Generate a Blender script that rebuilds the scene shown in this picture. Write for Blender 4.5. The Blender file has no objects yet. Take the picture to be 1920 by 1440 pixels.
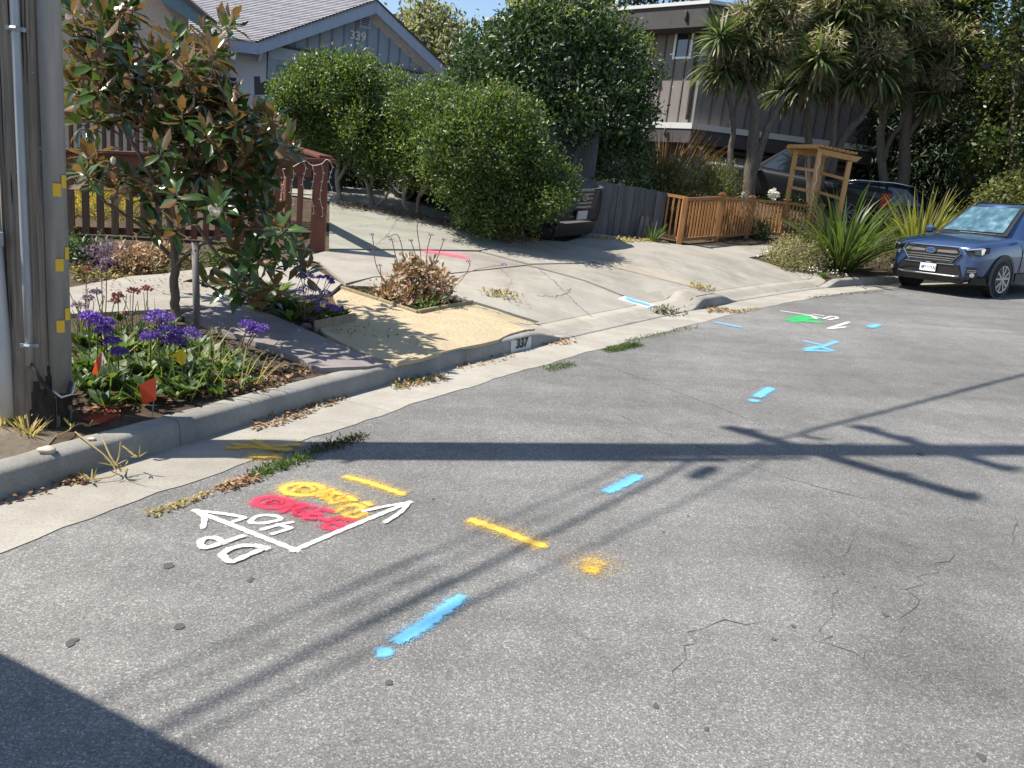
import bpy, bmesh, math, random
import numpy as np
from mathutils import Vector, Matrix, geometry
rnd = random.Random(7)
rng = np.random.default_rng(11)
SC = bpy.context.scene
COL = SC.collection

# ------------------------------------------------------------------ camera
F_PX, PITCH, ROLL, EYE = 1442.0, math.radians(13.4), math.radians(6.1), 1.6      # focal length in pixels of the 1920 px photograph
_R0 = np.array([1.0, 0, 0]); FWD = np.array([0, math.cos(PITCH), -math.sin(PITCH)]); _U0 = np.array([0, math.sin(PITCH), math.cos(PITCH)])
UP = _U0 * math.cos(ROLL) - _R0 * math.sin(ROLL); RT = _R0 * math.cos(ROLL) + _U0 * math.sin(ROLL); CAM = np.array([0, 0, EYE])
cam = bpy.data.cameras.new('camera'); camo = bpy.data.objects.new('camera', cam); COL.objects.link(camo)
cam.sensor_width = 36; cam.lens = 36 * F_PX / 1920; cam.clip_end = 2000; cam.clip_start = 0.05
M4 = Matrix.Identity(4)
for i in range(3):
    M4[i][0], M4[i][1], M4[i][2], M4[i][3] = RT[i], UP[i], -FWD[i], CAM[i]
camo.matrix_world = M4
SC.camera = camo

# ------------------------------------------------------------------ light
SUN_EL = math.radians(54); SUN_DIR = np.array([0.99, 0.165])          # horizontal direction the light travels in
SUN_DIR = SUN_DIR / np.hypot(*SUN_DIR)
TRAVEL = np.array([SUN_DIR[0] * math.cos(SUN_EL), SUN_DIR[1] * math.cos(SUN_EL), -math.sin(SUN_EL)])
world = bpy.data.worlds.new('World'); SC.world = world; world.use_nodes = True
wn = world.node_tree.nodes; wl = world.node_tree.links; wn.clear()
sky = wn.new('ShaderNodeTexSky'); sky.sky_type = 'NISHITA'; sky.sun_disc = False
sky.sun_elevation = SUN_EL; sky.sun_rotation = math.atan2(-SUN_DIR[0], -SUN_DIR[1])
sky.air_density = 1.0; sky.dust_density = 0.6; sky.ozone_density = 1.2
bg = wn.new('ShaderNodeBackground'); bg.inputs[1].default_value = 0.104
wo = wn.new('ShaderNodeOutputWorld'); wl.new(sky.outputs[0], bg.inputs[0]); wl.new(bg.outputs[0], wo.inputs[0])
sl = bpy.data.lights.new('sun', 'SUN'); sl.energy = 4.8; sl.angle = math.radians(0.6); sl.color = (1.0, 0.94, 0.85)
so = bpy.data.objects.new('sun', sl); COL.objects.link(so)
so.rotation_euler = Vector(TRAVEL).to_track_quat('-Z', 'Y').to_euler()
SC.view_settings.view_transform = 'Standard'; SC.view_settings.look = 'None'; SC.view_settings.exposure = 0.86; SC.view_settings.gamma = 1
SC.view_settings.use_curve_mapping = False
SC.cycles.max_bounces = 8; SC.cycles.transparent_max_bounces = 24; SC.cycles.diffuse_bounces = 3

# ------------------------------------------------------------------ rays and ground
def ray(px, py): return FWD + RT * ((px - 960) / F_PX) + UP * ((720 - py) / F_PX)
def at(px, py, D):
    d = ray(px, py); return CAM + d * (D / d[1])
PA, PB = 0.0525, 0.0173                                              # the street climbs: z = PA x + PB y
def rz(x, y): return PA * x + PB * y
def Rd(px, py, h=0.0):
    d = ray(px, py); t = -(EYE - h) / (d[2] - PA * d[0] - PB * d[1]); return CAM + d * t
def catmull(P, n=20):
    P = np.array(P, float); P = np.vstack([2 * P[0] - P[1], P, 2 * P[-1] - P[-2]]); out = []
    for i in range(1, len(P) - 2):
        for t in np.linspace(0, 1, n, endpoint=False):
            a, b, c, d = P[i - 1:i + 3]
            out.append(.5 * (2 * b + (c - a) * t + (2 * a - 5 * b + 4 * c - d) * t * t + (3 * b - a - 3 * c + d) * t ** 3))
    return np.array(out + [P[-2]])
def resample(P, step):
    P = np.array(P, float); L = np.r_[0, np.cumsum(np.linalg.norm(np.diff(P, axis=0), axis=1))]
    n = max(2, int(round(L[-1] / step)) + 1); t = np.linspace(0, L[-1], n)
    return np.stack([np.interp(t, L, P[:, k]) for k in range(P.shape[1])], 1)
KP = [(-16, -24), (-10, -12), (-4.6, -1), (-3.5, 1.2), (-2.39, 3.41), (-2.07, 4.02), (-1.6, 4.95), (-.84, 6.25), (.15, 7.75), (.62, 8.45), (2.52, 11.1), (3.48, 12.35), (5.73, 14.9), (8.05, 16.75), (12, 18.6), (18, 20), (30, 21), (60, 22)]
KQ = resample(catmull(KP), 0.08)
for _ in range(150):
    KQ[1:-1] = .25 * KQ[:-2] + .5 * KQ[1:-1] + .25 * KQ[2:]
KS = np.r_[0, np.cumsum(np.hypot(*np.diff(KQ, axis=0).T))]
_i0 = np.argmin(np.hypot(KQ[:, 0] + 4.6, KQ[:, 1] + 1)); KS = KS - KS[_i0]
KT = np.gradient(KQ, axis=0); KT /= np.hypot(KT[:, 0], KT[:, 1])[:, None]; KN = np.stack([-KT[:, 1], KT[:, 0]], 1)
def sd(x, y):
    p = np.stack([np.atleast_1d(x), np.atleast_1d(y)], 1).astype(float); S = np.empty(len(p)); Dd = np.empty(len(p))
    for a in range(0, len(p), 4000):
        q = p[a:a + 4000]; i = np.argmin((q[:, :1] - KQ[:, 0]) ** 2 + (q[:, 1:] - KQ[:, 1]) ** 2, axis=1); v = q - KQ[i]
        S[a:a + 4000] = KS[i] + (v * KT[i]).sum(1); Dd[a:a + 4000] = (v * KN[i]).sum(1)
    return S, Dd
def sxy(s, d):
    return np.array([np.interp(s, KS, KQ[:, 0]) + d * np.interp(s, KS, KN[:, 0]), np.interp(s, KS, KQ[:, 1]) + d * np.interp(s, KS, KN[:, 1])])
def sst(a, b, x):
    t = np.clip((x - a) / (b - a), 0, 1); return t * t * (3 - 2 * t)
def kfac(s):                                                          # 1 along the full kerb, 0 across the two driveway openings
    return 1 - sst(9.98, 10.75, s) * (1 - sst(13.95, 14.35, s)) - sst(14.9, 15.6, s) * (1 - sst(19.1, 19.75, s))
KH = 0.155
def lotg(s, d):
    m = np.interp(s, [0, 6, 8, 10.3, 13, 15.3, 17.5, 22], [.06, .07, .08, .118, .152, .175, .2, .2])
    k = kfac(s); base = k * (KH - .02) + (1 - k) * (-.008 + .135 * sst(0.15, 1.5, d))
    return base + m * np.minimum(np.maximum(d, 0), 7) + .1 * np.clip(d - 7, 0, 30)
def lz(x, y):
    s, d = sd(x, y); r = rz(np.atleast_1d(x), np.atleast_1d(y)) + lotg(s, d)
    return r if np.ndim(x) else float(r[0])
def G(px, py):                                                        # where a sight line meets the lots behind the kerb
    d = ray(px, py); t0, t1 = 2.5, 60.0
    for step in (.8, .08, .008):
        ts = np.arange(t0, t1 + step, step); P = CAM + d * ts[:, None]; below = P[:, 2] < lz(P[:, 0], P[:, 1]); i = int(np.argmax(below)); t1 = ts[i]; t0 = max(2.5, t1 - step)
    return P[i]
def drop(p, off=0.0): return np.array([p[0], p[1], lz(p[0], p[1]) + off])

# ------------------------------------------------------------------ objects
ORG = {}
def thing(name, label, cat, loc, group=None):
    o = bpy.data.objects.new(name, None); COL.objects.link(o); o.empty_display_size = .1
    o.location = Vector([float(c) for c in loc]); ORG[o] = np.array([float(c) for c in loc])
    o['label'] = label; o['category'] = cat
    if group: o['group'] = group
    return o
def tag(o, label=None, cat=None, group=None, kind=None):
    if label: o['label'] = label
    if cat: o['category'] = cat
    if group: o['group'] = group
    if kind: o['kind'] = kind
    return o
def link(name, me, m, parent=None, smooth=False):
    if m is not None and not me.materials: me.materials.append(m)
    if smooth: me.shade_smooth()
    o = bpy.data.objects.new(name, me); COL.objects.link(o)
    if parent is not None: o.parent = parent
    return o
def npmesh(name, v, f):
    v = np.asarray(v, np.float32); f = np.asarray(f, np.int32); k = f.shape[1]
    me = bpy.data.meshes.new(name); me.vertices.add(len(v)); me.vertices.foreach_set('co', v.ravel())
    me.loops.add(f.size); me.loops.foreach_set('vertex_index', f.ravel()); me.polygons.add(len(f))
    me.polygons.foreach_set('loop_start', np.arange(0, f.size, k, dtype=np.int32)); me.polygons.foreach_set('loop_total', np.full(len(f), k, np.int32))
    me.update(calc_edges=True); return me
def org(parent):
    o = np.zeros(3)
    while parent is not None:
        o = o + ORG.get(parent, 0); parent = parent.parent
    return o
def npobj(name, v, f, m, parent=None, smooth=False, local=False):
    v = np.asarray(v, float)
    if parent is not None and not local: v = v - org(parent)
    return link(name, npmesh(name, v, f), m, parent, smooth)
def unit(v):
    v = np.asarray(v, float); return v / (np.linalg.norm(v) + 1e-12)
class MB:
    def __init__(s): s.v = []; s.f = []
    def add(s, vs, fs):
        n = len(s.v); s.v += [tuple(map(float, q)) for q in vs]; s.f += [tuple(int(i) + n for i in f) for f in fs]; return s
    def quad(s, *p): return s.add(p, [tuple(range(len(p)))])
    def box(s, c, size, ax=None):
        c = np.array(c, float); h = np.array(size, float) / 2; A = np.eye(3) if ax is None else np.array(ax, float)
        vs = [c + A[0] * h[0] * i + A[1] * h[1] * j + A[2] * h[2] * k for i in (-1, 1) for j in (-1, 1) for k in (-1, 1)]
        fs = [(0, 1, 3, 2), (4, 6, 7, 5), (0, 4, 5, 1), (2, 3, 7, 6), (0, 2, 6, 4), (1, 5, 7, 3)]
        if np.linalg.det(A) < 0: fs = [f[::-1] for f in fs]
        return s.add(vs, fs)
    def bar(s, p, q, w, h, up=(0, 0, 1)):                             # rectangular bar from p to q, w across, h along up
        p = np.array(p, float); q = np.array(q, float); x = unit(q - p); y = unit(np.cross(up, x)); z = np.cross(x, y)
        return s.box((p + q) / 2, (np.linalg.norm(q - p), w, h), (x, y, z))
    def tube(s, pts, rad, n=8, cap=True):
        P = np.array(pts, float); k = len(P); r = np.full(k, rad, float) if np.isscalar(rad) else np.array(rad, float)
        T = np.gradient(P, axis=0); T /= np.linalg.norm(T, axis=1)[:, None] + 1e-12
        a = np.array([0, 0, 1.0]) if abs(T[0][2]) < .9 else np.array([1.0, 0, 0]); u = unit(np.cross(T[0], a)); vs = []
        for i in range(k):
            u = unit(u - T[i] * (u @ T[i])); w = np.cross(T[i], u)
            for j in range(n):
                th = 2 * math.pi * j / n; vs.append(P[i] + r[i] * (u * math.cos(th) + w * math.sin(th)))
        fs = [(i * n + j, i * n + (j + 1) % n, (i + 1) * n + (j + 1) % n, (i + 1) * n + j) for i in range(k - 1) for j in range(n)]
        if cap: fs += [tuple(range(n))[::-1], tuple(range((k - 1) * n, k * n))]
        return s.add(vs, fs)
    def prism(s, poly, n, th):                                        # planar 3-D polygon given front edge, thickened by th against n
        P = np.array(poly, float); n = unit(n); k = len(P); ar = np.zeros(3)
        for i in range(k): ar += np.cross(P[i] - P[0], P[(i + 1) % k] - P[0])
        if ar @ n < 0: P = P[::-1]
        vs = list(P) + list(P - n * th)
        fs = [tuple(range(k)), tuple(range(2 * k - 1, k - 1, -1))] + [(i, k + i, k + (i + 1) % k, (i + 1) % k) for i in range(k)]
        return s.add(vs, fs)
    def build(s, name, m, parent=None, smooth=False, local=False, bevel=0):
        vs = s.v
        if parent is not None and not local:
            o = org(parent); vs = [(a - o[0], b - o[1], c - o[2]) for a, b, c in vs]
        me = bpy.data.meshes.new(name); me.from_pydata(vs, [], s.f); me.update()
        o = link(name, me, m, parent, smooth)
        if bevel:
            b = o.modifiers.new('bevel', 'BEVEL'); b.width = bevel; b.segments = 1; b.limit_method = 'ANGLE'
        return o

# ------------------------------------------------------------------ materials
def srgb(r, g, b): return tuple(((c / 255) / 12.92 if c / 255 < .04045 else ((c / 255 + .055) / 1.055) ** 2.4) for c in (r, g, b))
class NT:
    def __init__(s, name):
        s.m = bpy.data.materials.new(name); s.m.use_nodes = True; s.n = s.m.node_tree.nodes; s.l = s.m.node_tree.links
        s.b = s.n['Principled BSDF']; s.out = s.n['Material Output']; s._p = None
    def node(s, t, **kw):
        n = s.n.new(t)
        for k, v in kw.items(): setattr(n, k, v)
        return n
    def put(s, sock, v):
        if hasattr(v, 'is_linked') or isinstance(v, bpy.types.NodeSocket): s.l.new(v, sock)
        elif isinstance(v, (tuple, list)) and sock.type == 'RGBA' and len(v) == 3: sock.default_value = (*v, 1)
        elif sock.type == 'RGBA' and not isinstance(v, (tuple, list)): sock.default_value = (v, v, v, 1)
        else: sock.default_value = v
    def pos(s, sc=(1, 1, 1), obj=False):
        if obj:
            t = s.node('ShaderNodeTexCoord').outputs['Object']
        else: t = s.node('ShaderNodeNewGeometry').outputs['Position']
        mp = s.node('ShaderNodeMapping'); mp.inputs['Scale'].default_value = sc; s.l.new(t, mp.inputs[0]); return mp.outputs[0]
    def noise(s, vec, scale, detail=4, rough=.55, dist=0):
        n = s.node('ShaderNodeTexNoise'); n.inputs['Scale'].default_value = scale; n.inputs['Detail'].default_value = detail
        n.inputs['Roughness'].default_value = rough; n.inputs['Distortion'].default_value = dist; s.l.new(vec, n.inputs['Vector']); return n.outputs['Fac']
    def voro(s, vec, scale, feat='F1', out='Color', rnd_=1):
        n = s.node('ShaderNodeTexVoronoi', feature=feat); n.inputs['Scale'].default_value = scale; n.inputs['Randomness'].default_value = rnd_; s.l.new(vec, n.inputs['Vector']); return n.outputs[out]
    def ramp(s, fac, stops, interp='LINEAR'):
        r = s.node('ShaderNodeValToRGB'); cr = r.color_ramp; cr.interpolation = interp
        while len(cr.elements) < len(stops): cr.elements.new(.5)
        for e, (p, c) in zip(cr.elements, stops):
            e.position = p; e.color = (*c, 1) if isinstance(c, tuple) else (c, c, c, 1)
        s.l.new(fac, r.inputs[0]); return r.outputs[0]
    def mix(s, fac, a, b, mode='MIX'):
        n = s.node('ShaderNodeMix', data_type='RGBA', blend_type=mode); s.put(n.inputs[0], fac); s.put(n.inputs[6], a); s.put(n.inputs[7], b); return n.outputs[2]
    def math(s, op, a, b=0.0, c=None):
        n = s.node('ShaderNodeMath', operation=op); s.put(n.inputs[0], a); s.put(n.inputs[1], b)
        if c is not None: s.put(n.inputs[2], c)
        return n.outputs[0]
    def island(s): return s.node('ShaderNodeNewGeometry').outputs['Random Per Island']
    def objrand(s): return s.node('ShaderNodeObjectInfo').outputs['Random']
    def bump(s, h, dist=.01, strength=1.0):
        b = s.node('ShaderNodeBump'); b.inputs['Distance'].default_value = dist; b.inputs['Strength'].default_value = strength
        s.l.new(h, b.inputs['Height']); s.l.new(b.outputs[0], s.b.inputs['Normal'])
    def base(s, c): s.put(s.b.inputs['Base Color'], c)
    def rough(s, r): s.put(s.b.inputs['Roughness'], r)
    def spec(s, v): s.b.inputs['Specular IOR Level'].default_value = v
def simple(name, c1, c2=None, scale=4, rough=.7, bump=0, stretch=(1, 1, 1), rand=0, metal=0, spec=.5, obj=False, coat=0, detail=5):
    t = NT(name); v = t.pos(stretch, obj); n = t.noise(v, scale, detail, .6); c = t.ramp(n, [(.3, c1), (.7, c2 or c1)])
    if rand:
        r = t.math('MULTIPLY_ADD', t.objrand(), rand, 1 - rand / 2); r2 = t.math('MULTIPLY_ADD', t.island(), rand * .6, 1 - rand * .3)
        c = t.mix(1.0, c, t.math('MULTIPLY', r, r2), 'MULTIPLY')
    t.base(c); t.rough(rough); t.b.inputs['Metallic'].default_value = metal; t.spec(spec); t.b.inputs['Coat Weight'].default_value = coat; t.b.inputs['Coat Roughness'].default_value = .04
    if bump: t.bump(n, bump)
    return t.m
def wood(name, c1, c2, grain=(14, 14, .7), rough=.75, rand=.35, bump=.002, dark=None, spec=.35):
    t = NT(name); v = t.pos(grain); n = t.noise(v, 3.0, 6, .65, .4); n2 = t.noise(t.pos((1, 1, 1)), 1.3, 3)
    c = t.ramp(n, [(.28, c1), (.72, c2)])
    if dark: c = t.mix(t.ramp(n2, [(.5, 0.0), (.75, .6)]), c, dark)
    r = t.math('MULTIPLY_ADD', t.objrand(), rand, 1 - rand / 2); c = t.mix(1.0, c, r, 'MULTIPLY')
    t.base(c); t.rough(rough); t.spec(spec); t.bump(n, bump); return t.m
def leafmat(name, cols, under=None, rough=.42, trans=.3, spec=.5, tcol=None, glow=1.5):
    t = NT(name); r = t.island(); stops = [(i / (len(cols) - 1), c) for i, c in enumerate(cols)]
    c = t.ramp(r, stops)
    big = t.noise(t.pos(), 1.6, 2); c = t.mix(1.0, c, t.ramp(big, [(.3, .75), (.7, 1.2)]), 'MULTIPLY')
    if under is not None: c = t.mix(t.node('ShaderNodeNewGeometry').outputs['Backfacing'], c, under)
    t.base(c); t.rough(rough); t.spec(spec)
    if trans:
        tr = t.node('ShaderNodeBsdfTranslucent'); t.put(tr.inputs[0], t.mix(1.0, c, tcol or (1.3 * glow, 1.5 * glow, .6 * glow), 'MULTIPLY')); ms = t.node('ShaderNodeMixShader'); ms.inputs[0].default_value = trans
        t.l.new(t.b.outputs[0], ms.inputs[1]); t.l.new(tr.outputs[0], ms.inputs[2]); t.l.new(ms.outputs[0], t.out.inputs[0])
    return t.m
def plain(name, c, rough=.5, metal=0, spec=.5, coat=0):
    t = NT(name); t.base(c); t.rough(rough); t.b.inputs['Metallic'].default_value = metal; t.spec(spec); t.b.inputs['Coat Weight'].default_value = coat; t.b.inputs['Coat Roughness'].default_value = .03; return t.m
def glassy(name, c, rough=.06):
    t = NT(name); t.base(c); t.rough(rough); t.spec(.9); t.b.inputs['Coat Weight'].default_value = .6; return t.m
# ------------------------------------------------------------------ ground materials
def asphalt():
    t = NT('asphalt'); p = t.pos()
    cell = t.voro(p, 185); sep = t.node('ShaderNodeSeparateColor'); t.l.new(cell, sep.inputs[0]); rr = sep.outputs[0]
    c = t.ramp(rr, [(0, (.115, .113, .109)), (.45, (.185, .182, .173)), (.78, (.25, .245, .231)), (.9, (.34, .332, .31)), (1, (.54, .525, .49))])
    cell2 = t.voro(p, 330); s2 = t.node('ShaderNodeSeparateColor'); t.l.new(cell2, s2.inputs[0])
    c = t.mix(.36, c, t.ramp(s2.outputs[0], [(0, (.1, .1, .097)), (.7, (.19, .187, .178)), (1, (.48, .465, .43))]))
    big = t.noise(t.pos((.55, .3, 1)), 1.0, 5, .6); c = t.mix(1.0, c, t.ramp(big, [(.32, .70), (.5, .9), (.68, 1.1)]), 'MULTIPLY')
    mp2 = t.node('ShaderNodeMapping'); mp2.inputs['Rotation'].default_value = (0, 0, -.95); mp2.inputs['Scale'].default_value = (.18, 1.9, 1); t.l.new(t.pos(), mp2.inputs[0]); c = t.mix(1.0, c, t.ramp(t.noise(mp2.outputs[0], 1.0, 4, .6), [(.35, .86), (.65, 1.1)]), 'MULTIPLY')
    mott = t.noise(p, 5.5, 5, .7); c = t.mix(1.0, c, t.ramp(mott, [(.3, .86), (.7, 1.12)]), 'MULTIPLY')
    # old darker sealed patch low on the right, with an uneven rim
    pc = Rd(1790, 1210); dv = t.node('ShaderNodeVectorMath', operation='SUBTRACT'); t.l.new(t.pos(), dv.inputs[0]); dv.inputs[1].default_value = tuple(pc)
    mp = t.node('ShaderNodeMapping'); mp.inputs['Scale'].default_value = (1.55, .75, 0); mp.inputs['Rotation'].default_value = (0, 0, -.25); t.l.new(dv.outputs[0], mp.inputs[0])
    ln = t.node('ShaderNodeVectorMath', operation='LENGTH'); t.l.new(mp.outputs[0], ln.inputs[0])
    d = t.math('ADD', ln.outputs['Value'], t.math('MULTIPLY_ADD', t.noise(p, 2.6, 4, .65), 1.5, -.75))
    pf = t.ramp(d, [(.2, .9), (1.0, 0.0)]); c = t.mix(pf, c, t.mix(1.0, c, .66, 'MULTIPLY'))
    st = t.noise(t.pos(), 2.3, 2); c = t.mix(t.ramp(st, [(.70, 0.0), (.78, .4)]), c, (.06, .052, .047))
    t.base(c); t.rough(.82); t.spec(.3); h = t.math('ADD', rr, t.math('MULTIPLY', s2.outputs[0], .5)); t.bump(h, .0035, .8); return t.m
def concrete(name, c1, c2, stain=(.2, .18, .15), sc=1.0, amt=.5, moss=None, sp=.5):
    t = NT(name); p = t.pos(); n = t.noise(p, 2.2 * sc, 6, .65); f = t.noise(p, 90, 3, .7); c = t.ramp(n, [(.3, c1), (.7, c2)])
    c = t.mix(1.0, c, t.ramp(f, [(.25, .8), (.75, 1.14)]), 'MULTIPLY')
    s = t.noise(t.pos((1, 1, 1)), .9, 6, .7); c = t.mix(t.ramp(s, [(.48, 0.0), (.72, amt)]), c, stain)
    cell = t.voro(p, 42, 'F1', 'Distance'); c = t.mix(t.ramp(cell, [(.1, .6 * sp), (.2, 0.0)]), c, (.11, .1, .09))
    if moss: c = t.mix(t.ramp(t.noise(t.pos((1, 2.2, 1)), 2.0, 6, .75), [(.42, 0.0), (.6, .75)]), c, moss)
    mp2 = t.node('ShaderNodeMapping'); mp2.inputs['Rotation'].default_value = (0, 0, .62); mp2.inputs['Scale'].default_value = (.5, 3.2, 1); t.l.new(t.pos(), mp2.inputs[0]); c = t.mix(1.0, c, t.ramp(t.noise(mp2.outputs[0], 1.0, 5, .65), [(.32, .88), (.62, 1.05)]), 'MULTIPLY')
    c = t.mix(1.0, c, t.math('MULTIPLY_ADD', t.objrand(), .16, .92), 'MULTIPLY')
    t.base(c); t.rough(.85); t.spec(.25); t.bump(t.math('ADD', f, n), .002); return t.m
def soilmat(name, c1, c2, sc=14):
    t = NT(name); p = t.pos(); n = t.noise(p, sc, 7, .75); c = t.ramp(n, [(.3, c1), (.68, c2)]); c = t.mix(t.ramp(t.noise(p, 1.4, 3), [(.4, 0.0), (.7, .5)]), c, c1)
    t.base(c); t.rough(.95); t.spec(.1); t.bump(n, .02); return t.m
def sandmat():
    t = NT('decomposed_granite'); p = t.pos(); n = t.noise(p, 260, 3, .8); b = t.noise(p, 3, 5, .65)
    c = t.ramp(n, [(.25, (.44, .345, .205)), (.55, (.64, .53, .35)), (.8, (.76, .66, .48))]); c = t.mix(1.0, c, t.ramp(b, [(.3, .85), (.7, 1.08)]), 'MULTIPLY')
    t.base(c); t.rough(.95); t.spec(.1); t.bump(t.math('ADD', n, t.math('MULTIPLY', t.noise(p, 26, 4), 1.5)), .012); return t.m
M_ASPH = asphalt()
M_GUT = concrete('gutter_concrete', (.29, .27, .23), (.37, .35, .305), (.2, .175, .14), 1.4, .5, sp=1)
M_KERB = concrete('kerb_concrete', (.25, .24, .215), (.33, .315, .28), (.13, .12, .105), 2.2, .75)
M_DRIVE = concrete('driveway_concrete', (.29, .268, .228), (.36, .337, .29), (.2, .18, .145), 1.0, .75)
M_OLD = concrete('old_driveway_concrete', (.23, .2, .19), (.31, .285, .265), (.2, .17, .165), 1.2, .6, moss=(.25, .29, .2))
M_PATH = concrete('path_concrete', (.22, .19, .185), (.29, .255, .24), (.17, .14, .14), 1.5, .5)
M_PATCH = concrete('patched_concrete', (.3, .265, .21), (.36, .32, .26), (.25, .21, .16), 2, .6)
M_SOIL = soilmat('garden_soil', (.045, .033, .024), (.13, .1, .07))
M_DIRT = soilmat('bare_dirt', (.1, .08, .06), (.21, .175, .135), 9)
M_SAND = sandmat()
M_FAR = soilmat('dry_ground', (.08, .075, .05), (.16, .14, .09), 1)

# ------------------------------------------------------------------ ground sheets
def gridsheet(name, xs, ys, zf, m, kind='structure'):
    X, Y = np.meshgrid(xs, ys); Z = zf(X.ravel(), Y.ravel()); v = np.stack([X.ravel(), Y.ravel(), Z], 1); w = len(xs); f = []
    for j in range(len(ys) - 1):
        a = np.arange(w - 1) + j * w; f.append(np.stack([a, a + 1, a + 1 + w, a + w], 1))
    o = npobj(name, v, np.vstack(f), m); o['kind'] = kind; return o
gridsheet('ground', np.linspace(-400, 400, 41), np.linspace(-400, 400, 41), lambda x, y: np.clip(rz(x, y), -3, 6) - 1.2, M_FAR)
gridsheet('road', np.linspace(-30, 62, 24), np.linspace(-30, 60, 24), rz, M_ASPH)
# the sloping lots, laid out along the kerb line
def lot_sheet():
    S = np.r_[np.arange(-18, 3, .6), np.arange(3, 24, .15), np.arange(24, 60, 1.5)]; Dl = np.r_[.16, .3, .5, .75, 1, 1.3, 1.7, 2.2, 2.8, 3.5, 4.5, 5.5, 7, 9, 12, 16, 24, 40]
    v = []; 
    for s in S:
        for d in Dl:
            x, y = sxy(s, d); v.append((x, y, rz(x, y) + float(lotg(np.array(s), np.array(d)))))
    w = len(Dl); f = [(j * w + i, (j + 1) * w + i, (j + 1) * w + i + 1, j * w + i + 1)[::-1] for j in range(len(S) - 1) for i in range(w - 1)]
    o = npobj('garden_soil', v, f, M_SOIL, smooth=True); o['kind'] = 'structure'; return o
lot_sheet()
def strip_along(name, s0, s1, prof, m, step=.12, parent=None, wob=None):
    """sweep a (d, z, follow) profile along the kerb; z is above the road, follow scales with the kerb height"""
    S = np.linspace(s0, s1, max(2, int((s1 - s0) / step) + 1)); v = []
    for s in S:
        k = float(kfac(np.array(s)))
        for d, z, fo in prof:
            dd = d + (wob(s, d) if wob else 0); x, y = sxy(s, dd); v.append((x, y, rz(x, y) + z + fo * k + (rng.normal(0, .0022) if name == 'kerb' and z > 0 else 0)))
    w = len(prof); f = [(j * w + i, j * w + i + 1, (j + 1) * w + i + 1, (j + 1) * w + i) for j in range(len(S) - 1) for i in range(w - 1)]
    return npobj(name, v, f, m, parent)
def wobf(s, d): return (.014 * math.sin(s * 5.1) + .009 * math.sin(s * 11.7 + 1) + .006 * math.sin(s * 27)) if d < -.3 else 0
gut_root = None
cuts = [-16, 1.0, 4.55, 7.3, 10.75, 14.0, 17.1, 20.3, 24, 40]
for a, b in zip(cuts[:-1], cuts[1:]):
    gw = -.5 if a > 4.5 else -.545
    o = strip_along('gutter_slab', a + .0015, b - .0015, [(gw, .004, 0), (gw + .12, .012, 0), (-.1, .010, 0), (.01, .012, 0)], M_GUT, wob=wobf)
    o['kind'] = 'structure'
kc = [-16, 0.4, 3.05, 5.95, 8.9, 10.8, 14.0, 16.1, 19.0, 22, 40]
for a, b in zip(kc[:-1], kc[1:]):
    lip = .022
    o = strip_along('kerb', a + .0015, b - .0015, [(.0, -.02, 0), (.012, lip, KH - lip - .025), (.035, lip + .002, KH - lip), (.15, lip + .004, KH - lip), (.165, lip + .004, KH - lip), (.165, -.1, 0)], M_KERB, step=.06)
    o['kind'] = 'structure'
def drape(name, px, m, off=.02, cell=.25, skirt=.04, xy=False, parent=None, kind='structure', jit=0):
    pts = np.array(px if xy else [q[1:] if q[0] == 'xy' else G(*q)[:2] for q in px]); dense = []
    for a, b in zip(pts, np.roll(pts, -1, 0)):
        n = max(1, int(np.linalg.norm(b - a) / cell))
        for i in range(n):
            q = a + (b - a) * i / n
            if jit: q = q + rng.normal(0, jit, 2)
            dense.append(q)
    k = len(dense); P = np.array(dense); lo, hi = P.min(0), P.max(0); inner = []
    def inside(q):
        c = False
        for i in range(k):
            a, b = P[i], P[i - 1]
            if (a[1] > q[1]) != (b[1] > q[1]) and q[0] < (b[0] - a[0]) * (q[1] - a[1]) / (b[1] - a[1]) + a[0]: c = not c
        return c
    for x in np.arange(lo[0], hi[0], cell):
        for y in np.arange(lo[1], hi[1], cell):
            q = np.array([x, y])
            if inside(q) and np.min(((P - q) ** 2).sum(1)) > (cell * .45) ** 2: inner.append(q)
    allp = [Vector((float(a), float(b))) for a, b in dense] + [Vector((float(a), float(b))) for a, b in inner]
    r = geometry.delaunay_2d_cdt(allp, [(i, (i + 1) % k) for i in range(k)], [], 1, 1e-5)
    vv = np.array([(q.x, q.y) for q in r[0]]); z = lz(vv[:, 0], vv[:, 1]) + off; mb = MB(); mb.add(np.c_[vv, z], r[2])
    mb.f = [f if np.cross(vv[f[1]] - vv[f[0]], vv[f[2]] - vv[f[0]]) > 0 else f[::-1] for f in mb.f]
    if skirt:
        zz = lz(P[:, 0], P[:, 1]) + off; n0 = len(mb.v); mb.v += [(P[i][0], P[i][1], zz[i]) for i in range(k)] + [(P[i][0], P[i][1], zz[i] - skirt) for i in range(k)]
        mb.f += [(n0 + i, n0 + (i + 1) % k, n0 + k + (i + 1) % k, n0 + k + i) for i in range(k)]
    o = mb.build(name, m, parent)
    if kind: o['kind'] = kind
    return o
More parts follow.
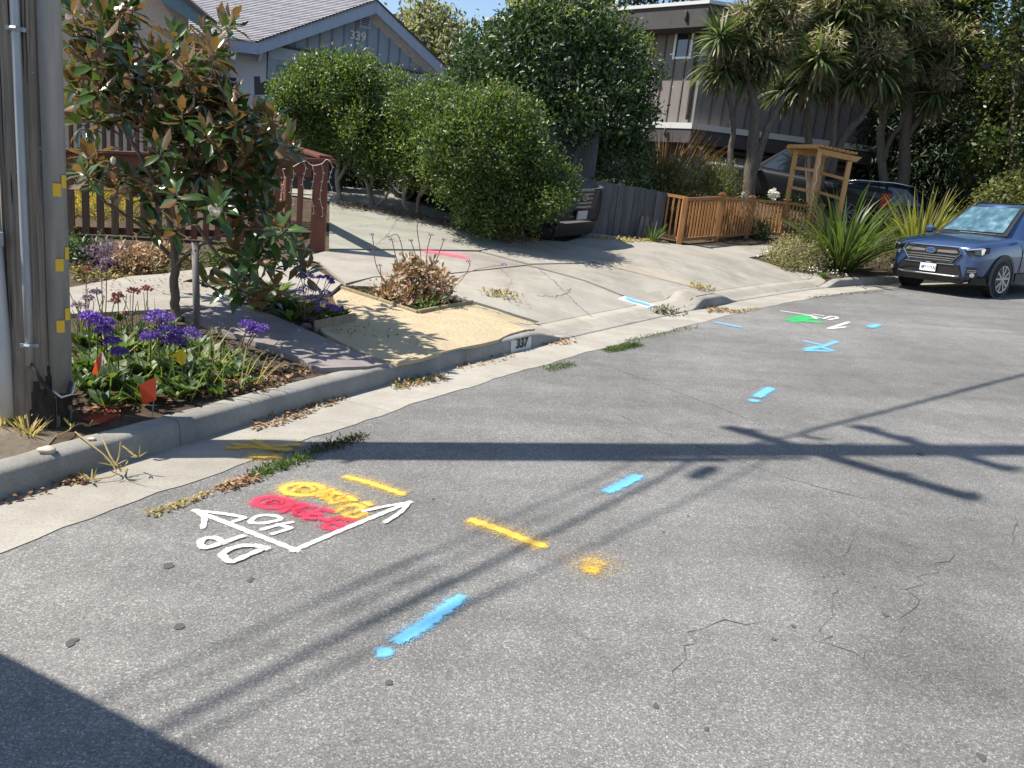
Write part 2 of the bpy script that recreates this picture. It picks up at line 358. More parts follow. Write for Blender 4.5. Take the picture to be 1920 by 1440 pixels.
drv = [
    ('driveway_slab', [(617, 474), (896, 476.5), (987, 501), (832, 518.5), (700, 524), (648, 537), (600, 497), (560, 490)], M_DRIVE),
    ('driveway_slab', [(652, 541), (700, 526), (832, 520.5), (987, 503), (1059, 522), (1159, 558), (1224, 581), (1140, 600), (1047, 615), (1012, 609), (886, 570), (840, 558), (760, 546)], M_DRIVE),
    ('driveway_slab', [(991, 501), (1124, 497.5), (1312, 543), (1298, 558), (1230, 578), (1162, 556), (1062, 520)], M_DRIVE),
    ('driveway_slab', [(901, 475), (1010, 453), (1060, 457), (1110, 440), (1190, 452), (1280, 463), (1440, 463), (1490, 470), (1402, 486), (1440, 497), (1545, 519), (1525, 536), (1480, 548), (1400, 563), (1372, 563), (1330, 545), (1126, 495.5), (992, 499)], M_DRIVE),
    ('old_driveway_slab', [(617, 471), (618, 384), (640, 380), (700, 394), (800, 410), (880, 428), (960, 442), (1012, 451), (898, 473.5)], M_OLD),
    ('pavement_slab', [(60, 600), (55, 560), (245, 524), (300, 520), (440, 500), (556, 491), (640, 537), (618, 556), (575, 560), (470, 572), (400, 584), (250, 590)], M_DRIVE),
    ('garden_path', [(333, 598), (398, 584), (427, 569), (520, 602), (640, 655), (700, 681), (728, 690), (690, 696), (600, 700), (590, 699), (567, 684), (447, 638)], M_PATH),
]
def kq(s, d=.447): return ('xy', *sxy(s, d))
drv[1][1][:] = [(652, 541), (700, 526), (832, 520.5), (987, 503), (1059, 522), (1159, 558), (1200, 571), kq(13.0), kq(12.3), kq(11.6), kq(10.9), kq(10.3),  (1012, 609), (886, 570), (840, 558), (760, 546)]
drv[2][1][:] = [(991, 501), (1124, 497.5), (1312, 543), (1310, 549), kq(14.4), kq(13.95), kq(13.5), kq(13.05), (1204, 570), (1162, 556), (1062, 520)]
drv[3][1][:] = [(901, 475), (1010, 453), (1060, 457), (1110, 440), (1190, 452), (1280, 463), (1440, 463), (1490, 470), (1402, 486), (1440, 497), (1545, 519), kq(19.1), kq(18.2), kq(17.3), kq(16.4), kq(15.65), kq(15.2), (1330, 545), (1126, 495.5), (992, 499)]
for nm, px, m in drv:
    drape(nm, px, m, off=.035 if nm != 'garden_path' else .04, skirt=.06)
def apron(s0, s1):
    S = np.linspace(s0, s1, 26); v = []
    for s in S:
        for d in (.166, .30, .44):
            x, y = sxy(s, d); v.append((x, y, lz(x, y) + .034 if d > .2 else rz(x, y) + .0245 + (KH - .022) * float(kfac(np.array(s)))))
        x, y = sxy(s, .44); v.append((x, y, lz(x, y) - .03))
    f = [(4 * i + j, 4 * i + j + 1, 4 * i + j + 5, 4 * i + j + 4) for i in range(25) for j in range(3)]; o = npobj('driveway_apron', v, f, M_DRIVE); o['kind'] = 'structure'
apron(10.15, 12.2); apron(12.203, 14.9); apron(14.903, 17.4); apron(17.403, 19.5)
def kq(s, d=.447): return ('xy', *sxy(s, d))
drape('driveway_patch', [(1108, 495), (1135, 494), (1330, 543), (1312, 547)], M_PATCH, off=.041, skirt=0)
drape('sand_bed', [(595, 620), (664, 608), (624, 560), (642, 547), (781, 592), (884, 574), (1007, 612), (1000, 622), (930, 643), (830, 666), (742, 688), (700, 676), (640, 648)], M_SAND, off=.03, skirt=.03, jit=.012)
drape('dirt_verge', [(-120, 800), (30, 790), (110, 815), (80, 850), (0, 872), (-140, 900)], M_DIRT, off=.006, skirt=.0)
drape('driveway_back', [tuple(G(618, 382)[:2]), tuple(G(700, 393)[:2]), tuple(G(800, 409)[:2]), tuple(G(960, 441)[:2]), tuple(G(1012, 450)[:2]), tuple(G(1110, 437)[:2]), (2.6, 22), (-6, 22), (-6, 15)], M_OLD, off=.03, skirt=.0, xy=True, cell=.6)

# joints cracked through the asphalt: thin dark crack lines laid flat on the road
def ribbon(mb, pts, w, off, taper=False):
    P = np.array(pts, float); T = np.gradient(P, axis=0); T /= np.linalg.norm(T, axis=1)[:, None] + 1e-9; N = np.stack([-T[:, 1], T[:, 0]], 1); n = len(P); vs = []
    for i in range(n):
        ww = w * .5 * (.12 + rng.random()) * (1 if not taper else max(.15, min(1, 4 * i / n, 4 * (n - 1 - i) / n)))
        for s_ in (-.5, .5):
            x, y = P[i] + N[i] * ww * s_; vs.append((x, y, rz(x, y) + off))
    mb.add(vs, [(2 * i, 2 * i + 2, 2 * i + 3, 2 * i + 1)[::-1] for i in range(n - 1)])
def crackpath(px, jit):
    P = resample(np.array([Rd(a, b)[:2] for a, b in px]), .06); P[1:-1] += rng.normal(0, jit, (len(P) - 2, 2)); return P
M_CRACK = plain('crack_dark', (.1, .096, .088), .95, spec=.1)
mbk = MB()
for px, w, j in [([(985, 645), (1150, 690), (1400, 785), (1600, 850), (1900, 960)], .012, .006), ([(985, 740), (1150, 775), (1330, 845), (1480, 898), (1620, 935), (1800, 1000), (1920, 1040)], .014, .008),
                 ([(1480, 600), (1560, 635), (1640, 655), (1760, 690)], .014, .008), ([(1455, 588), (1500, 596), (1560, 612)], .014, .01),
                 ([(1790, 1000), (1770, 1050), (1725, 1085), (1700, 1150), (1690, 1200)], .012, .02), ([(1580, 1120), (1545, 1180), (1540, 1205), (1620, 1230), (1700, 1225)], .012, .02),
                 ([(1250, 1330), (1265, 1250), (1330, 1165), (1450, 1172), (1540, 1208)], .011, .02), ([(1620, 965), (1560, 1080), (1545, 1190)], .006, .02), ([(1910, 960), (1895, 1030)], .01, .01),
                 ([(960, 1150), (1040, 1160), (1100, 1200), (1200, 1210)], .005, .015)]:
    ribbon(mbk, crackpath(px, j), w, .003, True)
o = mbk.build('road_cracks', M_CRACK); o['kind'] = 'stuff'
mbg = MB()
for px, w, j in [([(205, 903), (240, 908), (262, 915), (300, 920), (330, 928)], .008, .006)]:
    ribbon(mbg, crackpath(px, j), w, .016, True)
o = mbg.build('gutter_cracks', M_CRACK); o['kind'] = 'stuff'
mbd = MB()
def lribbon(px, w, j, off=.0385):
    P = resample(np.array([G(a, b)[:2] for a, b in px]), .05); P[1:-1] += rng.normal(0, j, (len(P) - 2, 2)); T = np.gradient(P, axis=0); T /= np.linalg.norm(T, axis=1)[:, None] + 1e-9; N = np.stack([-T[:, 1], T[:, 0]], 1); n = len(P); vs = []
    for i in range(n):
        ww = w * (.3 + rng.random())
        for s_ in (-.5, .5): x, y = P[i] + N[i] * ww * s_; vs.append((x, y, lz(x, y) + off))
    mbd.add(vs, [(2 * i, 2 * i + 2, 2 * i + 3, 2 * i + 1)[::-1] for i in range(n - 1)])
for px, w, j in [([(1008, 507), (1040, 535), (1075, 570), (1110, 600)], .01, .012), ([(1005, 560), (1040, 562), (1062, 556), (1068, 545)], .009, .012), ([(1062, 457), (1110, 470), (1180, 490)], .006, .008), ([(650, 430), (720, 425), (800, 440), (880, 445)], .007, .02), ([(640, 455), (700, 462), (760, 455)], .006, .02),
                 ([(700, 470), (730, 440), (745, 415)], .006, .015), ([(1180, 470), (1290, 492), (1400, 530), (1440, 552)], .006, .006), ([(930, 500), (960, 530), (940, 565)], .005, .015)]: lribbon(px, w, j)
o = mbd.build('driveway_cracks', M_CRACK); o['kind'] = 'stuff'
# ------------------------------------------------------------------ spray paint on the street
def paintmat(name, c, soft=.5):
    t = NT(name); a = t.node('ShaderNodeAttribute'); a.attribute_name = 'edge'; e = a.outputs['Fac']; p = t.pos()
    n = t.math('ADD', t.math('MULTIPLY', t.noise(p, 210, 3, .7), .62), t.math('MULTIPLY', t.noise(p, 45, 3, .6), .38))
    v = t.math('ADD', e, t.math('MULTIPLY_ADD', n, 2.4, -1.2)); al = t.ramp(v, [(.3, 0.0), (.68, 1.0)]); al = t.math('MULTIPLY', al, t.ramp(t.noise(p, 380, 2, .6), [(.32, .35), (.5, 1.0)]))
    sp = t.node('ShaderNodeSeparateColor'); t.l.new(t.voro(p, 330), sp.inputs[0]); hz = t.math('MULTIPLY', t.math('LESS_THAN', sp.outputs[0], t.math('MULTIPLY', e, .8)), .75); al = t.math('MAXIMUM', al, hz)
    cc = t.mix(t.ramp(t.noise(p, 300, 2, .7), [(.3, .35), (.6, 0.0)]), c, tuple(x * .45 for x in c))
    t.base(cc); t.rough(.75); t.spec(.25); t.put(t.b.inputs['Alpha'], al); return t.m
M_PW = paintmat('white_spray_paint', (.72, .71, .68)); M_PY = paintmat('yellow_spray_paint', (.72, .46, .08)); M_PR = paintmat('red_spray_paint', (.56, .045, .095))
M_PB = paintmat('blue_spray_paint', (.15, .43, .66)); M_PG = paintmat('green_spray_paint', (.05, .42, .14)); M_PP = paintmat('pink_spray_paint', (.8, .16, .22)); M_PO = paintmat('orange_soil_paint', (.38, .06, .03))
_lift = [0]
def stroke(name, px, w, m, parent, halo=0.0, surf='road', close=False, e0=1.0, smooth=True):
    fn = (lambda a, b: Rd(a, b)) if surf == 'road' else (lambda a, b: G(a, b))
    P = np.array([fn(a, b)[:2] for a, b in px])
    if close: P = np.vstack([P, P[:1]])
    if smooth and len(P) > 2: P = catmull(P, 8)
    if len(P) == 1: P = np.vstack([P[0] - [w * .3, 0], P[0] + [w * .3, 0]])
    P = resample(P, .018 if w < .2 else .05)
    if not close:
        t0, t1 = unit(P[0] - P[1]), unit(P[-1] - P[-2]); P = np.vstack([P[0] + t0 * w * .9, P[0] + t0 * w * .45, P, P[-1] + t1 * w * .45, P[-1] + t1 * w * .9])
    T = np.gradient(P, axis=0); T /= np.linalg.norm(T, axis=1)[:, None] + 1e-9; N = np.stack([-T[:, 1], T[:, 0]], 1); n = len(P)
    cols = [(-1 - halo * 4, 0), (-1 - halo * 1.3, .2), (-.95, .42), (-.55, 1), (.55, 1), (.95, .42), (1 + halo * 1.3, .2), (1 + halo * 4, 0)]
    if not halo: cols = [(-1, 0), (-.5, 1), (.5, 1), (1, 0)]
    _lift[0] += 1; off = .0045 + .0005 * (_lift[0] % 9); vs = []; es = []
    for i in range(n):
        k = 1 if close else [0, .6][i] if i < 2 else [.6, 0][i - n + 2] if i >= n - 2 else 1
        wob = 1 + .12 * math.sin(i * 1.7) + rng.normal(0, .05)
        for c, e in cols:
            x, y = P[i] + N[i] * c * w * .5 * wob * (1 if abs(c) <= 1 else 1); z = rz(x, y) if surf == 'road' else lz(x, y) + surf
            vs.append((x, y, z + off)); es.append(e * k * e0)
    c = len(cols); f = [(i * c + j, (i + 1) * c + j, (i + 1) * c + j + 1, i * c + j + 1)[::-1] for i in range(n - 1) for j in range(c - 1)]
    o = npobj(name, vs, f, m, parent); a = o.data.attributes.new('edge', 'FLOAT', 'POINT'); a.data.foreach_set('value', np.array(es, np.float32)); return o
def dot(name, px, r, m, parent, halo=.5, e0=1.0):
    c = Rd(*px); n = 22; vs = [(c[0], c[1])]; es = [1.0]
    for k, e in ((.6, 1.0), (1.0, .45), (1 + halo * 1.6, 0)):
        for i in range(n): a = 2 * math.pi * i / n; q = r * k * (1 + .06 * math.sin(3 * a + 1) + .04 * math.sin(5 * a)); vs.append((c[0] + q * math.cos(a), c[1] + q * math.sin(a))); es.append(e)
    f = [(0, 1 + i, 1 + (i + 1) % n) for i in range(n)]; v3 = [(x, y, rz(x, y) + .0051) for x, y in vs]; mb = MB(); mb.add(v3, f)
    for k in range(2): mb.f += [(1 + k * n + i, 1 + (k + 1) * n + i, 1 + (k + 1) * n + (i + 1) % n, 1 + k * n + (i + 1) % n) for i in range(n)]
    o = mb.build(name, m, parent); a = o.data.attributes.new('edge', 'FLOAT', 'POINT'); a.data.foreach_set('value', np.array(es, np.float32) * e0); return o
def mark(name, label, px0, group='spray paint marks on the street', surf='road'):
    q = Rd(*px0) if surf == 'road' else G(*px0); return thing(name, label, 'paint mark', q, group)
def tc(pts): return [(350 + x / 4.267, 870 + y / 4.267) for x, y in pts]
def ell(cx, cy, rx, ry, n=14): return [(cx + rx * math.cos(2 * math.pi * i / n), cy + ry * math.sin(2 * math.pi * i / n)) for i in range(n)]
t = mark('corner_arrow_mark', 'white spray painted corner arrow pointing two ways on the asphalt', (553, 1033))
for nm, pts, sm in [('arrow_line', [(80, 385), (300, 470), (870, 695)], 0), ('arrow_line', [(870, 693), (1300, 510), (1775, 315)], 0), ('arrow_head', [(75, 382), (300, 405), (475, 437), (385, 465)], 0),
                    ('arrow_head', [(85, 385), (140, 440), (130, 512)], 1), ('arrow_head', [(1775, 318), (1600, 345), (1430, 382)], 0), ('arrow_head', [(1778, 318), (1710, 395), (1595, 470)], 1)]:
    stroke(nm, tc(pts), .038 if nm == 'arrow_line' else .032, M_PW, t, smooth=sm)
t = mark('letter_mark', 'white spray painted letters DP below the corner arrow', (450, 1035))
stroke('letter', tc([(430, 592), (290, 640), (150, 682), (108, 645), (140, 608), (225, 602), (292, 638)]), .038, M_PW, t)
stroke('letter', tc([(622, 686), (480, 745), (365, 797), (330, 790), (275, 735), (340, 692), (440, 664), (560, 664), (622, 684)]), .04, M_PW, t, smooth=0)
t = mark('number_mark', 'white spray painted number 40 inside the corner arrow', (510, 985))
stroke('digit', tc([(500, 470), (555, 428), (640, 414), (735, 428), (748, 448), (650, 474), (560, 480)]), .034, M_PW, t, close=True)
stroke('digit', tc([(825, 475), (720, 498), (612, 528)]), .032, M_PW, t, smooth=0); stroke('digit', tc([(740, 496), (838, 520), (702, 562)]), .032, M_PW, t, smooth=0)
t = mark('utility_mark', 'yellow spray painted circle and letters at the back of the corner arrow', (600, 930))
stroke('circle', tc(ell(930, 210, 160, 46)), .044, M_PY, t, close=True, halo=.7)
stroke('scribble', tc([(850, 222), (950, 172), (1010, 222), (880, 212), (960, 232)]), .032, M_PY, t, halo=.5)
for p_ in ([(1060, 262), (1150, 215)], [(1090, 282), (1150, 215), (1170, 250), (1130, 290)], [(1190, 240), (1250, 262), (1150, 318), (1270, 300)], [(1340, 298), (1300, 275)], [(1190, 385), (1300, 335), (1400, 340), (1380, 372), (1270, 408), (1340, 432), (1420, 400)], [(1430, 318), (1460, 330)]):
    stroke('letter', tc(p_), .035, M_PY, t, halo=1.1)
t = mark('utility_mark', 'red spray painted circle and letters PGE-E under the yellow ones', (560, 950))
stroke('circle', tc(ell(690, 312, 138, 44)), .042, M_PR, t, close=True, halo=.5)
stroke('scribble', tc([(620, 325), (700, 285), (765, 325), (640, 312), (720, 335)]), .03, M_PR, t, halo=.4)
for p_ in ([(770, 388), (880, 328), (935, 336), (850, 366)], [(1010, 352), (940, 345), (860, 400), (920, 412), (945, 388), (900, 384)], [(1150, 388), (1075, 372), (945, 432), (1010, 446)], [(985, 405), (1060, 412)], [(1070, 442), (1130, 462)],
           [(1350, 466), (1210, 440), (1105, 505), (1190, 526), (1235, 515)], [(1160, 472), (1270, 496)]):
    stroke('letter', tc(p_), .033, M_PR, t, halo=.8)
for lab, pts, w, m, h in [('yellow spray painted dash behind the yellow circle', [(652, 896), (700, 909), (752, 927)], .045, M_PY, .8),
        ('yellow spray painted dash in the middle of the lane beside the cable shadow', [(887, 978), (940, 996), (975, 1010), (1014, 1024)], .05, M_PY, .8),
        ('long blue spray painted dash nearest the camera', [(754, 1199), (800, 1170), (858, 1126)], .062, M_PB, .25), ('blue dash crossed by the soft cable shadow, short and bright', [(1143, 921), (1170, 908), (1192, 896)], .075, M_PB, .25),
        ('short blue dash above the pole shadow with a dot below it', [(1422, 744), (1432, 737), (1443, 730)], .09, M_PB, .2), ('thin blue line touching the gutter edge', [(1345, 606), (1386, 614)], .08, M_PB, .3),
        ('small far blue dash to the right of the white arrow', [(1633, 614), (1644, 610)], .12, M_PB, .3)]:
    t = mark('paint_dash', lab, pts[0]); stroke('stroke', pts, w, m, t, halo=h)
    if 'dot below' in lab: dot('dot', (1413, 752), .045, M_PB, t, .3)
t = mark('paint_dot', 'round yellow spray painted blob alone in the lane', (1110, 1068)); dot('dot', (1109, 1069), .034, M_PY, t, .7); dot('overspray', (1112, 1059), .07, M_PY, t, .9, .42)
t = mark('paint_dot', 'round blue spray painted dot below the long blue dash', (720, 1225)); dot('dot', (720, 1225), .031, M_PB, t, .35)
t = mark('scribble_mark', 'blue zigzag scribble painted on the far lane', (1540, 648))
for p_ in ([(1512, 641), (1545, 648)], [(1568, 641), (1545, 649), (1515, 657)], [(1512, 655), (1535, 651), (1560, 658)], [(1513, 658), (1550, 659)]): stroke('stroke', p_, .07, M_PB, t, halo=.3)
t = mark('arrow_mark', 'small white painted arrow on the far lane', (1556, 616)); stroke('arrow_line', [(1590, 605), (1556, 616)], .07, M_PW, t); stroke('arrow_line', [(1556, 617), (1583, 614)], .07, M_PW, t)
t = mark('letter_mark', 'white painted line and letters by the green paint on the far lane', (1500, 590))
for p_ in ([(1467, 584), (1500, 589), (1537, 596)], [(1545, 598), (1560, 594), (1570, 597), (1555, 600)], [(1520, 592), (1530, 598)], [(1528, 590), (1542, 592)]): stroke('stroke', p_, .06, M_PW, t)
t = mark('paint_patch', 'green spray painted patch on the far lane', (1500, 598))
for p_ in ([(1484, 601), (1498, 596), (1512, 593)], [(1490, 603), (1510, 598), (1525, 597)], [(1505, 602), (1528, 604)]): stroke('stroke', p_, .16, M_PG, t, halo=.3)
t = mark('paint_patch', 'faded yellow star shaped paint on the gutter in the pole shadow', (500, 843), None)
for p_ in ([(432, 845), (500, 842), (560, 838)], [(440, 838), (500, 846), (540, 848)], [(476, 832), (505, 845)], [(475, 860), (497, 861), (518, 859)]): stroke('stroke', p_, .06, M_PY, t, halo=1.1, surf='road', e0=.6).location.z += .012
t = mark('paint_smear', 'pink paint smear on the driveway concrete', (835, 482), None, 'lot'); stroke('stroke', [(806, 477.5), (835, 481.5), (864, 486)], .2, M_PP, t, halo=.7, surf=.036, e0=.6)
t = mark('paint_patch', 'orange painted patch of soil beside the utility pole', (190, 785), None, 'lot')
for p_ in ([(172, 790), (190, 780), (212, 772)], [(180, 798), (205, 785)]): stroke('stroke', p_, .07, M_PO, t, halo=.6, surf=.012)
# pale and dark gum spots and pebbles on the asphalt
mbs = MB()
for px, py, r in [(315, 1062, .05), (470, 1088, .035), (135, 1205, .05), (335, 1175, .04), (1660, 1153, .03), (1580, 1076, .022), (1487, 1175, .022), (1450, 1200, .02), (1640, 1102, .014), (1290, 968, .016), (1244, 998, .016), (1230, 1325, .024), (730, 1280, .03), (1840, 1420, .03), (812, 936, .02), (770, 940, .02), (1725, 852, .05), (1325, 1368, .02), (1545, 1082, .016)]:
    c = Rd(px, py); n = 9; r *= .42; vs = [(c[0] + r * (1 + .3 * rng.normal()) * math.cos(2 * math.pi * i / n), c[1] + 1.3 * r * (1 + .2 * rng.normal()) * math.sin(2 * math.pi * i / n)) for i in range(n)]
    mbs.add([(x, y, rz(x, y) + .0032) for x, y in vs], [tuple(range(n))])
o = mbs.build('road_spots', plain('old_gum', (.085, .08, .075), .8, spec=.2)); o['kind'] = 'stuff'

# ------------------------------------------------------------------ utility pole
M_POLE = wood('weathered_pole_wood', (.1, .08, .062), (.35, .295, .235), (22, 22, .5), .9, .05, .012, (.05, .038, .03))
M_GALV = simple('galvanised_steel', (.27, .29, .31), (.36, .38, .4), 6, .5, .0004, (4, 4, .6), metal=.45)
M_PVC = simple('grey_pvc', (.44, .46, .48), (.56, .57, .58), 5, .45, 0, (3, 3, .5)); M_YTAG = plain('yellow_tag', (.72, .44, .03), .6); M_CHAR = simple('charred_wood', (.012, .01, .009), (.05, .04, .032), 12, .95, .006, (5, 5, 1))
PB_ = G(77, 788); PBX, PBY = PB_[0], PB_[1]; PD = PBY
POLE_R = .148
pole = thing('utility_pole', 'weathered wooden utility pole with grey conduits at the left edge', 'utility pole', (PBX, PBY, lz(PBX, PBY)))
pz = lz(PBX, PBY); zz = [pz - .4, pz, pz + .35, pz + 1.2, pz + 3, pz + 6, pz + 9.2]; mb = MB()
pts = []; rad = []
for z in np.linspace(pz - .3, pz + 9.2, 40): pts.append((PBX, PBY, z)); rad.append(POLE_R * (1.06 if z < pz + .25 else 1.0) * (1 - .022 * max(0, z - pz)))
mb.tube(pts, rad, 28)
for i, v in enumerate(mb.v):                                             # drying checks and flutes in the round
    a = math.atan2(v[1] - PBY, v[0] - PBX); k = 1 + .008 * math.sin(7 * a + 1.3 + .2 * v[2]) + .008 * math.sin(13 * a + .4 * v[2])
    mb.v[i] = (PBX + (v[0] - PBX) * k, PBY + (v[1] - PBY) * k, v[2])
mb.build('shaft', M_POLE, pole, True)
VIEW = unit(np.array([-PBX, -PBY, 0])); SIDE = np.array([-VIEW[1], VIEW[0], 0]); SIDE = SIDE if SIDE[0] > 0 else -SIDE      # towards the camera; to the right as seen from it
def on_pole(side, fwd, z): return np.array([PBX, PBY, 0]) + SIDE * side + VIEW * fwd + np.array([0, 0, z])
mb = MB(); mb.tube([on_pole(-.04, POLE_R + .012, z) for z in np.linspace(pz + .36, pz + 6.4, 14)], .021, 12); c1 = mb.build('conduit', M_GALV, pole, True)
def guard(side, fwd, r, z0, z1, ang, name, m):                            # half-round U guard, screwed to the pole
    mb = MB(); n = 9; prof = [on_pole(side, fwd, 0)[:2] + (SIDE[:2] * math.cos(a) + VIEW[:2] * math.sin(a)) * r for a in np.linspace(ang[0], ang[1], n)]
    for z in (z0, z1): mb.v += [(p[0], p[1], z) for p in prof]
    mb.f += [(i, i + 1, n + i + 1, n + i) for i in range(n - 1)]; ce = on_pole(side, fwd, 0); mb.v += [(ce[0], ce[1], z0), (ce[0], ce[1], z1)]
    mb.f += [(i, 2 * n, i + 1) for i in range(n - 1)]; return mb.build(name, m, pole, True)
guard(.098, .108, .06, pz + .2, pz + 6.5, (-.9, 2.5), 'cable_guard', M_GALV)
mb = MB(); mb.tube([on_pole(-.15 - .03 * (z - pz), .06, z) for z in np.linspace(pz + .05, pz + 6, 16)], .042, 14); mb.build('conduit', M_PVC, pole, True)
for (px, py) in [(107, 356), (121, 341), (112, 497), (127, 476), (114, 612), (128, 590)]:
    d = ray(px, py); P0 = on_pole(.098, .108, 0); t_ = ((P0[:2] + VIEW[:2] * .055) @ VIEW[:2]) / (d[:2] @ VIEW[:2]); q = CAM + d * t_
    rel = (q[:2] - P0[:2]) @ SIDE[:2]; rel = max(-.045, min(.06, rel)); a = math.acos(max(-1, min(1, rel / .062)))
    mb = MB(); pr = [P0[:2] + (SIDE[:2] * math.cos(b) + VIEW[:2] * math.sin(b)) * .0622 for b in np.linspace(a - .32, a + .32, 5)]; mb.v = [(p[0], p[1], q[2] + s) for s in (-.033, .033) for p in pr]
    mb.f = [(i, i + 1, 6 + i, 5 + i) for i in range(4)]; mb.build('reflective_tag', M_YTAG, pole)
for z, s_ in ((2.62, -.19), (1.13, -.16)):
    q = on_pole(s_, .12, z); mb = MB(); mb.box(q, (.055, .02, .075), (SIDE, VIEW, (0, 0, 1))); mb.tube([q + VIEW * .02, q + VIEW * .03 - SIDE * .05, q - SIDE * .075], .012, 6); mb.build('bracket', M_GALV, pole, bevel=.003)
for z in (.52, 2.1):
    q = on_pole(-.04, POLE_R + .02, z + pz - .05); mb = MB(); mb.box(q, (.085, .012, .02), (SIDE, VIEW, (0, 0, 1))); mb.tube([q - SIDE * .02, q + VIEW * .022, q + SIDE * .02], .012, 6); mb.build('strap', M_GALV, pole)
mb = MB(); q0 = on_pole(-.03, POLE_R + .004, pz + .37)                     # charred rotted lower flank
for k in range(26):
    u = rng.random(); a = .95 - 1.2 * u + rng.normal(0, .1); z = pz + .42 - .34 * (1 - u) * rng.random() - .1 * rng.random(); z = pz + max(.0, .38 - .33 * rng.random() - (.32 * (u > .55)) * .2)
    b = [on_pole(math.sin(a) * (POLE_R + .004), math.cos(a) * (POLE_R + .004), z0) for z0 in (max(pz - .05, z - .16), z)]; w = .03 + .03 * rng.random()
    mb.bar(b[0], b[1], w, .012, up=VIEW)
mb.build('charred_splinter', M_CHAR, pole)
mb = MB(); mb.tube([on_pole(-.04, POLE_R + .02, pz + .38), on_pole(.0, POLE_R + .05, pz + .3), on_pole(.06, POLE_R + .05, pz + .2), on_pole(.13, .2, pz + .2), on_pole(.15, .19, pz + .27)], .011, 7); mb.build('broken_cable', M_CHAR, pole, True)
mb = MB(); mb.tube([on_pole(.06, POLE_R + .045, pz + .22), on_pole(.1, POLE_R + .07, pz + .19), on_pole(.15, .2, pz + .2), on_pole(.17, .17, pz + .26)], .006, 6); mb.build('ground_wire', M_PVC, pole, True)
mb = MB(); mb.tube([on_pole(-.17, .1, 2.53), on_pole(-.1, .16, 2.49), on_pole(-.06, .19, 2.5)], .003, 5); mb.build('ground_wire', M_PVC, pole)
for k in range(26):                                                   # long drying splits and nails on the side that faces the street
    a = rng.uniform(-1.1, .75); z0 = pz + .45 + 2.9 * rng.random(); L_ = .15 + .55 * rng.random(); R_ = lambda z: POLE_R * (1 - .022 * max(0, z - pz)) + .0008; n_ = 5; mb = MB(); P = []
    for i in range(n_): z = z0 + L_ * i / (n_ - 1); a_ = a + .012 * math.sin(3 * i + k); P.append(on_pole(math.sin(a_) * R_(z), math.cos(a_) * R_(z), z))
    mb.tube(P, [.0005, .0028, .0035, .0022, .0005], 4, False); mb.build('wood_split', M_CHAR, pole)
for k in range(12):
    a = rng.uniform(-1.0, .6); z = pz + .5 + 2.5 * rng.random(); r_ = POLE_R * (1 - .022 * (z - pz)); q = on_pole(math.sin(a) * r_, math.cos(a) * r_, z); o_ = on_pole(math.sin(a) * (r_ + .008), math.cos(a) * (r_ + .008), z); mb = MB(); mb.tube([q, o_], [.0035, .0045], 6); mb.build('nail', M_GALV, pole)
# crossarms and cables overhead: their shadows lie across the street
def lift_to(px, py, h): q = Rd(px, py); return q - TRAVEL * ((h) / -TRAVEL[2])
def height_on_pole(px):
    q = Rd(px, 835); L = (q[:2] - np.array([PBX, PBY])) @ SUN_DIR; return L * math.tan(SUN_EL) + q[2] - pz
for (xa, ya, xb, yb, xm) in [(1402, 787, 1858, 914, 1560), (1640, 786, 1935, 866, 1800)]:
    hh = height_on_pole(xm) + pz; A_ = Rd(xa, ya); B_ = Rd(xb, yb); A_ = A_ - TRAVEL * ((hh - A_[2]) / -TRAVEL[2]); B_ = B_ - TRAVEL * ((hh - B_[2]) / -TRAVEL[2])
    mid = (A_ + B_) / 2; sh = on_pole(0, 0, 0)[:2] - mid[:2]; u_ = unit((B_ - A_)[:2]); perp = sh - u_ * (sh @ u_); A_[:2] += perp; B_[:2] += perp
    off_ = np.array([u_[1], -u_[0], 0]) * (POLE_R + .05); mb = MB(); mb.bar(A_ + off_, B_ + off_, .085, .11); mb.build('crossarm', M_POLE, pole)
    for k in (.06, .3, .7, .94):
        q = A_ + (B_ - A_) * k + off_; mb = MB(); mb.tube([q + (0, 0, .06), q + (0, 0, .13), q + (0, 0, .18), q + (0, 0, .21)], [.02, .045, .03, .02], 8); mb.build('insulator', M_PVC, pole)
M_CABLE = plain('black_cable', (.012, .012, .013), .6)
def cable(name, label, pxa, pxb, h, r, ext=(14, 16)):
    a = lift_to(*pxa, h); b = lift_to(*pxb, h); u = unit(b - a); P = [a - u * ext[0] + (0, 0, .5)] + [a + (b - a) * k for k in np.linspace(0, 1, 6)] + [b + u * ext[1] + (0, 0, .5)]
    mb = MB(); mb.tube(catmull(P, 8), r, 6); o = mb.build(name, M_CABLE, None, True); tag(o, label, 'cable', 'overhead cables along the street')
cable('overhead_cable', 'thick overhead cable casting the darkest soft line across the lane', (328, 1352), (1330, 852), 5.6, .02, (14, .6))
cable('overhead_cable', 'overhead cable casting the upper left faint line on the lane', (300, 1262), (1230, 850), 5.9, .009, (14, .3))
cable('overhead_cable', 'overhead cable casting the thin line just under the upper left one', (310, 1305), (1270, 852), 5.9, .006, (14, .3))
cable('overhead_cable', 'overhead cable casting the lowest faint line on the lane', (430, 1352), (1480, 846), 5.6, .010, (14, .3))
cable('overhead_cable', 'overhead cable casting the line that leaves the frame at the far right', (1505, 812), (1915, 704), 6.2, .026, (0.3, 16))
cl = lift_to(1318, 886, 6.0); mb = MB(); u_ = unit(lift_to(1400, 845, 6.0) - lift_to(1240, 930, 6.0)); mb.tube([cl - u_ * .16, cl - u_ * .1, cl + u_ * .1, cl + u_ * .16], [.015, .05, .05, .015], 12); o = mb.build('splice_case', M_CABLE, None, True); tag(o, 'black splice case hung on the cable that meets the pole shadow', 'splice case')

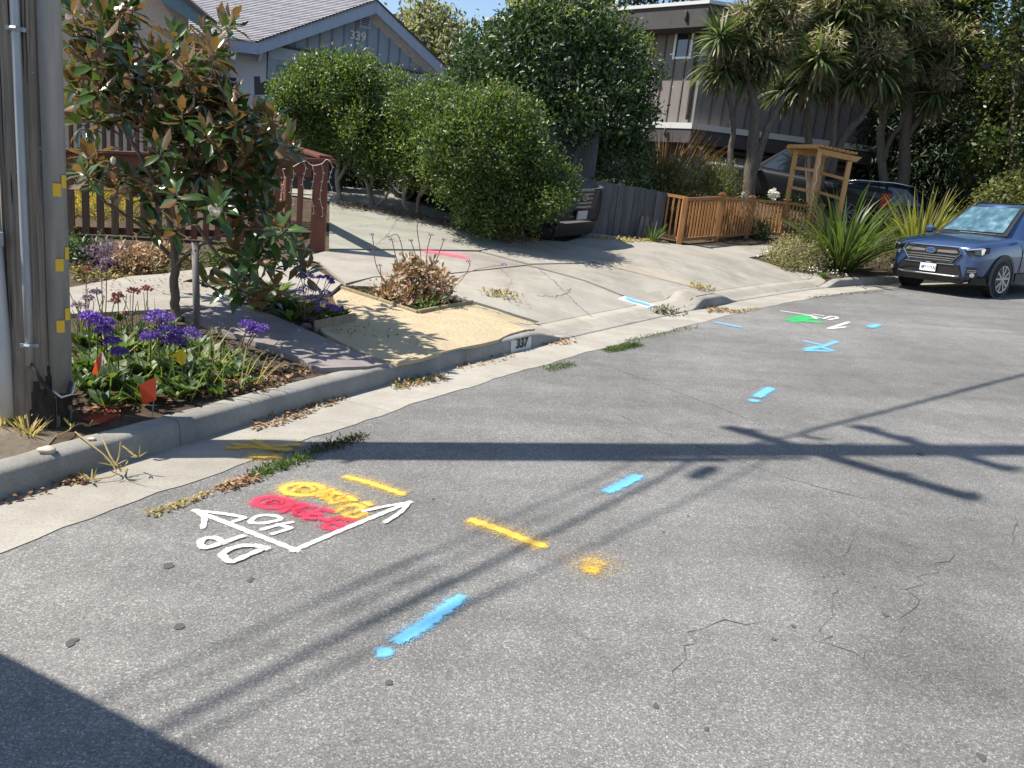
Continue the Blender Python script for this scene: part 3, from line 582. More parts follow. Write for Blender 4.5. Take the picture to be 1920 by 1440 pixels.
# ------------------------------------------------------------------ the van parked behind the camera, whose shadow fills the lower left corner
def van():
    h = 2.02; A_ = Rd(0, 1205); B_ = Rd(490, 1440); up = lambda q: q - TRAVEL * (h / -TRAVEL[2])
    a, b = up(A_), up(B_); u = unit((b - a)[:2]); back = np.array([u[1], -u[0]]) if (np.array([u[1], -u[0]]) @ np.array([-.55, -.83])) > 0 else -np.array([u[1], -u[0]])
    c0 = a[:2] - u * .25; c1 = b[:2] + u * .12; z = rz(*((c0 + c1) / 2)); root = thing('work_van', 'white work van parked behind the camera that shades the corner of the street', 'van', (*((c0 + c1) / 2 + back * 2.4), z))
    W = plain('white_van_paint', (.75, .75, .74), .3, coat=.5); T = plain('tyre_rubber_van', (.02, .02, .02), .9); L = 4.9
    def P(uu, bb, zz): q = c0 + (c1 - c0) * uu + back * bb; return (q[0], q[1], z + zz)
    mb = MB(); rows = [(0.0, .02, 2.0, .03), (.03, 0, 2.08, .0), (.5, 0, 2.1, .0), (L, 0, 2.1, 0)]
    for bb, ins, zt, _ in rows: mb.v += [P(ins, bb, .35), P(1 - ins, bb, .35), P(1 - ins, bb, zt - .12), P(.93 - ins, bb, zt), P(.07 + ins, bb, zt), P(ins, bb, zt - .12)]
    for i in range(3): mb.f += [(i * 6 + j, i * 6 + (j + 1) % 6, (i + 1) * 6 + (j + 1) % 6, (i + 1) * 6 + j) for j in range(6)]
    mb.f += [(0, 5, 4, 3, 2, 1), (18, 19, 20, 21, 22, 23)]; mb.build('body', W, root, bevel=.02)
    for uu in (.02, .98):
        for bb in (.9, 4.0): q0 = np.array(P(uu - .06, bb, .34)); q1 = np.array(P(uu + .06, bb, .34)); mb = MB(); mb.tube([q0, q1], .34, 20); mb.build('wheel', T, root)
    for uu in (.55, .8): mb = MB(); mb.tube([P(uu, .1, 2.1), P(uu, .1, 2.17), P(uu + .1, .12, 2.17), P(uu + .1, .12, 2.1)], .02, 6); mb.build('roof_rack', T, root)
van()
# ------------------------------------------------------------------ buildings
Z3 = np.array([0, 0, 1.0])
def level_D(px, py, z): d = ray(px, py); t = (z - EYE) / d[2]; return t * d[1]
class Wall:                                                          # a vertical plane through p along direction u
    def __init__(s, p, u): s.p = np.array(p, float); s.u = unit(np.array([u[0], u[1], 0.0])); n = np.cross(s.u, Z3); s.n = n if n @ (CAM - s.p) > 0 else -n
    def at(s, px, py, off=0.0): d = ray(px, py); t = ((s.p + s.n * off - CAM) @ s.n) / (d @ s.n); return CAM + d * t
    def uz(s, q): return (q - s.p) @ s.u, q[2]
    def pt(s, u, z, off=0.0): q = s.p + s.u * u + s.n * off; return np.array([q[0], q[1], z])
    def rect(s, u0, u1, z0, z1, off=0.0): return [s.pt(u0, z0, off), s.pt(u1, z0, off), s.pt(u1, z1, off), s.pt(u0, z1, off)]
def shape(name, poly, n, th, m, parent=None, bevel=0): return MB().prism(poly, n, th).build(name, m, parent, bevel=bevel)
def text_part(name, s, size, origin, xdir, ydir, m, parent, th=.01, bold=0.0, align='CENTER'):
    cu = bpy.data.curves.new('txt', 'FONT'); cu.body = s; cu.size = size; cu.align_x = align; cu.align_y = 'CENTER'; cu.extrude = th / 2; cu.offset = bold; cu.resolution_u = 2
    o = bpy.data.objects.new('txt', cu); COL.objects.link(o); me = bpy.data.meshes.new_from_object(o.evaluated_get(bpy.context.evaluated_depsgraph_get())); bpy.data.objects.remove(o)
    x = unit(xdir); y = unit(np.array(ydir, float) - x * (np.array(ydir, float) @ x)); z = np.cross(x, y); A = np.stack([x, y, z], 1); o3 = np.array(origin, float) - (org(parent) if parent else 0)
    for v in me.vertices: q = A @ np.array(v.co) + o3; v.co = q
    return link(name, me, m, parent)
M_BLUE = wood('blue_grey_siding', (.21, .25, .325), (.25, .295, .375), (3, 3, .5), .75, .06, .001); M_BLUET = wood('blue_grey_trim', (.26, .31, .41), (.31, .365, .47), (3, 3, .6), .6, .06, .001)
M_STUCCO = simple('pale_blue_stucco', (.4, .44, .5), (.46, .5, .56), 20, .85, .002)
M_WHITE = simple('white_trim_paint', (.7, .7, .69), (.8, .8, .78), 8, .5); M_SHING = simple('grey_shingle', (.26, .255, .275), (.37, .36, .38), 9, .9, .003, rand=.3)
M_BEIGE = simple('beige_stucco', (.27, .225, .2), (.31, .265, .235), 16, .9, .003); M_TEAL = simple('teal_trim', (.085, .15, .175), (.1, .18, .21), 8, .6)
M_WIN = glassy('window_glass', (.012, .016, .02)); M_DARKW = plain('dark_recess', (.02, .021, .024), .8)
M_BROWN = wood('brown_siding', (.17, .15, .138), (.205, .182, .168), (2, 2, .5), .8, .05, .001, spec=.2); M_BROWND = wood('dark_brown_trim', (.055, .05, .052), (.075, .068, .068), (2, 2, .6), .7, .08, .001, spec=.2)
M_FLASH = plain('white_metal_flashing', (.52, .51, .48), .5, .2); M_SOLAR = plain('solar_panel', (.015, .018, .03), .2)

# --- grey-blue gabled house
cD = 20.0; EV = at(487, 79, cD); zE = EV[2]; eR = at(862, 152, level_D(862, 152, zE)); eL = at(300, 52, level_D(300, 56, zE)); eL[2] = zE
uG = unit((eR - EV) * (1, 1, 0)); gW = Wall(EV, uG); AP = gW.at(706, 2); uL = unit((eL - EV) * (1, 1, 0))
house = thing('gabled_house', 'blue-grey house with a shingled gable roof and the number 339', 'house', (*(EV[:2]), lz(*EV[:2])))
Wi = Wall(EV - gW.n * .35, uG); zb = lz(*EV[:2]) - .5; W_ = np.linalg.norm((eR - EV)[:2]); apU = (AP - EV) @ uG; rise = AP[2] - zE
inset = .3; zt = lambda u: zE + rise * (u / apU if u < apU else (W_ - u) / (W_ - apU))
poly = [Wi.pt(inset, zb), Wi.pt(W_ - inset, zb), Wi.pt(W_ - inset, zt(W_ - inset) - .06), Wi.pt(apU, zE + rise - .06), Wi.pt(inset, zt(inset) - .06)]
shape('gable_wall', poly, Wi.n, .2, M_BLUE, house)
zbelt = zE + .02
shape('belt_board', Wi.rect(inset, W_ - inset, zbelt - .3, zbelt, .03), Wi.n, .06, M_BLUET, house)
shape('belt_drip', Wi.rect(inset, W_ - inset, zbelt + .003, zbelt + .055, .06), Wi.n, .09, M_BROWND, house)
u = inset + .35
M_BATB = plain('batten_dark_blue', (.13, .16, .215), .7)  # battens and panel frames in a darker blue than the siding
while u < W_ - inset - .2:
    zt_ = zt(u) - .12
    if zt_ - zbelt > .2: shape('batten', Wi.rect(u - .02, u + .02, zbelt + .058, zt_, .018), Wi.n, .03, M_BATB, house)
    u += W_ / 17.5
for a, b in ((inset + .22, inset + .75), (inset + .95, inset + 1.5)):
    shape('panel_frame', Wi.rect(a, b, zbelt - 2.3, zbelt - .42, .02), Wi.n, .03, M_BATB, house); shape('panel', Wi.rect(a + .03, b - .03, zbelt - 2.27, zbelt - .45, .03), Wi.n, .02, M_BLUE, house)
def rake(u0, z0, u1, z1):
    d = unit(np.array([u1 - u0, z1 - z0])); n_ = np.array([-d[1], d[0]]) if d[0] > 0 else np.array([d[1], -d[0]]); wd = .3
    pts = [gW.pt(u0, z0), gW.pt(u1, z1), gW.pt(u1, z1 - wd), gW.pt(u0, z0 - wd * .95)]
    shape('rake_board', pts, gW.n, .05, M_BLUET, house)
    pts = [gW.pt(u0, z0 + .045, .03), gW.pt(u1, z1 + .045, .03), gW.pt(u1, z1 + .003, .03), gW.pt(u0, z0 + .003, .03)]; shape('roof_edge', pts, gW.n, .06, M_BROWND, house)
rake(-.02, zE, apU - .003, zE + rise); rake(apU + .003, zE + rise, W_ + .02, zE)
# left roof slope with its shingle courses
LEN = 15.0; slope_v = (AP - EV); nR = unit(np.cross(uL, slope_v)); nR = nR if nR[2] > 0 else -nR; nc = 34
rb = MB(); rb.quad(EV + uL * 0, EV + uL * LEN, AP + uL * LEN, AP + Z3 * 0); rb.build('roof_deck', M_BROWND, house)
for i in range(nc):
    a = EV + slope_v * (i / nc) + nR * .012; b = EV + slope_v * min(1, (i + 1.12) / nc) + nR * .012; mb = MB(); wv = rng.normal(0, .004, 2)
    mb.prism([a - uL * .04 + nR * .022, a + uL * LEN + nR * .022, b + uL * LEN + nR * .003, b - uL * .04 + nR * .003], nR, .012); mb.build('shingle_course', M_SHING, house)
vR = (AP - (EV + uG * W_)); nR2 = unit(np.cross(uL, vR)); nR2 = nR2 if nR2[2] > 0 else -nR2
mb = MB(); q0 = EV + uG * W_; mb.prism([q0 + nR2 * .04, q0 + uL * LEN + nR2 * .04, AP + uL * LEN + nR2 * .04, AP + nR2 * .04], nR2, .06); mb.build('roof_slope', M_SHING, house)
# eave, rafter tails, brace, side wall
mb = MB(); mb.bar(EV - Z3 * .16 + uL * .02, EV + uL * LEN - Z3 * .16, .05, .26); mb.build('eave_fascia', M_BLUET, house)
mb = MB(); mb.bar(EV - Z3 * .012 - gW.n * .0 + uL * .1, EV + uL * LEN - Z3 * .012, .09, .02); mb.build('gutter_lip', M_FLASH, house)
bk = unit((EV - CAM) * (1, 1, 0)); sw = EV + uG * inset + bk * .35
sW = Wall(sw - uL * .0, uL); shape('side_wall', [sW.pt(.12, zb), sW.pt(12, zb), sW.pt(12, zE - .12), sW.pt(.12, zE - .12)], sW.n, .2, M_STUCCO, house)
mb = MB(); mb.prism([EV + uL * .1 - Z3 * .1, EV + uL * 12 - Z3 * .1, sW.pt(12, zE - .06), sW.pt(.1, zE - .06)], Z3, .03); mb.build('soffit', M_BLUE, house)
for k in (.62, 2.2, 3.8, 5.4):
    q = EV + uL * k - Z3 * .37; mb = MB(); mb.bar(q, q + bk * .5 + Z3 * .02, .11, .17); mb.build('rafter_tail', M_WHITE, house)
mb = MB(); mb.bar(gW.at(492, 87, -.05), gW.at(486, 113, -.3), .09, .09); mb.build('corner_bracket', M_BLUET, house)
mb = MB(); mb.bar(sW.at(455, 100, .12), sW.at(482, 112, .05), .07, .08); mb.build('knee_brace', M_BLUET, house)
def win(wall, pxs, parent, fr, m_frame, m_glass, name='window', prd=.03):
    q = [wall.uz(wall.at(*p)) for p in pxs]; u0, u1 = min(a for a, _ in q), max(a for a, _ in q); z0, z1 = min(b for _, b in q), max(b for _, b in q)
    f = MB()
    for r in ((u0, u1, z1 - fr, z1), (u0, u1, z0, z0 + fr), (u0, u0 + fr, z0 + fr + .001, z1 - fr - .001), (u1 - fr, u1, z0 + fr + .001, z1 - fr - .001)): f.prism(wall.rect(*r, prd), wall.n, .05)
    w = f.build(name, m_frame, parent); shape('pane', wall.rect(u0 + fr, u1 - fr, z0 + fr, z1 - fr, .006), wall.n, .01, m_glass, w); return w, (u0, u1, z0, z1)
win(sW, [(402, 142), (442, 230)], house, .06, M_DARKW, M_WIN)
# louvred gable vent and house number
v0, v1 = Wi.uz(Wi.at(674, 26)), Wi.uz(Wi.at(693, 56)); u0, u1 = v0[0], v1[0]; z0, z1 = v1[1], v0[1]
vent = MB()
for r in ((u0, u1, z1 - .05, z1), (u0, u1, z0, z0 + .05), (u0, u0 + .04, z0 + .051, z1 - .051), (u1 - .04, u1, z0 + .051, z1 - .051)): vent.prism(Wi.rect(*r, .05), Wi.n, .05)
vent = vent.build('gable_vent', M_BLUET, house); shape('vent_back', Wi.rect(u0 + .04, u1 - .04, z0 + .05, z1 - .05, .021), Wi.n, .02, M_DARKW, vent)
for k in range(5):
    zc = z0 + .05 + (z1 - z0 - .1) * (k + .5) / 5; mb = MB(); mb.bar(Wi.pt(u0 + .04, zc, .035), Wi.pt(u1 - .04, zc, .035), .035, (z1 - z0) / 15, up=Z3); mb.build('louvre', M_BLUET, vent)
nc_ = Wi.at(671, 68, .03); text_part('house_number', '339', .30, nc_, Wi.u if Wi.u @ RT > 0 else -Wi.u, Z3, simple('pale_number', (.42, .43, .44), (.5, .5, .5), 5), house, .03, .012)

# --- beige house with teal barge board, far left
bD = 17.0; bp = at(310, 2, bD); bh = thing('stucco_house', 'beige stucco house with a teal barge board behind the magnolia', 'house', (*at(200, 300, bD)[:2], lz(*at(200, 300, bD)[:2])))
bW = Wall(bp, (1, .08)); zz0 = bh.location[2] - .5
shape('wall', [bW.at(-60, 330)[:2].tolist() + [zz0], bW.at(345, 330)[:2].tolist() + [zz0], bW.at(346, 26), bW.at(318, 8), bW.at(250, -60), bW.at(100, -170), bW.at(-60, -60)], bW.n, .2, M_BEIGE, bh)
shape('barge_board', [bW.at(225, -70, .4), bW.at(250, -72, .4), bW.at(384, 32, .4), bW.at(384, 48, .4), bW.at(370, 47, .4), bW.at(304, 3, .4)], bW.n, .06, M_TEAL, bh)
shape('roof_edge', [bW.at(240, -82, .45), bW.at(258, -84, .45), bW.at(388, 28, .45), bW.at(384, 34, .45)], bW.n, .7, M_BROWND, bh)
shape('corner_board', [bW.at(340, 24, .02), bW.at(352, 32, .02), bW.at(352, 330, .02), bW.at(340, 330, .02)], bW.n, .05, M_BEIGE, bh)

# --- two-storey brown house
hD = 25.0; HC = at(1330, 7, hD); zT = HC[2]; hl = at(1085, 26, level_D(1085, 26, zT)); uA = unit((hl - HC) * (1, 1, 0)); hr = at(1480, 31, level_D(1480, 31, zT)); uB = unit((hr - HC) * (1, 1, 0))
bh2 = thing('brown_house', 'two-storey brown batten-clad house with a flat roof behind the cabbage palms', 'house', (*HC[:2], lz(*HC[:2])))
fA, fB = Wall(HC, uA), Wall(HC, uB); FD = .62
def corner_in(off):                                                  # roof corner moved inwards by off on both faces
    A = np.array([fA.n[:2], fB.n[:2]]); b = np.array([fA.n[:2] @ HC[:2] - off, fB.n[:2] @ HC[:2] - off]); return np.linalg.solve(A, b)
def slab(z0, z1, off, la, lb, name, m, deep=9):
    c = corner_in(off); a = c + uA[:2] * la; b = c + uB[:2] * lb; bk_ = -fA.n[:2] * .5 - fB.n[:2] * .5; bk_ = bk_ / np.hypot(*bk_) * deep
    pts = [c, b, b + bk_, a + bk_, a]; mb = MB(); k = len(pts); mb.v = [(*p, z0) for p in pts] + [(*p, z1) for p in pts]
    ar = sum(pts[i][0] * pts[(i + 1) % k][1] - pts[(i + 1) % k][0] * pts[i][1] for i in range(k)); mb.f = [tuple(range(k))[::-1], tuple(range(k, 2 * k))] + [(i, (i + 1) % k, k + (i + 1) % k, k + i) for i in range(k)]
    if ar < 0: mb.f = [f[::-1] for f in mb.f]
    return mb.build(name, m, bh2)
zw = fA.at(1303, 232, -.5)[2]; zg = bh2.location[2] - .6
slab(zT - FD, zT - .003, 0, 9, 16, 'roof_fascia', M_BROWND); slab(zT, zT + .1, -.06, 9, 16, 'roof_edging', M_FLASH)
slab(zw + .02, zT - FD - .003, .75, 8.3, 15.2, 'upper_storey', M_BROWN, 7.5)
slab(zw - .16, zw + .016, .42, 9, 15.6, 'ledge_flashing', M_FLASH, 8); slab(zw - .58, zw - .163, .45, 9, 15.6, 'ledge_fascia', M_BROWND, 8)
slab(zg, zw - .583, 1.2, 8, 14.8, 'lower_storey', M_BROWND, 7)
cu = corner_in(.75); wA, wB = Wall((*cu, 0), uA), Wall((*cu, 0), uB)
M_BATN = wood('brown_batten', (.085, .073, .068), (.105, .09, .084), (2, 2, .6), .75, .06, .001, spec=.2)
for k in range(22):
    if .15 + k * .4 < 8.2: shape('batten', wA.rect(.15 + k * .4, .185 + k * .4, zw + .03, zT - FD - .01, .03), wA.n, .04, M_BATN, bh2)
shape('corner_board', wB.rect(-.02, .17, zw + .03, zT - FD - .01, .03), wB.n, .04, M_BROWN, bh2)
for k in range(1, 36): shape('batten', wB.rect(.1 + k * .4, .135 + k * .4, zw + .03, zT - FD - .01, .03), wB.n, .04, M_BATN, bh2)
win(wA, [(1268, 59), (1303, 59), (1270, 111)], bh2, .07, M_WHITE, M_WIN); win(wA, [(1150, 64), (1187, 64), (1185, 120)], bh2, .07, M_WHITE, M_WIN)
win(wB, [(1376, 118), (1404, 158)], bh2, .08, M_WHITE, M_WIN)
def pipe(pts, r, m, name='downpipe'): MB().tube(catmull(pts, 5), r, 8).build(name, m, bh2, True)
pipe([fA.at(1287, 20, .05), fA.at(1286, 36, .05), fA.at(1292, 42, -.2), wA.at(1306, 58, .08), wA.at(1304, 100, .08), wA.at(1294, 170, .08), wA.at(1287, 224, .08)], .045, M_BROWND)
pipe([fA.at(1248, 240, -.36), fA.at(1247, 252, -.36), fA.at(1262, 264, -.6), wA.at(1280, 276, -.3), wA.at(1277, 292, -.3)], .045, M_BROWND)
vq = wA.at(1228, 132, .0); shape('wall_vent', [vq + wA.u * .16 * s + Z3 * h_ + wA.n * o_ for s, h_, o_ in ((-1, -.14, .26), (1, -.14, .26), (1, .14, .02), (-1, .14, .02))], unit(wA.n + Z3), .03, M_BROWN, bh2)
cl_ = corner_in(1.2); lA, lB = Wall((*cl_, 0), uA), Wall((*cl_, 0), uB)
gq = lB.uz(lB.at(1320, 281)); shape('garage_head', lB.rect(gq[0], gq[0] + 5.4, gq[1] - .03, gq[1] + .05, .03), lB.n, .06, M_BROWN, bh2)
for k in range(4):
    for j in range(3): shape('garage_panel', lB.rect(gq[0] + .05 + k * 1.32, gq[0] + 1.29 + k * 1.32, gq[1] - .1 - .62 * (j + 1), gq[1] - .16 - .62 * j, .03), lB.n, .04, M_BROWN, bh2)
lq = lB.at(1302, 273, .1)
for s in (-.1, .13): mb = MB(); mb.tube([lq + lB.u * s, lq + lB.u * s * 1.2 + lB.n * .06 - Z3 * .02, lq + lB.u * s * 1.8 + lB.n * .14 - Z3 * .05], [.04, .07, .085], 10); mb.build('flood_light', M_WHITE, bh2, True)
MB().box(lq, (.22, .06, .1), (lB.u, lB.n, Z3)).build('lamp_base', M_BROWN, bh2)
c_ = corner_in(.8)
for k in range(3): a = c_ + uA[:2] * (.8 + 2.1 * k) - fA.n[:2] * 1.0; b = a + uA[:2] * 2.0; bk_ = -fA.n[:2] * 1.5; mb = MB(); mb.prism([(*a, zT + .2), (*b, zT + .2), (*(b + bk_), zT + .62), (*(a + bk_), zT + .62)], Z3, .04); mb.build('solar_panel', M_SOLAR, bh2)
mb = MB(); q = fA.at(1156, 10, -.6); mb.tube([q - Z3 * .2, q + Z3 * .35], .05, 8); mb.build('vent_pipe', M_WHITE, bh2)

# ------------------------------------------------------------------ fences
M_RED = wood('redwood_stain', (.1, .033, .021), (.19, .066, .038), (12, 12, 1.2), .55, .3, .002, (.08, .022, .013)); M_OLDP = wood('old_brown_picket', (.06, .036, .024), (.15, .095, .06), (14, 14, 1), .8, .35, .002)
M_CEDAR = wood('new_cedar', (.25, .11, .036), (.43, .205, .075), (10, 10, 1), .6, .3, .002); M_GOLD = wood('golden_cedar', (.4, .2, .07), (.6, .34, .13), (10, 10, 1), .6, .25, .002); M_GREYW = wood('grey_weathered_plank', (.10, .092, .088), (.25, .23, .215), (9, 9, .7), .9, .45, .004); M_DARKP = wood('dark_weathered_plank', (.05, .05, .055), (.11, .108, .115), (9, 9, .7), .9, .45, .004)
# redwood picket fence by the path, corner post at the driveway
fc = G(607, 473); fl = at(-140, 486, fc[1] * .92); fl = np.array([fl[0], fl[1], lz(fl[0], fl[1])])
FW = Wall(fc, (fl - fc)); LF = np.linalg.norm((fl - fc)[:2]); fu = FW.u
fence = thing('picket_fence', 'dark red picket fence with a capped corner post beside the old driveway', 'fence', fc)
fz = lambda u: lz(*(FW.p + fu * u)[:2]); top = FW.at(607, 304)[2]; topL = FW.at(140, 287)[2]; uL_ = FW.uz(FW.at(140, 287))[0]; ztop = lambda u: top + (topL - top) * (u / uL_)
shape('corner_post', [FW.at(588, 303, .06), FW.at(615, 301, .06), np.array([*FW.at(608, 473, .06)[:2], fc[2] - .05]), np.array([*FW.at(580, 470, .06)[:2], fc[2] - .05])], FW.n, .15, M_RED, fence, .006)
def railseg(u0, u1, dz, h, th, off, name, m, n=1):
    shape(name, [FW.pt(u0, ztop(u0) + dz, off), FW.pt(u1, ztop(u1) + dz, off), FW.pt(u1, ztop(u1) + dz - h, off), FW.pt(u0, ztop(u0) + dz - h, off)], FW.n, th, m, fence, .004)
railseg(.2, LF, 0, .2, .04, .02, 'top_board', M_RED); railseg(-.1, LF, .045, .042, .2, .09, 'cap_rail', M_RED)
railseg(.2, LF, -.92, .09, .04, -.03, 'bottom_rail', M_RED)
u = .33; i = 0
while u < LF:
    z1 = ztop(u) - .19; z0 = fz(u) + .04; mb = MB()
    m_ = M_RED if u < 2.0 else M_OLDP; mb.bar(FW.pt(u, z0, .05), FW.pt(u, z1 + .005, .05), .075 if u < 2 else .085, .03, up=FW.n); mb.build('picket', m_, fence, bevel=.004); u += .148 if u < 2 else .175; i += 1
pw = FW.u; side_dir = unit(at(455, 205, 12.6)[:2] - fc[:2]); bk2 = np.array([*side_dir, 0]); SWl = Wall(fc + fu * .05, bk2)
mb = MB(); a = FW.at(612, 300, .02) - fu * .0; b = at(500, 262, 12.4); mb.bar(a + Z3 * .03, b, .2, .045); mb.build('side_cap_rail', M_RED, fence, bevel=.004)
mb = MB(); mb.bar(a - Z3 * .1, b - Z3 * .12, .04, .16); mb.build('side_board', M_RED, fence)
for k in range(9, 16):
    q = a + (b - a) * k / 16; zz_ = lz(q[0], q[1]) + .04; mb = MB(); mb.bar((q[0], q[1], zz_), (q[0], q[1], q[2] - .16), .08, .03, up=(*unit(np.array([-bk2[1], bk2[0]])), 0)); mb.build('picket', M_RED, fence)
# string of icicle lights along the fence end
M_WIRE = plain('white_light_wire', (.75, .74, .7), .5); sl_ = thing('string_lights', 'white icicle light string drooping from the red fence corner', 'string lights', FW.at(571, 303, .09))
main = [FW.at(x, y, .11) for x, y in [(530, 317), (548, 313), (571, 302), (586, 310), (603, 307), (612, 299), (620, 303)]]
MB().tube(catmull(main, 5), .0028, 5).build('wire', M_WIRE, sl_)
for x, y, L_ in [(548, 313, 70), (570, 304, 62), (586, 310, 90), (603, 307, 98), (620, 303, 56), (530, 317, 85)]:
    pts = [FW.at(x + 3 * math.sin(k * 1.3), y + L_ * k / 6, .11) for k in range(7)]; MB().tube(catmull(pts, 3), .002, 5).build('drop_wire', M_WIRE, sl_)
    for k in range(1, 7): q = pts[k]; MB().tube([q, q + fu * .025 * (-1) ** k - Z3 * .012], [.004, .003], 6).build('bulb', M_WIRE, sl_)
# deck with its railing behind the fence
dk = thing('deck', 'raised wooden deck with a red topped railing behind the picket fence', 'deck', (*at(180, 300, 12.5)[:2], lz(*at(180, 300, 12.5)[:2])))
DW = Wall(at(140, 215, 12.5), (1, .1)); dz_ = dk.location[2] - .3
u0_, u1_ = DW.uz(DW.at(-80, 210))[0], DW.uz(DW.at(330, 230))[0]; zt0 = DW.at(140, 208)[2]; zt1 = DW.at(140, 281)[2]
shape('cap_rail', DW.rect(u0_, u1_, zt0 - .05, zt0, .1), DW.n, .16, M_RED, dk); shape('upper_rail', DW.rect(u0_, u1_, zt0 - .15, zt0 - .053, .03), DW.n, .05, M_OLDP, dk)
shape('deck_edge', DW.rect(u0_, u1_, zt1 - .045, zt1, .09), DW.n, .2, M_GREYW, dk); shape('skirt_board', DW.rect(u0_, u1_, zt1 - .36, zt1 - .05, .03), DW.n, .04, M_DARKP, dk)
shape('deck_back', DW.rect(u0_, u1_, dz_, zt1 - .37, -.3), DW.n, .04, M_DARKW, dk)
u = u0_ + .05
while u < u1_: mb = MB(); mb.bar(DW.pt(u, zt1, .0), DW.pt(u, zt0 - .152, .0), .05, .045, up=DW.n); mb.build('baluster', M_OLDP, dk); u += .125
# red stair wall and grey plank fence with a dark shade cloth
pf = thing('plank_fence', 'tall weathered grey plank fence in front of the numbered house', 'fence', (*at(540, 250, 16.5)[:2], lz(*at(540, 250, 16.5)[:2])))
PW = Wall(at(500, 180, 16.5), (1, .12)); ua, ub = PW.uz(PW.at(474, 180))[0], PW.uz(PW.at(760, 200))[0]; u = ua; k = 0
while u < ub:
    zt_ = PW.at(470, 181)[2] + .0 if u < PW.uz(PW.at(520, 180))[0] else PW.at(540, 160)[2]; zt_ += rng.normal(0, .02); p0, p1 = PW.rect(u + .004, u + .136, pf.location[2] - .3, zt_, rng.normal(0, .006))[0::2]
    shape('plank', PW.rect(u + .004, u + .136, pf.location[2] - .3, zt_, rng.normal(0, .006)), PW.n, .022, M_GREYW, pf); u += .14; k += 1
shape('shade_cloth', [PW.at(476, 143, .05), PW.at(487, 143, .05), PW.at(488, 156, .05), PW.at(496, 152, .05), PW.at(505, 154, .05), PW.at(515, 152, .05), PW.at(524, 177, .05), PW.at(477, 178, .05)], PW.n, .02, M_DARKW, pf)
rw = thing('stair_wall', 'red brown boarded side of the stairs in front of the grey planks', 'wall', (*at(500, 300, 14.5)[:2], lz(*at(500, 300, 14.5)[:2]))); RWl = Wall(at(500, 220, 14.5), (1, .15))
for k in range(7):
    a0, a1 = 470 + k * 9.4, 470 + (k + 1) * 9.4 - .6; yt = lambda x: 217 + (x - 470) * .1; pz0 = rw.location[2] - .3; A_, B_ = RWl.at(a0, yt(a0)), RWl.at(a1, yt(a1)); shape('board', [(*A_[:2], pz0), (*B_[:2], pz0), B_, A_], RWl.n, .03, M_RED, rw)
MB().bar(RWl.at(537, 215, .05), (*RWl.at(535, 300, .05)[:2], rw.location[2] - .2), .1, .1, up=RWl.n).build('post', M_RED, rw)
dbx = thing('storage_box', 'black box behind the first hedge shrub beside the red boards', 'box', (*at(570, 300, 15.2)[:2], lz(*at(570, 300, 15.2)[:2]))); BW = Wall(at(570, 230, 15.2), (1, .1))
shape('box_body', [(*BW.at(541, 229)[:2], dbx.location[2]), (*BW.at(640, 240)[:2], dbx.location[2]), BW.at(640, 238), BW.at(541, 229)], BW.n, .6, M_DARKW, dbx, .02); shape('box_lid', [BW.at(539, 231, .03), BW.at(642, 240, .03), BW.at(642, 236, .03), BW.at(539, 226, .03)], BW.n, .66, M_DARKW, dbx)
# gate with tall planks and a dark cart behind the big hedge
gt = thing('plank_gate', 'tall dark plank gate between the hedge and the big leafy tree', 'gate', (*at(1080, 330, 17)[:2], lz(*at(1080, 330, 17)[:2]))); GW = Wall(at(1080, 300, 17), (1, .05)); ga, gb = GW.uz(GW.at(1020, 300))[0], GW.uz(GW.at(1117, 300))[0]; u = ga
while u < gb: shape('plank', GW.rect(u + .003, u + .137, gt.location[2] - .2, GW.at(1080, 240)[2] + rng.normal(0, .03), rng.normal(0, .006)), GW.n, .025, M_DARKP, gt); u += .14
sg = shape('gate_window', [GW.at(1048, 262, .03), GW.at(1084, 266, .03), GW.at(1075, 302, .03), GW.at(1044, 296, .03)], GW.n, .02, M_DARKW, gt)
lf = thing('plank_fence', 'low dark weathered plank fence between the parked grey car and the cedar fence', 'fence', G(1170, 440)); L0, L1 = G(1105, 441), G(1236, 449); LW = Wall(L0, L1 - L0); n_ = int(np.linalg.norm((L1 - L0)[:2]) / .135) + 1
za, zb_ = LW.at(1106, 337)[2], LW.at(1226, 357)[2]; LL = np.linalg.norm((L1 - L0)[:2])
for k in range(-2, n_):
    u = k * .135; zt_ = za + (zb_ - za) * u / LL + rng.normal(0, .012); shape('plank', LW.rect(u + .003, u + .132, lz(*(LW.p + LW.u * u)[:2]) - .05, zt_, rng.normal(0, .006)), LW.n, .022, M_DARKP, lf)
for k in range(2): q = G(1196 + k * 9, 447); w = Wall(q, L1 - L0); shape('broken_plank', [w.pt(-.05, q[2] - .05), w.pt(.06, q[2] - .05), w.pt(.1, q[2] + .42), w.pt(.02, q[2] + .45)], unit(w.n + Z3 * .2), .02, M_GREYW, lf)
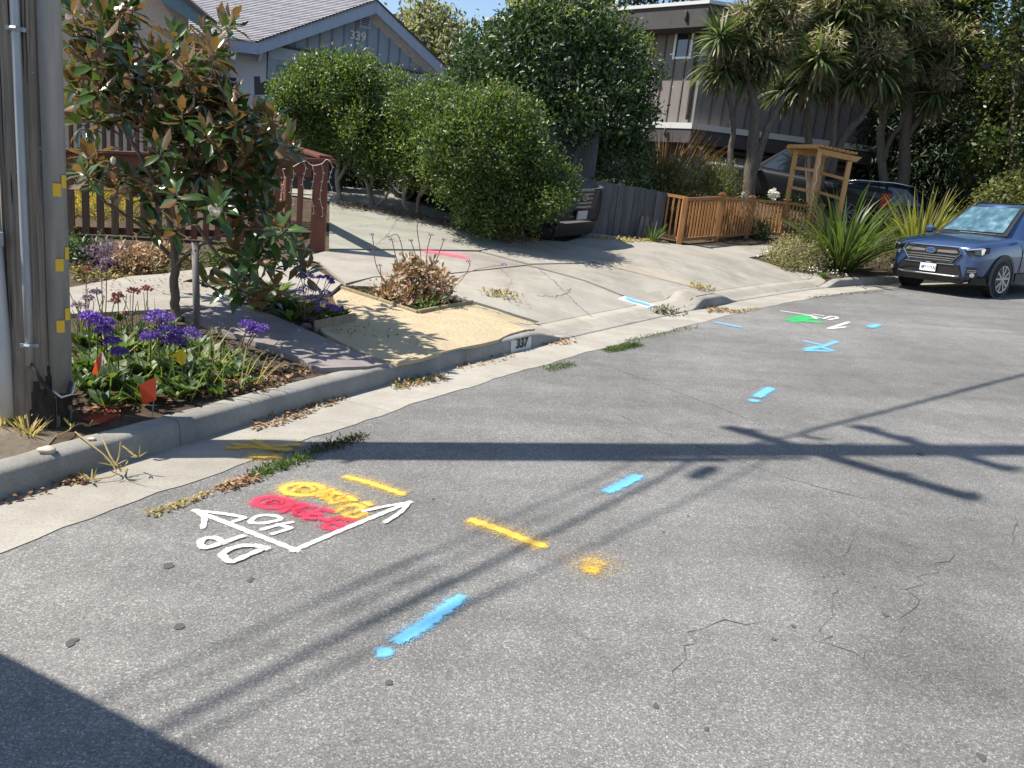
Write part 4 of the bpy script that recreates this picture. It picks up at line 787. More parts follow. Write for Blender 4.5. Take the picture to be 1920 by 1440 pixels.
# cedar garden fence
cf = thing('garden_fence', 'low orange cedar fence with thin balusters along the second driveway', 'fence', G(1272, 458))
posts = [(1232, 447, 364), (1272, 458, 369), (1341, 452, 366), (1398, 446, 371), (1463, 446, 376), (1530, 446, 386)]
base = [G(x, y) for x, y, _ in posts]; tops = []
for (x, y, yt), b in zip(posts, base):
    w = Wall(b, (1, 0)); q = w.at(x + (y - yt) * .155, yt); tops.append(q[2]); mb = MB(); mb.bar(b - Z3 * .1, (b[0], b[1], q[2]), .1, .1, up=(0, 1, 0)); mb.build('post', M_CEDAR, cf, bevel=.006)
    if x > 1280: mb = MB(); mb.box((b[0], b[1], q[2] + .02), (.14, .14, .035)); mb.box((b[0], b[1], q[2] + .05), (.08, .08, .025)); mb.build('post_cap', M_CEDAR, cf)
for i in range(len(posts) - 1):
    a, b = base[i], base[i + 1]; za, zb_ = tops[i] - .05, tops[i + 1] - .05
    if i == 0: za, zb_ = tops[0] + .0, tops[1] - .02
    for z_a, z_b, h_ in ((za, zb_, .06), (a[2] + .09, b[2] + .09, .06)): mb = MB(); mb.bar((*a[:2], z_a), (*b[:2], z_b), .055, h_); mb.build('rail', M_CEDAR, cf)
    n_ = max(4, int(np.linalg.norm((b - a)[:2]) / .13)) if i else 4
    for k in range(1, n_):
        q = a + (b - a) * k / n_; zt_ = za + (zb_ - za) * k / n_; mb = MB(); mb.bar((q[0], q[1], a[2] + .1 + (b - a)[2] * k / n_), (q[0], q[1], zt_), .035, .035, up=(0, 1, 0)); mb.build('baluster', M_CEDAR, cf)
# arbor
aD = base[4][1] + .5; ab = thing('arbor', 'cedar arbor with slatted roof standing behind the low cedar fence', 'arbor', drop(at(1500, 420, aD)))
af = lambda x, y, k: at(x, y, aD + (0 if k else .75))
legs = [((1473, 376), (1493, 282), 0), ((1522, 392), (1537, 285), 1), ((1528, 386), (1544, 292), 0), ((1577, 378), (1593, 303), 1)]
legp = []
for (b, t_, k) in legs:
    q = af(*t_, k); g_ = np.array([q[0], q[1], lz(q[0], q[1]) - .1]); legp.append(q); mb = MB(); mb.bar(g_, q, .1, .1, up=(0, 1, 0)); mb.build('post', M_GOLD, ab, bevel=.005)
bm1 = [af(1474, 277, 0), af(1491, 273, 0), af(1546, 279, 0), af(1542, 290, 0), af(1490, 288, 0)]
shape('beam', [af(1531, 277, 1), af(1617, 295, 1), af(1606, 304, 1), af(1537, 289, 1)], (0, -1, 0), .05, M_GOLD, ab, .003)
shape('beam', [af(1474, 274, 0), af(1560, 284, 0), af(1552, 296, 0), af(1483, 288, 0)], (0, -1, 0), .05, M_GOLD, ab, .003)
A0, A1 = af(1535, 277, 1), af(1606, 292, 1); Bk = (af(1478, 272, 0) - af(1535, 277, 1)); Bk[2] = 0
for k in range(9): q = A0 + (A1 - A0) * (k + .4) / 9 + Z3 * .045; mb = MB(); mb.bar(q - Bk * .08, q + Bk * 1.05, .045, .05); mb.build('roof_slat', M_GOLD, ab)
mb = MB(); mb.bar(A0 + Z3 * .03 + (A1 - A0) * .0, A0 + Z3 * .03 + Bk, .06, .09); mb.build('side_beam', M_GOLD, ab)
for f_ in (.34, .68):
    for i0, i1 in ((0, 1), (2, 3)):
        a, b = legp[i0], legp[i1]; za, zb_ = lz(*a[:2]), lz(*b[:2]); mb = MB(); mb.bar((*a[:2], za + (a[2] - za) * (.3 + .75 * f_ * .95)), (*b[:2], zb_ + (b[2] - zb_) * (.3 + .75 * f_ * .95)), .045, .07); mb.build('rung', M_GOLD, ab)
mb = MB(); q = legp[1] + np.array([.0, -.06, -.15]); pts = [q + (.03 * math.sin(k * 2), -.01, -.13 * k) for k in range(9)]; mb.tube(catmull(pts, 4), .008, 5); mb.build('ribbon', M_WHITE, ab)
# ------------------------------------------------------------------ foliage builders
T_DIAMOND = (np.array([(0, 0, 0), (.45, -.5, .1), (1, 0, -.06), (.45, .5, .1)], float), np.array([(0, 1, 2), (0, 2, 3)]))
T_LEAF = (np.array([(0, 0, 0), (.22, -.36, .05), (.22, .36, .05), (.25, 0, 0), (.6, -.46, .04), (.6, .46, .04), (.6, 0, -.02), (1, 0, -.12)], float),
          np.array([(0, 1, 3), (0, 3, 2), (1, 4, 6), (1, 6, 3), (3, 6, 5), (3, 5, 2), (4, 7, 6), (6, 7, 5)]))
T_BLADE = (np.array([(0, -.3, .05), (0, .3, .05), (.4, -.5, .06), (.4, .5, .06), (.4, 0, 0), (.75, -.4, -.05), (.75, .4, -.05), (1, 0, -.22)], float),
           np.array([(0, 2, 4), (0, 4, 1), (1, 4, 3), (2, 5, 4), (4, 5, 6), (4, 6, 3), (5, 7, 6)]))
def nrm(a): return a / (np.linalg.norm(a, axis=1)[:, None] + 1e-9)
def cloud(T, pos, dirs, nor, L, W, H=None):
    tv, tf = T; n = len(pos); x = nrm(dirs); y = nrm(np.cross(nor, x)); z = np.cross(x, y); L = np.broadcast_to(L, n); W = np.broadcast_to(W, n); H = L if H is None else np.broadcast_to(H, n)
    v = pos[:, None] + x[:, None] * (tv[None, :, 0, None] * L[:, None, None]) + y[:, None] * (tv[None, :, 1, None] * W[:, None, None]) + z[:, None] * (tv[None, :, 2, None] * H[:, None, None])
    f = tf[None] + (np.arange(n) * len(tv))[:, None, None]; return v.reshape(-1, 3), f.reshape(-1, tf.shape[1])
def sph(n): v = rng.normal(size=(n, 3)); return nrm(v)
def blob(px, py, D, rx, ry=None, rd=None):
    c = at(px, py, D); s = D / F_PX; ry = ry or rx; rd = rd or (rx + ry) / 2; return c, np.array([rx * s, rd * s, ry * s])
def sprigs(blobs, n, shell=.6, cut=.72):
    out_p, out_n = [], []; vol = np.array([np.prod(r) ** (2 / 3) for _, r in blobs]); cnt = np.maximum(8, (n * vol / vol.sum()).astype(int))
    for bi, ((c, r), k) in enumerate(zip(blobs, cnt)):
        d = sph(k); rad = shell + (1.06 - shell) * rng.random(k) ** .5 + (rng.random(k) < .07) * .13 * rng.random(k); ph = rng.random(3) * 6
        bump = 1 + .10 * np.sin(d[:, 0] * 5 + ph[0]) * np.sin(d[:, 2] * 6 + ph[1]) + .07 * np.sin(d[:, 1] * 11 + d[:, 2] * 9 + ph[2]); p = c + d * r * (rad * bump)[:, None]; keep = np.ones(k, bool)
        for bj, (c2, r2) in enumerate(blobs):
            if bj != bi: keep &= (((p - c2) / r2) ** 2).sum(1) > cut ** 2
        out_p.append(p[keep]); out_n.append(nrm(d[keep] / r * r.mean()))
    return np.vstack(out_p), np.vstack(out_n)
def crown(name, blobs, m, parent, n=700, per=14, L=.055, W=.5, spread=.11, T=T_DIAMOND, shell=.6, up=.5, cut=.72, droop=0.0, kind=None, clump=.1):
    P, N = sprigs(blobs, int(n * 1.35), shell, cut); fq = 2.2 / max(.25, min(float(r.mean()) for _, r in blobs)); ph = rng.random(6) * 6
    g1 = np.sin(P[:, 0] * fq * 1.9 + ph[0]) * np.sin(P[:, 1] * fq * 1.7 + ph[1]) + np.sin(P[:, 2] * fq * 2.3 + ph[2]) * np.sin((P[:, 0] + P[:, 2]) * fq * 1.3 + ph[3]) + .5 * np.sin((P[:, 0] - P[:, 1]) * fq * 4.1 + ph[4]) * np.sin(P[:, 2] * fq * 4.7 + ph[5])
    keep = rng.random(len(P)) < np.clip(.72 + .55 * g1, .05, 1); P, N, g1 = P[keep], N[keep], g1[keep]; P = P + N * (g1 * clump * float(np.mean([r.mean() for _, r in blobs])))[:, None]; k = len(P); q = np.repeat(P, per, 0); o = np.repeat(N, per, 0); m_ = len(q)
    off = rng.normal(size=(m_, 3)) * spread; pos = q + off; d = nrm(o * .6 + sph(m_) * .9 + np.array([0, 0, .35 - droop])); nr = nrm(o * .5 + sph(m_) * .7 + np.array([0, 0, up])); ll = L * (.65 + .7 * rng.random(m_))
    v, f = cloud(T, pos, d, nr, ll, ll * W); ob = npobj(name, v, f, m, parent)
    if kind: ob['kind'] = kind
    return ob
def limb(px_pts, r0, r1, D, name, m, parent, n=8, wob=0.0):
    P = np.array([at(x, y, D if np.isscalar(D) else d_) for (x, y), d_ in zip(px_pts, (D if not np.isscalar(D) else [D] * len(px_pts)))]); P = catmull(P, 5) if len(P) > 2 else P
    if wob: P[1:-1] += rng.normal(0, wob, (len(P) - 2, 3))
    return MB().tube(P, np.linspace(r0, r1, len(P)), n).build(name, m, parent, True)
M_BARK = wood('grey_brown_bark', (.09, .07, .05), (.22, .18, .14), (10, 10, 2), .9, .2, .006); M_BARKP = wood('pale_bark', (.16, .135, .11), (.33, .29, .24), (10, 10, 2), .9, .2, .006); M_TWIG = simple('dead_twig', (.2, .18, .16), (.36, .33, .3), 12, .9)
M_PALMB = wood('cabbage_palm_bark', (.05, .042, .035), (.15, .125, .1), (7, 7, 2.5), .95, .2, .012)
M_HEDGE = leafmat('hedge_leaf', [(.018, .036, .011), (.042, .078, .017), (.072, .115, .025), (.13, .165, .042), (.15, .15, .055)], rough=.42, trans=.36, glow=1.5)
M_LAUR = leafmat('laurel_leaf', [(.02, .042, .018), (.036, .068, .024), (.056, .095, .032), (.095, .125, .05)], rough=.4, trans=.2)
M_NEWL = leafmat('new_laurel_leaf', [(.1, .12, .045), (.2, .21, .09), (.3, .29, .15)], rough=.4, trans=.3)
M_IVY = leafmat('ivy_leaf', [(.014, .026, .008), (.035, .058, .012), (.07, .09, .02), (.11, .11, .035)], rough=.38, trans=.3)
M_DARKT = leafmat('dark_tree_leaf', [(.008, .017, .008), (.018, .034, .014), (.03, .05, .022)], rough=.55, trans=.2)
M_BLOOM = leafmat('cream_blossom_leaf', [(.03, .05, .02), (.05, .075, .03), (.3, .26, .16), (.42, .37, .25), (.12, .14, .08)], rough=.6, trans=.3)
M_OLIVE = leafmat('olive_shrub_leaf', [(.06, .07, .02), (.11, .12, .035), (.19, .18, .065)], rough=.55, trans=.35); M_RUST = leafmat('rust_grass', [(.09, .045, .02), (.17, .085, .03), (.26, .14, .05)], rough=.7, trans=.3)
M_CORD = leafmat('cabbage_palm_leaf', [(.036, .056, .03), (.068, .096, .044), (.115, .145, .064), (.28, .285, .14)], rough=.33, trans=.22); M_CDEAD = leafmat('dead_palm_leaf', [(.1, .075, .045), (.19, .15, .09)], rough=.8, trans=.2)
M_PANIC = leafmat('palm_flower', [(.24, .2, .125), (.38, .32, .21), (.47, .4, .27)], rough=.8, trans=.25)
M_FLAX = leafmat('flax_blade', [(.02, .038, .014), (.035, .06, .018), (.055, .085, .024), (.1, .12, .035), (.32, .28, .08)], rough=.4, trans=.4)
M_FLAXY = leafmat('yellow_flax_blade', [(.045, .07, .02), (.1, .12, .03), (.26, .24, .06), (.42, .36, .11)], rough=.45, trans=.4)
M_MAGN = leafmat('magnolia_leaf', [(.02, .044, .014), (.034, .07, .02), (.055, .105, .028), (.1, .15, .042)], under=(.17, .105, .05), rough=.24, trans=.25, spec=.6, tcol=(1.7, 1.55, .75))
M_STAT = leafmat('sea_lavender_leaf', [(.03, .06, .018), (.055, .1, .028), (.085, .135, .04), (.16, .19, .06)], rough=.5, trans=.3); M_PURP = leafmat('purple_flower', [(.13, .07, .3), (.2, .11, .42), (.3, .19, .55)], rough=.7, trans=.25, tcol=(1.3, 1.1, 1.6))
M_PALEP = leafmat('faded_purple_flower', [(.2, .14, .2), (.3, .22, .3), (.36, .26, .22)], rough=.8, trans=.25, tcol=(1.3, 1.1, 1.3)); M_ROSE = leafmat('dusty_pink_flower', [(.3, .09, .1), (.4, .15, .13), (.42, .22, .16)], rough=.8, trans=.2, tcol=(1.4, 1.1, 1))
M_YELB = leafmat('yellow_shrub_leaf', [(.3, .26, .02), (.5, .42, .03), (.64, .56, .08)], rough=.6, trans=.4, tcol=(1.4, 1.3, .5)); M_GRASS = leafmat('weed_grass', [(.04, .08, .015), (.08, .13, .025), (.16, .19, .05)], rough=.5, trans=.35); M_DRYG = leafmat('dry_grass', [(.24, .17, .07), (.38, .29, .13), (.46, .37, .2)], rough=.8, trans=.3)
M_LITTER = leafmat('fallen_leaf', [(.11, .05, .025), (.22, .11, .05), (.34, .2, .1), (.38, .27, .16)], rough=.7, trans=.1); M_WHITEF = leafmat('white_petal', [(.72, .7, .6), (.85, .83, .76)], rough=.6, trans=.3, tcol=(1, 1, .9)); M_SUCC = leafmat('dry_succulent_leaf', [(.16, .12, .09), (.32, .19, .12), (.42, .24, .15), (.36, .3, .22)], rough=.6, trans=.15)
M_MOSS = leafmat('ground_cover', [(.05, .05, .018), (.085, .08, .025), (.12, .11, .04)], rough=.7, trans=.2); M_STEM = simple('plant_stem', (.13, .11, .05), (.22, .17, .09), 20, .8); M_REDP = leafmat('red_leaf', [(.2, .02, .03), (.35, .05, .06), (.3, .12, .05)], rough=.5, trans=.3, tcol=(1.5, 1, .8))
def plant(name, label, cat, loc, group=None): return thing(name, label, cat, loc, group)

# ------------------------------------------------------------------ trees far behind
def far_tree(name, label, px0, D, blobs, m, trunk=None, n=900, per=12, L=.16, W=.55, spread=.25, group=None, bm=None, rt=.18, **kw):
    q = at(*px0, D); g = np.array([q[0], q[1], lz(q[0], q[1])]); r = thing(name, label, 'tree', g, group)
    crown('crown', [blob(*b) for b in blobs], m, r, n, per, L, W, spread, **kw)
    top = blobs[0]; tp = at(top[0], top[1], top[2]); MB().tube(catmull([g - Z3 * .2, (g + tp) / 2 + (.1, 0, 0), tp], 5), [rt * (1 - .06 * i) for i in range(11)], 8).build('trunk', bm or M_BARK, r, True); return r
far_tree('blossom_tree', 'round distant tree with cream blossom rising behind the gable', (815, 200), 34, [(800, 70, 34, 45, 48), (835, 95, 34, 38, 45), (775, 95, 33, 40, 40), (850, 140, 33, 35, 50)], M_BLOOM, n=950, L=.2, spread=.3)
far_tree('leafy_tree', 'dark leafy tree between the gable and the big laurel', (890, 250), 19, [(905, 120, 19, 42, 50), (880, 170, 18.5, 30, 60), (925, 185, 18.5, 40, 60), (875, 90, 19, 10, 14)], M_LAUR, n=520, per=14, L=.11, spread=.16)
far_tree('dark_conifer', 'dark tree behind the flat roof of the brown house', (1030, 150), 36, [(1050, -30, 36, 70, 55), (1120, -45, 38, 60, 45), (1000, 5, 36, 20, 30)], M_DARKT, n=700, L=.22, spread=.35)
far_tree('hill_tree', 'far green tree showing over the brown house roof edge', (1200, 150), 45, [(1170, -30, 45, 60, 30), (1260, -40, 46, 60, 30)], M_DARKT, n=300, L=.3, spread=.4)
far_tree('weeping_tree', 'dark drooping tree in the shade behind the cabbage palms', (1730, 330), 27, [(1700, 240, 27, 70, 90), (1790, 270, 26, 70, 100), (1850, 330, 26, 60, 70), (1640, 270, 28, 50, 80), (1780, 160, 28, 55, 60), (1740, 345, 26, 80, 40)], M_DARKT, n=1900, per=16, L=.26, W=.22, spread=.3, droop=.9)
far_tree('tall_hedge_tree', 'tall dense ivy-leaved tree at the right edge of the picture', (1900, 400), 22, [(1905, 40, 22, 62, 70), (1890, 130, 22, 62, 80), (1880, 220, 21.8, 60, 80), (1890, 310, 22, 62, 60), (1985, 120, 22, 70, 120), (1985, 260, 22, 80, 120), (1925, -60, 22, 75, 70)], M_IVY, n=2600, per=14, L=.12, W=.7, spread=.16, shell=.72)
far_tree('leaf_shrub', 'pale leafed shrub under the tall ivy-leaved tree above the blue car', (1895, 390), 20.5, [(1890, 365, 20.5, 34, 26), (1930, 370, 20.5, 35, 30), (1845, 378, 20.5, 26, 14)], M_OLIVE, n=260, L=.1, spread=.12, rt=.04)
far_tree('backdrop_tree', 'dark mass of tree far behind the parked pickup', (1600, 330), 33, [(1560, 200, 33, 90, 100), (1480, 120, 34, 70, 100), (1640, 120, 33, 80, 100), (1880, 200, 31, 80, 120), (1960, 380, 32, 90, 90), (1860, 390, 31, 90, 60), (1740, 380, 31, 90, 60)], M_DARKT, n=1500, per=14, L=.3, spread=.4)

# the big laurel beside the brown house
g = drop(at(1085, 400, 18)); lt = thing('laurel_tree', 'big round laurel tree with pale new leaves beside the brown house', 'tree', g)
lb = [blob(1040, 120, 18, 110, 90), blob(1130, 150, 18, 85, 85), blob(990, 150, 18, 75, 85), blob(1060, 70, 18, 95, 60), blob(1090, 215, 17.6, 110, 60), blob(1015, 75, 18.3, 52, 48), blob(1150, 225, 17.8, 60, 50)]
crown('crown', lb, M_LAUR, lt, 3300, 15, .12, .46, .14, shell=.6, droop=.2, clump=.06)
P, N = sprigs([blob(1050, 90, 18, 125, 85), blob(1135, 150, 18, 88, 90), blob(1000, 70, 18, 75, 68)], 520, .97); sel = (N[:, 2] > .15) & (N[:, 0] + N[:, 2] > .1); P, N = P[sel], N[sel]; q = np.repeat(P, 6, 0) + rng.normal(0, .05, (len(P) * 6, 3)); o_ = np.repeat(N, 6, 0)
v, f = cloud(T_LEAF, q, nrm(sph(len(q)) + (0, 0, -.25) + o_ * .6), nrm(o_ * .3 + sph(len(q)) * .4 + (0, 0, 1.0)), .125, .04); npobj('new_leaves', v, f, M_NEWL, lt)['kind'] = 'stuff'
for pts in ([(1090, 400), (1085, 330), (1080, 240), (1060, 150)], [(1085, 330), (1120, 260), (1140, 180)], [(1080, 300), (1030, 230), (1000, 160)]): limb(pts, .13, .05, 18, 'limb', M_BARK, lt)
g = drop(at(1165, 400, 17.6)); ls = thing('dark_shrub', 'dark green shrub in shade under the laurel behind the low plank fence', 'shrub', g); crown('crown', [blob(1165, 330, 17.6, 55, 60), blob(1150, 370, 17.4, 50, 35), blob(1195, 365, 17.4, 40, 35), blob(1140, 280, 17.8, 45, 50)], M_LAUR, ls, 700, 13, .1, .45, .13, shell=.7); limb([(1165, 420), (1163, 330)], .05, .02, 17.6, 'stem', M_BARK, ls)

# ------------------------------------------------------------------ the row of clipped hedge trees
hedges = [('clipped hedge tree at the left end of the row by the plank fence', 14.4, [(600, 190, 70, 72), (645, 165, 72, 55), (560, 175, 42, 45), (585, 245, 45, 36), (640, 245, 60, 50), (600, 135, 55, 28)], [[(638, 378), (632, 330), (640, 280), (650, 230)], [(633, 340), (655, 300), (668, 270)]]),
          ('second hedge tree with a forked pale trunk under the gable', 14.1, [(710, 190, 65, 62), (745, 240, 62, 60), (690, 260, 55, 55), (720, 300, 45, 30)], [[(700, 388), (690, 350), (680, 310), (688, 270)], [(694, 360), (700, 320), (705, 290)], [(705, 388), (722, 372), (735, 352)]]),
          ('third hedge tree with twisted pale stems in front of the dark drive', 13.6, [(800, 215, 62, 55), (770, 290, 55, 50), (830, 270, 60, 60), (790, 245, 60, 50)], [[(775, 405), (758, 380), (760, 345), (752, 300), (755, 270)], [(782, 405), (785, 370), (795, 340), (790, 300)], [(783, 375), (800, 350)]]),
          ('large bushy hedge tree with foliage down to the ground beside the parked car', 12.9, [(920, 290, 110, 85), (900, 220, 75, 50), (960, 230, 70, 60), (1010, 320, 62, 45), (1035, 350, 42, 42), (1000, 385, 45, 35), (890, 350, 80, 60), (950, 370, 75, 50), (840, 330, 48, 50), (930, 405, 55, 28)], [[(880, 422), (885, 390), (890, 330)], [(890, 425), (915, 395), (925, 375)], [(945, 432), (950, 400), (960, 350)]]),
          ('back hedge tree filling the gap under the laurel', 15.2, [(880, 222, 48, 44), (925, 232, 48, 44), (860, 250, 45, 50)], [[(900, 420), (895, 300)]])]
for lab, D, bl, tr in hedges:
    g = G(tr[0][0][0], tr[0][0][1]) if 'back' not in lab else drop(at(900, 420, D)); r = thing('hedge_tree', lab, 'tree', g, 'hedge trees along the driveway'); Dg = g[1]
    B = []
    for x, y, a, b in bl:
        B.append(blob(x, y, D, a * .74, b * .74, max(a, b) * .8))
        for k in range(5): th = rng.random() * 6.28; q_ = .52 + .2 * rng.random(); B.append(blob(x + a * .62 * math.cos(th), y + b * .62 * math.sin(th), D + rng.normal(-.12, .3), a * q_ * .8, b * q_ * .8, max(a, b) * q_ * .8))
    crown('crown', B, M_HEDGE, r, int(400 * len(bl)), 16, .062, .5, .08, shell=.66, cut=.62, clump=.14)
    for k, pts in enumerate(tr): limb(pts, .05 if k == 0 else .038, .018, [Dg + (D - Dg) * i / (len(pts) - 1) for i in range(len(pts))], 'trunk' if k == 0 else 'limb', M_BARKP, r, wob=.006)

for lab, bl_ in [('added dark shrub standing in for the shade behind the left hedge trunks', [(660, 330, 40, 36), (610, 320, 40, 40), (710, 345, 40, 34)]), ('added dark shrub standing in for the shade behind the right hedge trunks', [(770, 350, 40, 34), (830, 350, 45, 44), (880, 370, 40, 40)])]:
    D = 16.6; g = drop(at(bl_[0][0], 400, D)); r = thing('dark_shrub', lab, 'shrub', g, 'added shrubs darkening the gap behind the hedge'); crown('crown', [blob(x, y, D + rng.normal(0, .3), a, b) for x, y, a, b in bl_], M_DARKT, r, 520, 13, .1, .5, .14, shell=.4); limb([(bl_[0][0], 395), (bl_[0][0], 350)], .03, .015, D, 'stem', M_BARK, r)  # shrubs added to darken the void under the hedge canopy
# ------------------------------------------------------------------ cabbage palms
def palm_head(c, R, parent, down=.0, n=135, flower=0.0):
    k = n; th = rng.random(k) * 2 * math.pi; ph = np.arcsin(rng.uniform(-.75, .98, k)); d = np.stack([np.cos(th) * np.cos(ph), np.sin(th) * np.cos(ph), np.sin(ph)], 1); d[:, 2] -= down
    d = nrm(d); L = R * (.8 + .35 * rng.random(k)); v = []; f = []; W = R * .043
    for i in range(k):
        pts = []; dd = d[i].copy(); p = c + dd * R * .08; droop_ = .55 if d[i][2] < .5 else .22
        for s in range(5): pts.append(p.copy()); dd = unit(dd - Z3 * droop_ * .17 * (s + .3)); p = p + dd * L[i] / 4
        side = unit(np.cross(d[i], Z3 + rng.normal(0, .25, 3))); n0 = len(v); ws = [.55, 1, .95, .6, .02]
        for q, w in zip(pts, ws): v += [q - side * W * w, q + side * W * w]
        f += [(n0 + 2 * s, n0 + 2 * s + 1, n0 + 2 * s + 3, n0 + 2 * s + 2) for s in range(4)]
    npobj('leaf_head', v, f, M_CORD, parent)
    v = []; f = []
    for i in range(24):                                               # dry skirt under the head
        a = rng.random() * 6.28; r0 = .06 * R; p = c + np.array([math.cos(a) * r0, math.sin(a) * r0, -.05]); e = p + np.array([math.cos(a) * .35 * R * rng.random(), math.sin(a) * .35 * R * rng.random(), -R * (.5 + .5 * rng.random())]); s_ = np.array([-math.sin(a), math.cos(a), 0]) * W * .8; n0 = len(v); mid = (p + e) / 2 + np.array([math.cos(a), math.sin(a), 0]) * .08
        v += [p - s_, p + s_, mid - s_, mid + s_, e - s_ * .2, e + s_ * .2]; f += [(n0, n0 + 1, n0 + 3, n0 + 2), (n0 + 2, n0 + 3, n0 + 5, n0 + 4)]
    npobj('dead_skirt', v, f, M_CDEAD, parent)
    if flower:
        fc_ = c + np.array([rng.normal(0, .1), -.25, R * .45]); k = int(700 * flower); st = sph(k) * np.array([.62, .5, .42]) * R * .85 * rng.random((k, 1)) ** .4; p = fc_ + st; dr = nrm(st + (0, 0, -.15) + sph(k) * R * .3); v, f = cloud(T_DIAMOND, p, dr, sph(k), R * (.16 + .12 * rng.random(k)), R * .016); npobj('flower_plume', v, f, M_PANIC, parent)
def cabbage(label, D, gpx, stems, heads):
    q = at(*gpx, D); g = np.array([q[0], q[1], lz(q[0], q[1])]); r = thing('cabbage_palm', label, 'palm', g, 'cabbage palms in front of the brown house')
    for pts, r0, r1 in stems: limb(pts, r0 * .74, r1 * .74, D, 'trunk' if r0 > .13 else 'limb', M_PALMB, r, 9, .01)
    for x, y, R, fl in heads: palm_head(at(x, y, D + rng.normal(0, .35)), R * D / F_PX, r, flower=fl)
    return r
cabbage('left cabbage palm with a slim and a thick trunk near the white framed window', 19.5, (1400, 430), [([(1395, 440), (1405, 330), (1415, 250), (1412, 180), (1395, 110)], .25, .11), ([(1378, 440), (1376, 370), (1370, 290), (1375, 250), (1368, 190), (1355, 130)], .12, .07), ([(1410, 330), (1440, 240), (1470, 180)], .15, .09)],
        [(1352, 112, 66, .0), (1395, 78, 72, .7), (1350, 70, 50, 0), (1440, 20, 70, .5), (1418, 40, 50, 0), (1360, 130, 52, .4), (1398, 140, 55, .2), (1440, 110, 56, .6), (1475, 60, 60, .8)])
cabbage('middle cabbage palm with leaning bare trunks above the arbor', 21.6, (1500, 440), [([(1522, 440), (1519, 320), (1514, 230), (1510, 170)], .17, .1), ([(1555, 330), (1580, 260), (1610, 225), (1640, 180)], .17, .1), ([(1515, 420), (1540, 330), (1560, 280), (1568, 160), (1570, 60)], .14, .09), ([(1470, 185), (1490, 120), (1498, 70)], .1, .07)],
        [(1500, 70, 70, 1), (1512, 150, 62, .9), (1470, 170, 50, .3), (1575, 30, 80, .8), (1640, 40, 72, .5), (1535, 20, 60, .6), (1645, 130, 72, 1), (1570, 105, 50, .0), (1600, 70, 50, .5), (1535, 110, 60, .3), (1480, 15, 60, .4), (1620, 0, 60, .6), (1600, 150, 50, .2), (1560, 170, 45, 0)])
cabbage('right cabbage palm with pale forked trunk behind the dark pickup', 22.8, (1660, 400), [([(1663, 400), (1655, 320), (1650, 265), (1655, 220), (1650, 190)], .18, .11), ([(1657, 300), (1668, 262), (1690, 230), (1700, 180)], .12, .08), ([(1690, 400), (1695, 320), (1697, 240), (1710, 170), (1730, 110)], .26, .12), ([(1697, 260), (1740, 200), (1760, 150)], .13, .08)],
        [(1710, 90, 70, .5), (1755, 40, 70, .2), (1800, 25, 66, .0), (1700, 150, 62, .9), (1770, 110, 68, .7), (1755, 175, 58, 1), (1690, 20, 60, .9), (1790, 90, 55, .3), (1725, 60, 58, .4), (1740, 135, 58, .6), (1690, 110, 58, .5), (1800, 150, 48, .4), (1670, 165, 50, .5), (1740, 0, 60, .4), (1680, 60, 60, .6)])

# ------------------------------------------------------------------ garden in front of the brown house
def spray(base, n, L, W, m, parent, name, spread=.7, up=1.0, T=T_BLADE, r0=.1, kind=None, seg=5, bend=.5, single=False):
    v = []; f = []; outs = []
    for i in range(n):
        a = rng.random() * 6.28; tilt = spread * rng.random() ** .7; d = unit(np.array([math.cos(a) * tilt, math.sin(a) * tilt, up])); p = np.array(base) + np.array([math.cos(a), math.sin(a), 0]) * r0 * rng.random(); ll = L * (.6 + .5 * rng.random()); side = unit(np.cross(d, Z3 + rng.normal(0, .2, 3))); vv = []; b_ = bend * (.3 + rng.random())
        for s in range(seg):
            t = s / (seg - 1); w = W * (.5 + 1.1 * t) * (1 - t ** 2.2) + .0015; vv += [p - side * w, p + side * w]; d = unit(d + np.array([math.cos(a) * .25, math.sin(a) * .25, -.5]) * b_ * t * .8); p = p + d * ll / (seg - 1)
        ff = [(2 * s, 2 * s + 1, 2 * s + 3, 2 * s + 2) for s in range(seg - 1)]
        if single: npobj(name, vv, ff, m, parent)
        else: n0 = len(v); v += vv; f += [tuple(n0 + k for k in q) for q in ff]
    if not single:
        o = npobj(name, v, f, m, parent)
        if kind: o['kind'] = kind
        return o
g = G(1572, 506); fx = plant('flax_bush', 'large sword-leaved flax bush in front of the arbor, green with yellow edges', 'flax bush', g)
spray(g, 210, 1.75, .027, M_FLAX, fx, 'leaf', 1.2, 1.0, r0=.3, seg=7, bend=.62, single=True)
g = G(1715, 492); fx = plant('flax_bush', 'yellow sword-leaved flax bush behind the blue parked car', 'flax bush', g + (.25, .5, 0)); spray(g + (.25, .5, .05), 170, 1.8, .027, M_FLAXY, fx, 'leaf', 1.05, 1.0, r0=.32, seg=7, bend=.45, single=True)
g = G(1490, 500); r = plant('flowering_shrub', 'low pale shrub with tiny white flowers at the drive corner beside the flax', 'shrub', g); Dg = g[1]; B = [blob(1490, 475, Dg + .2, 45, 26), blob(1460, 488, Dg, 34, 16), blob(1520, 485, Dg + .1, 28, 20), blob(1480, 498, Dg - .2, 30, 12)]
crown('foliage', B, leafmat('pale_shrub_leaf', [(.12, .11, .05), (.22, .2, .09), (.32, .28, .15)], rough=.7, trans=.3), r, 420, 14, .05, .5, .07, shell=.7); crown('blossoms', B, M_WHITEF, r, 60, 4, .035, .9, .05, shell=.98, kind='stuff'); limb([(1490, 505), (1490, 480)], .02, .01, Dg, 'stem', M_STEM, r)
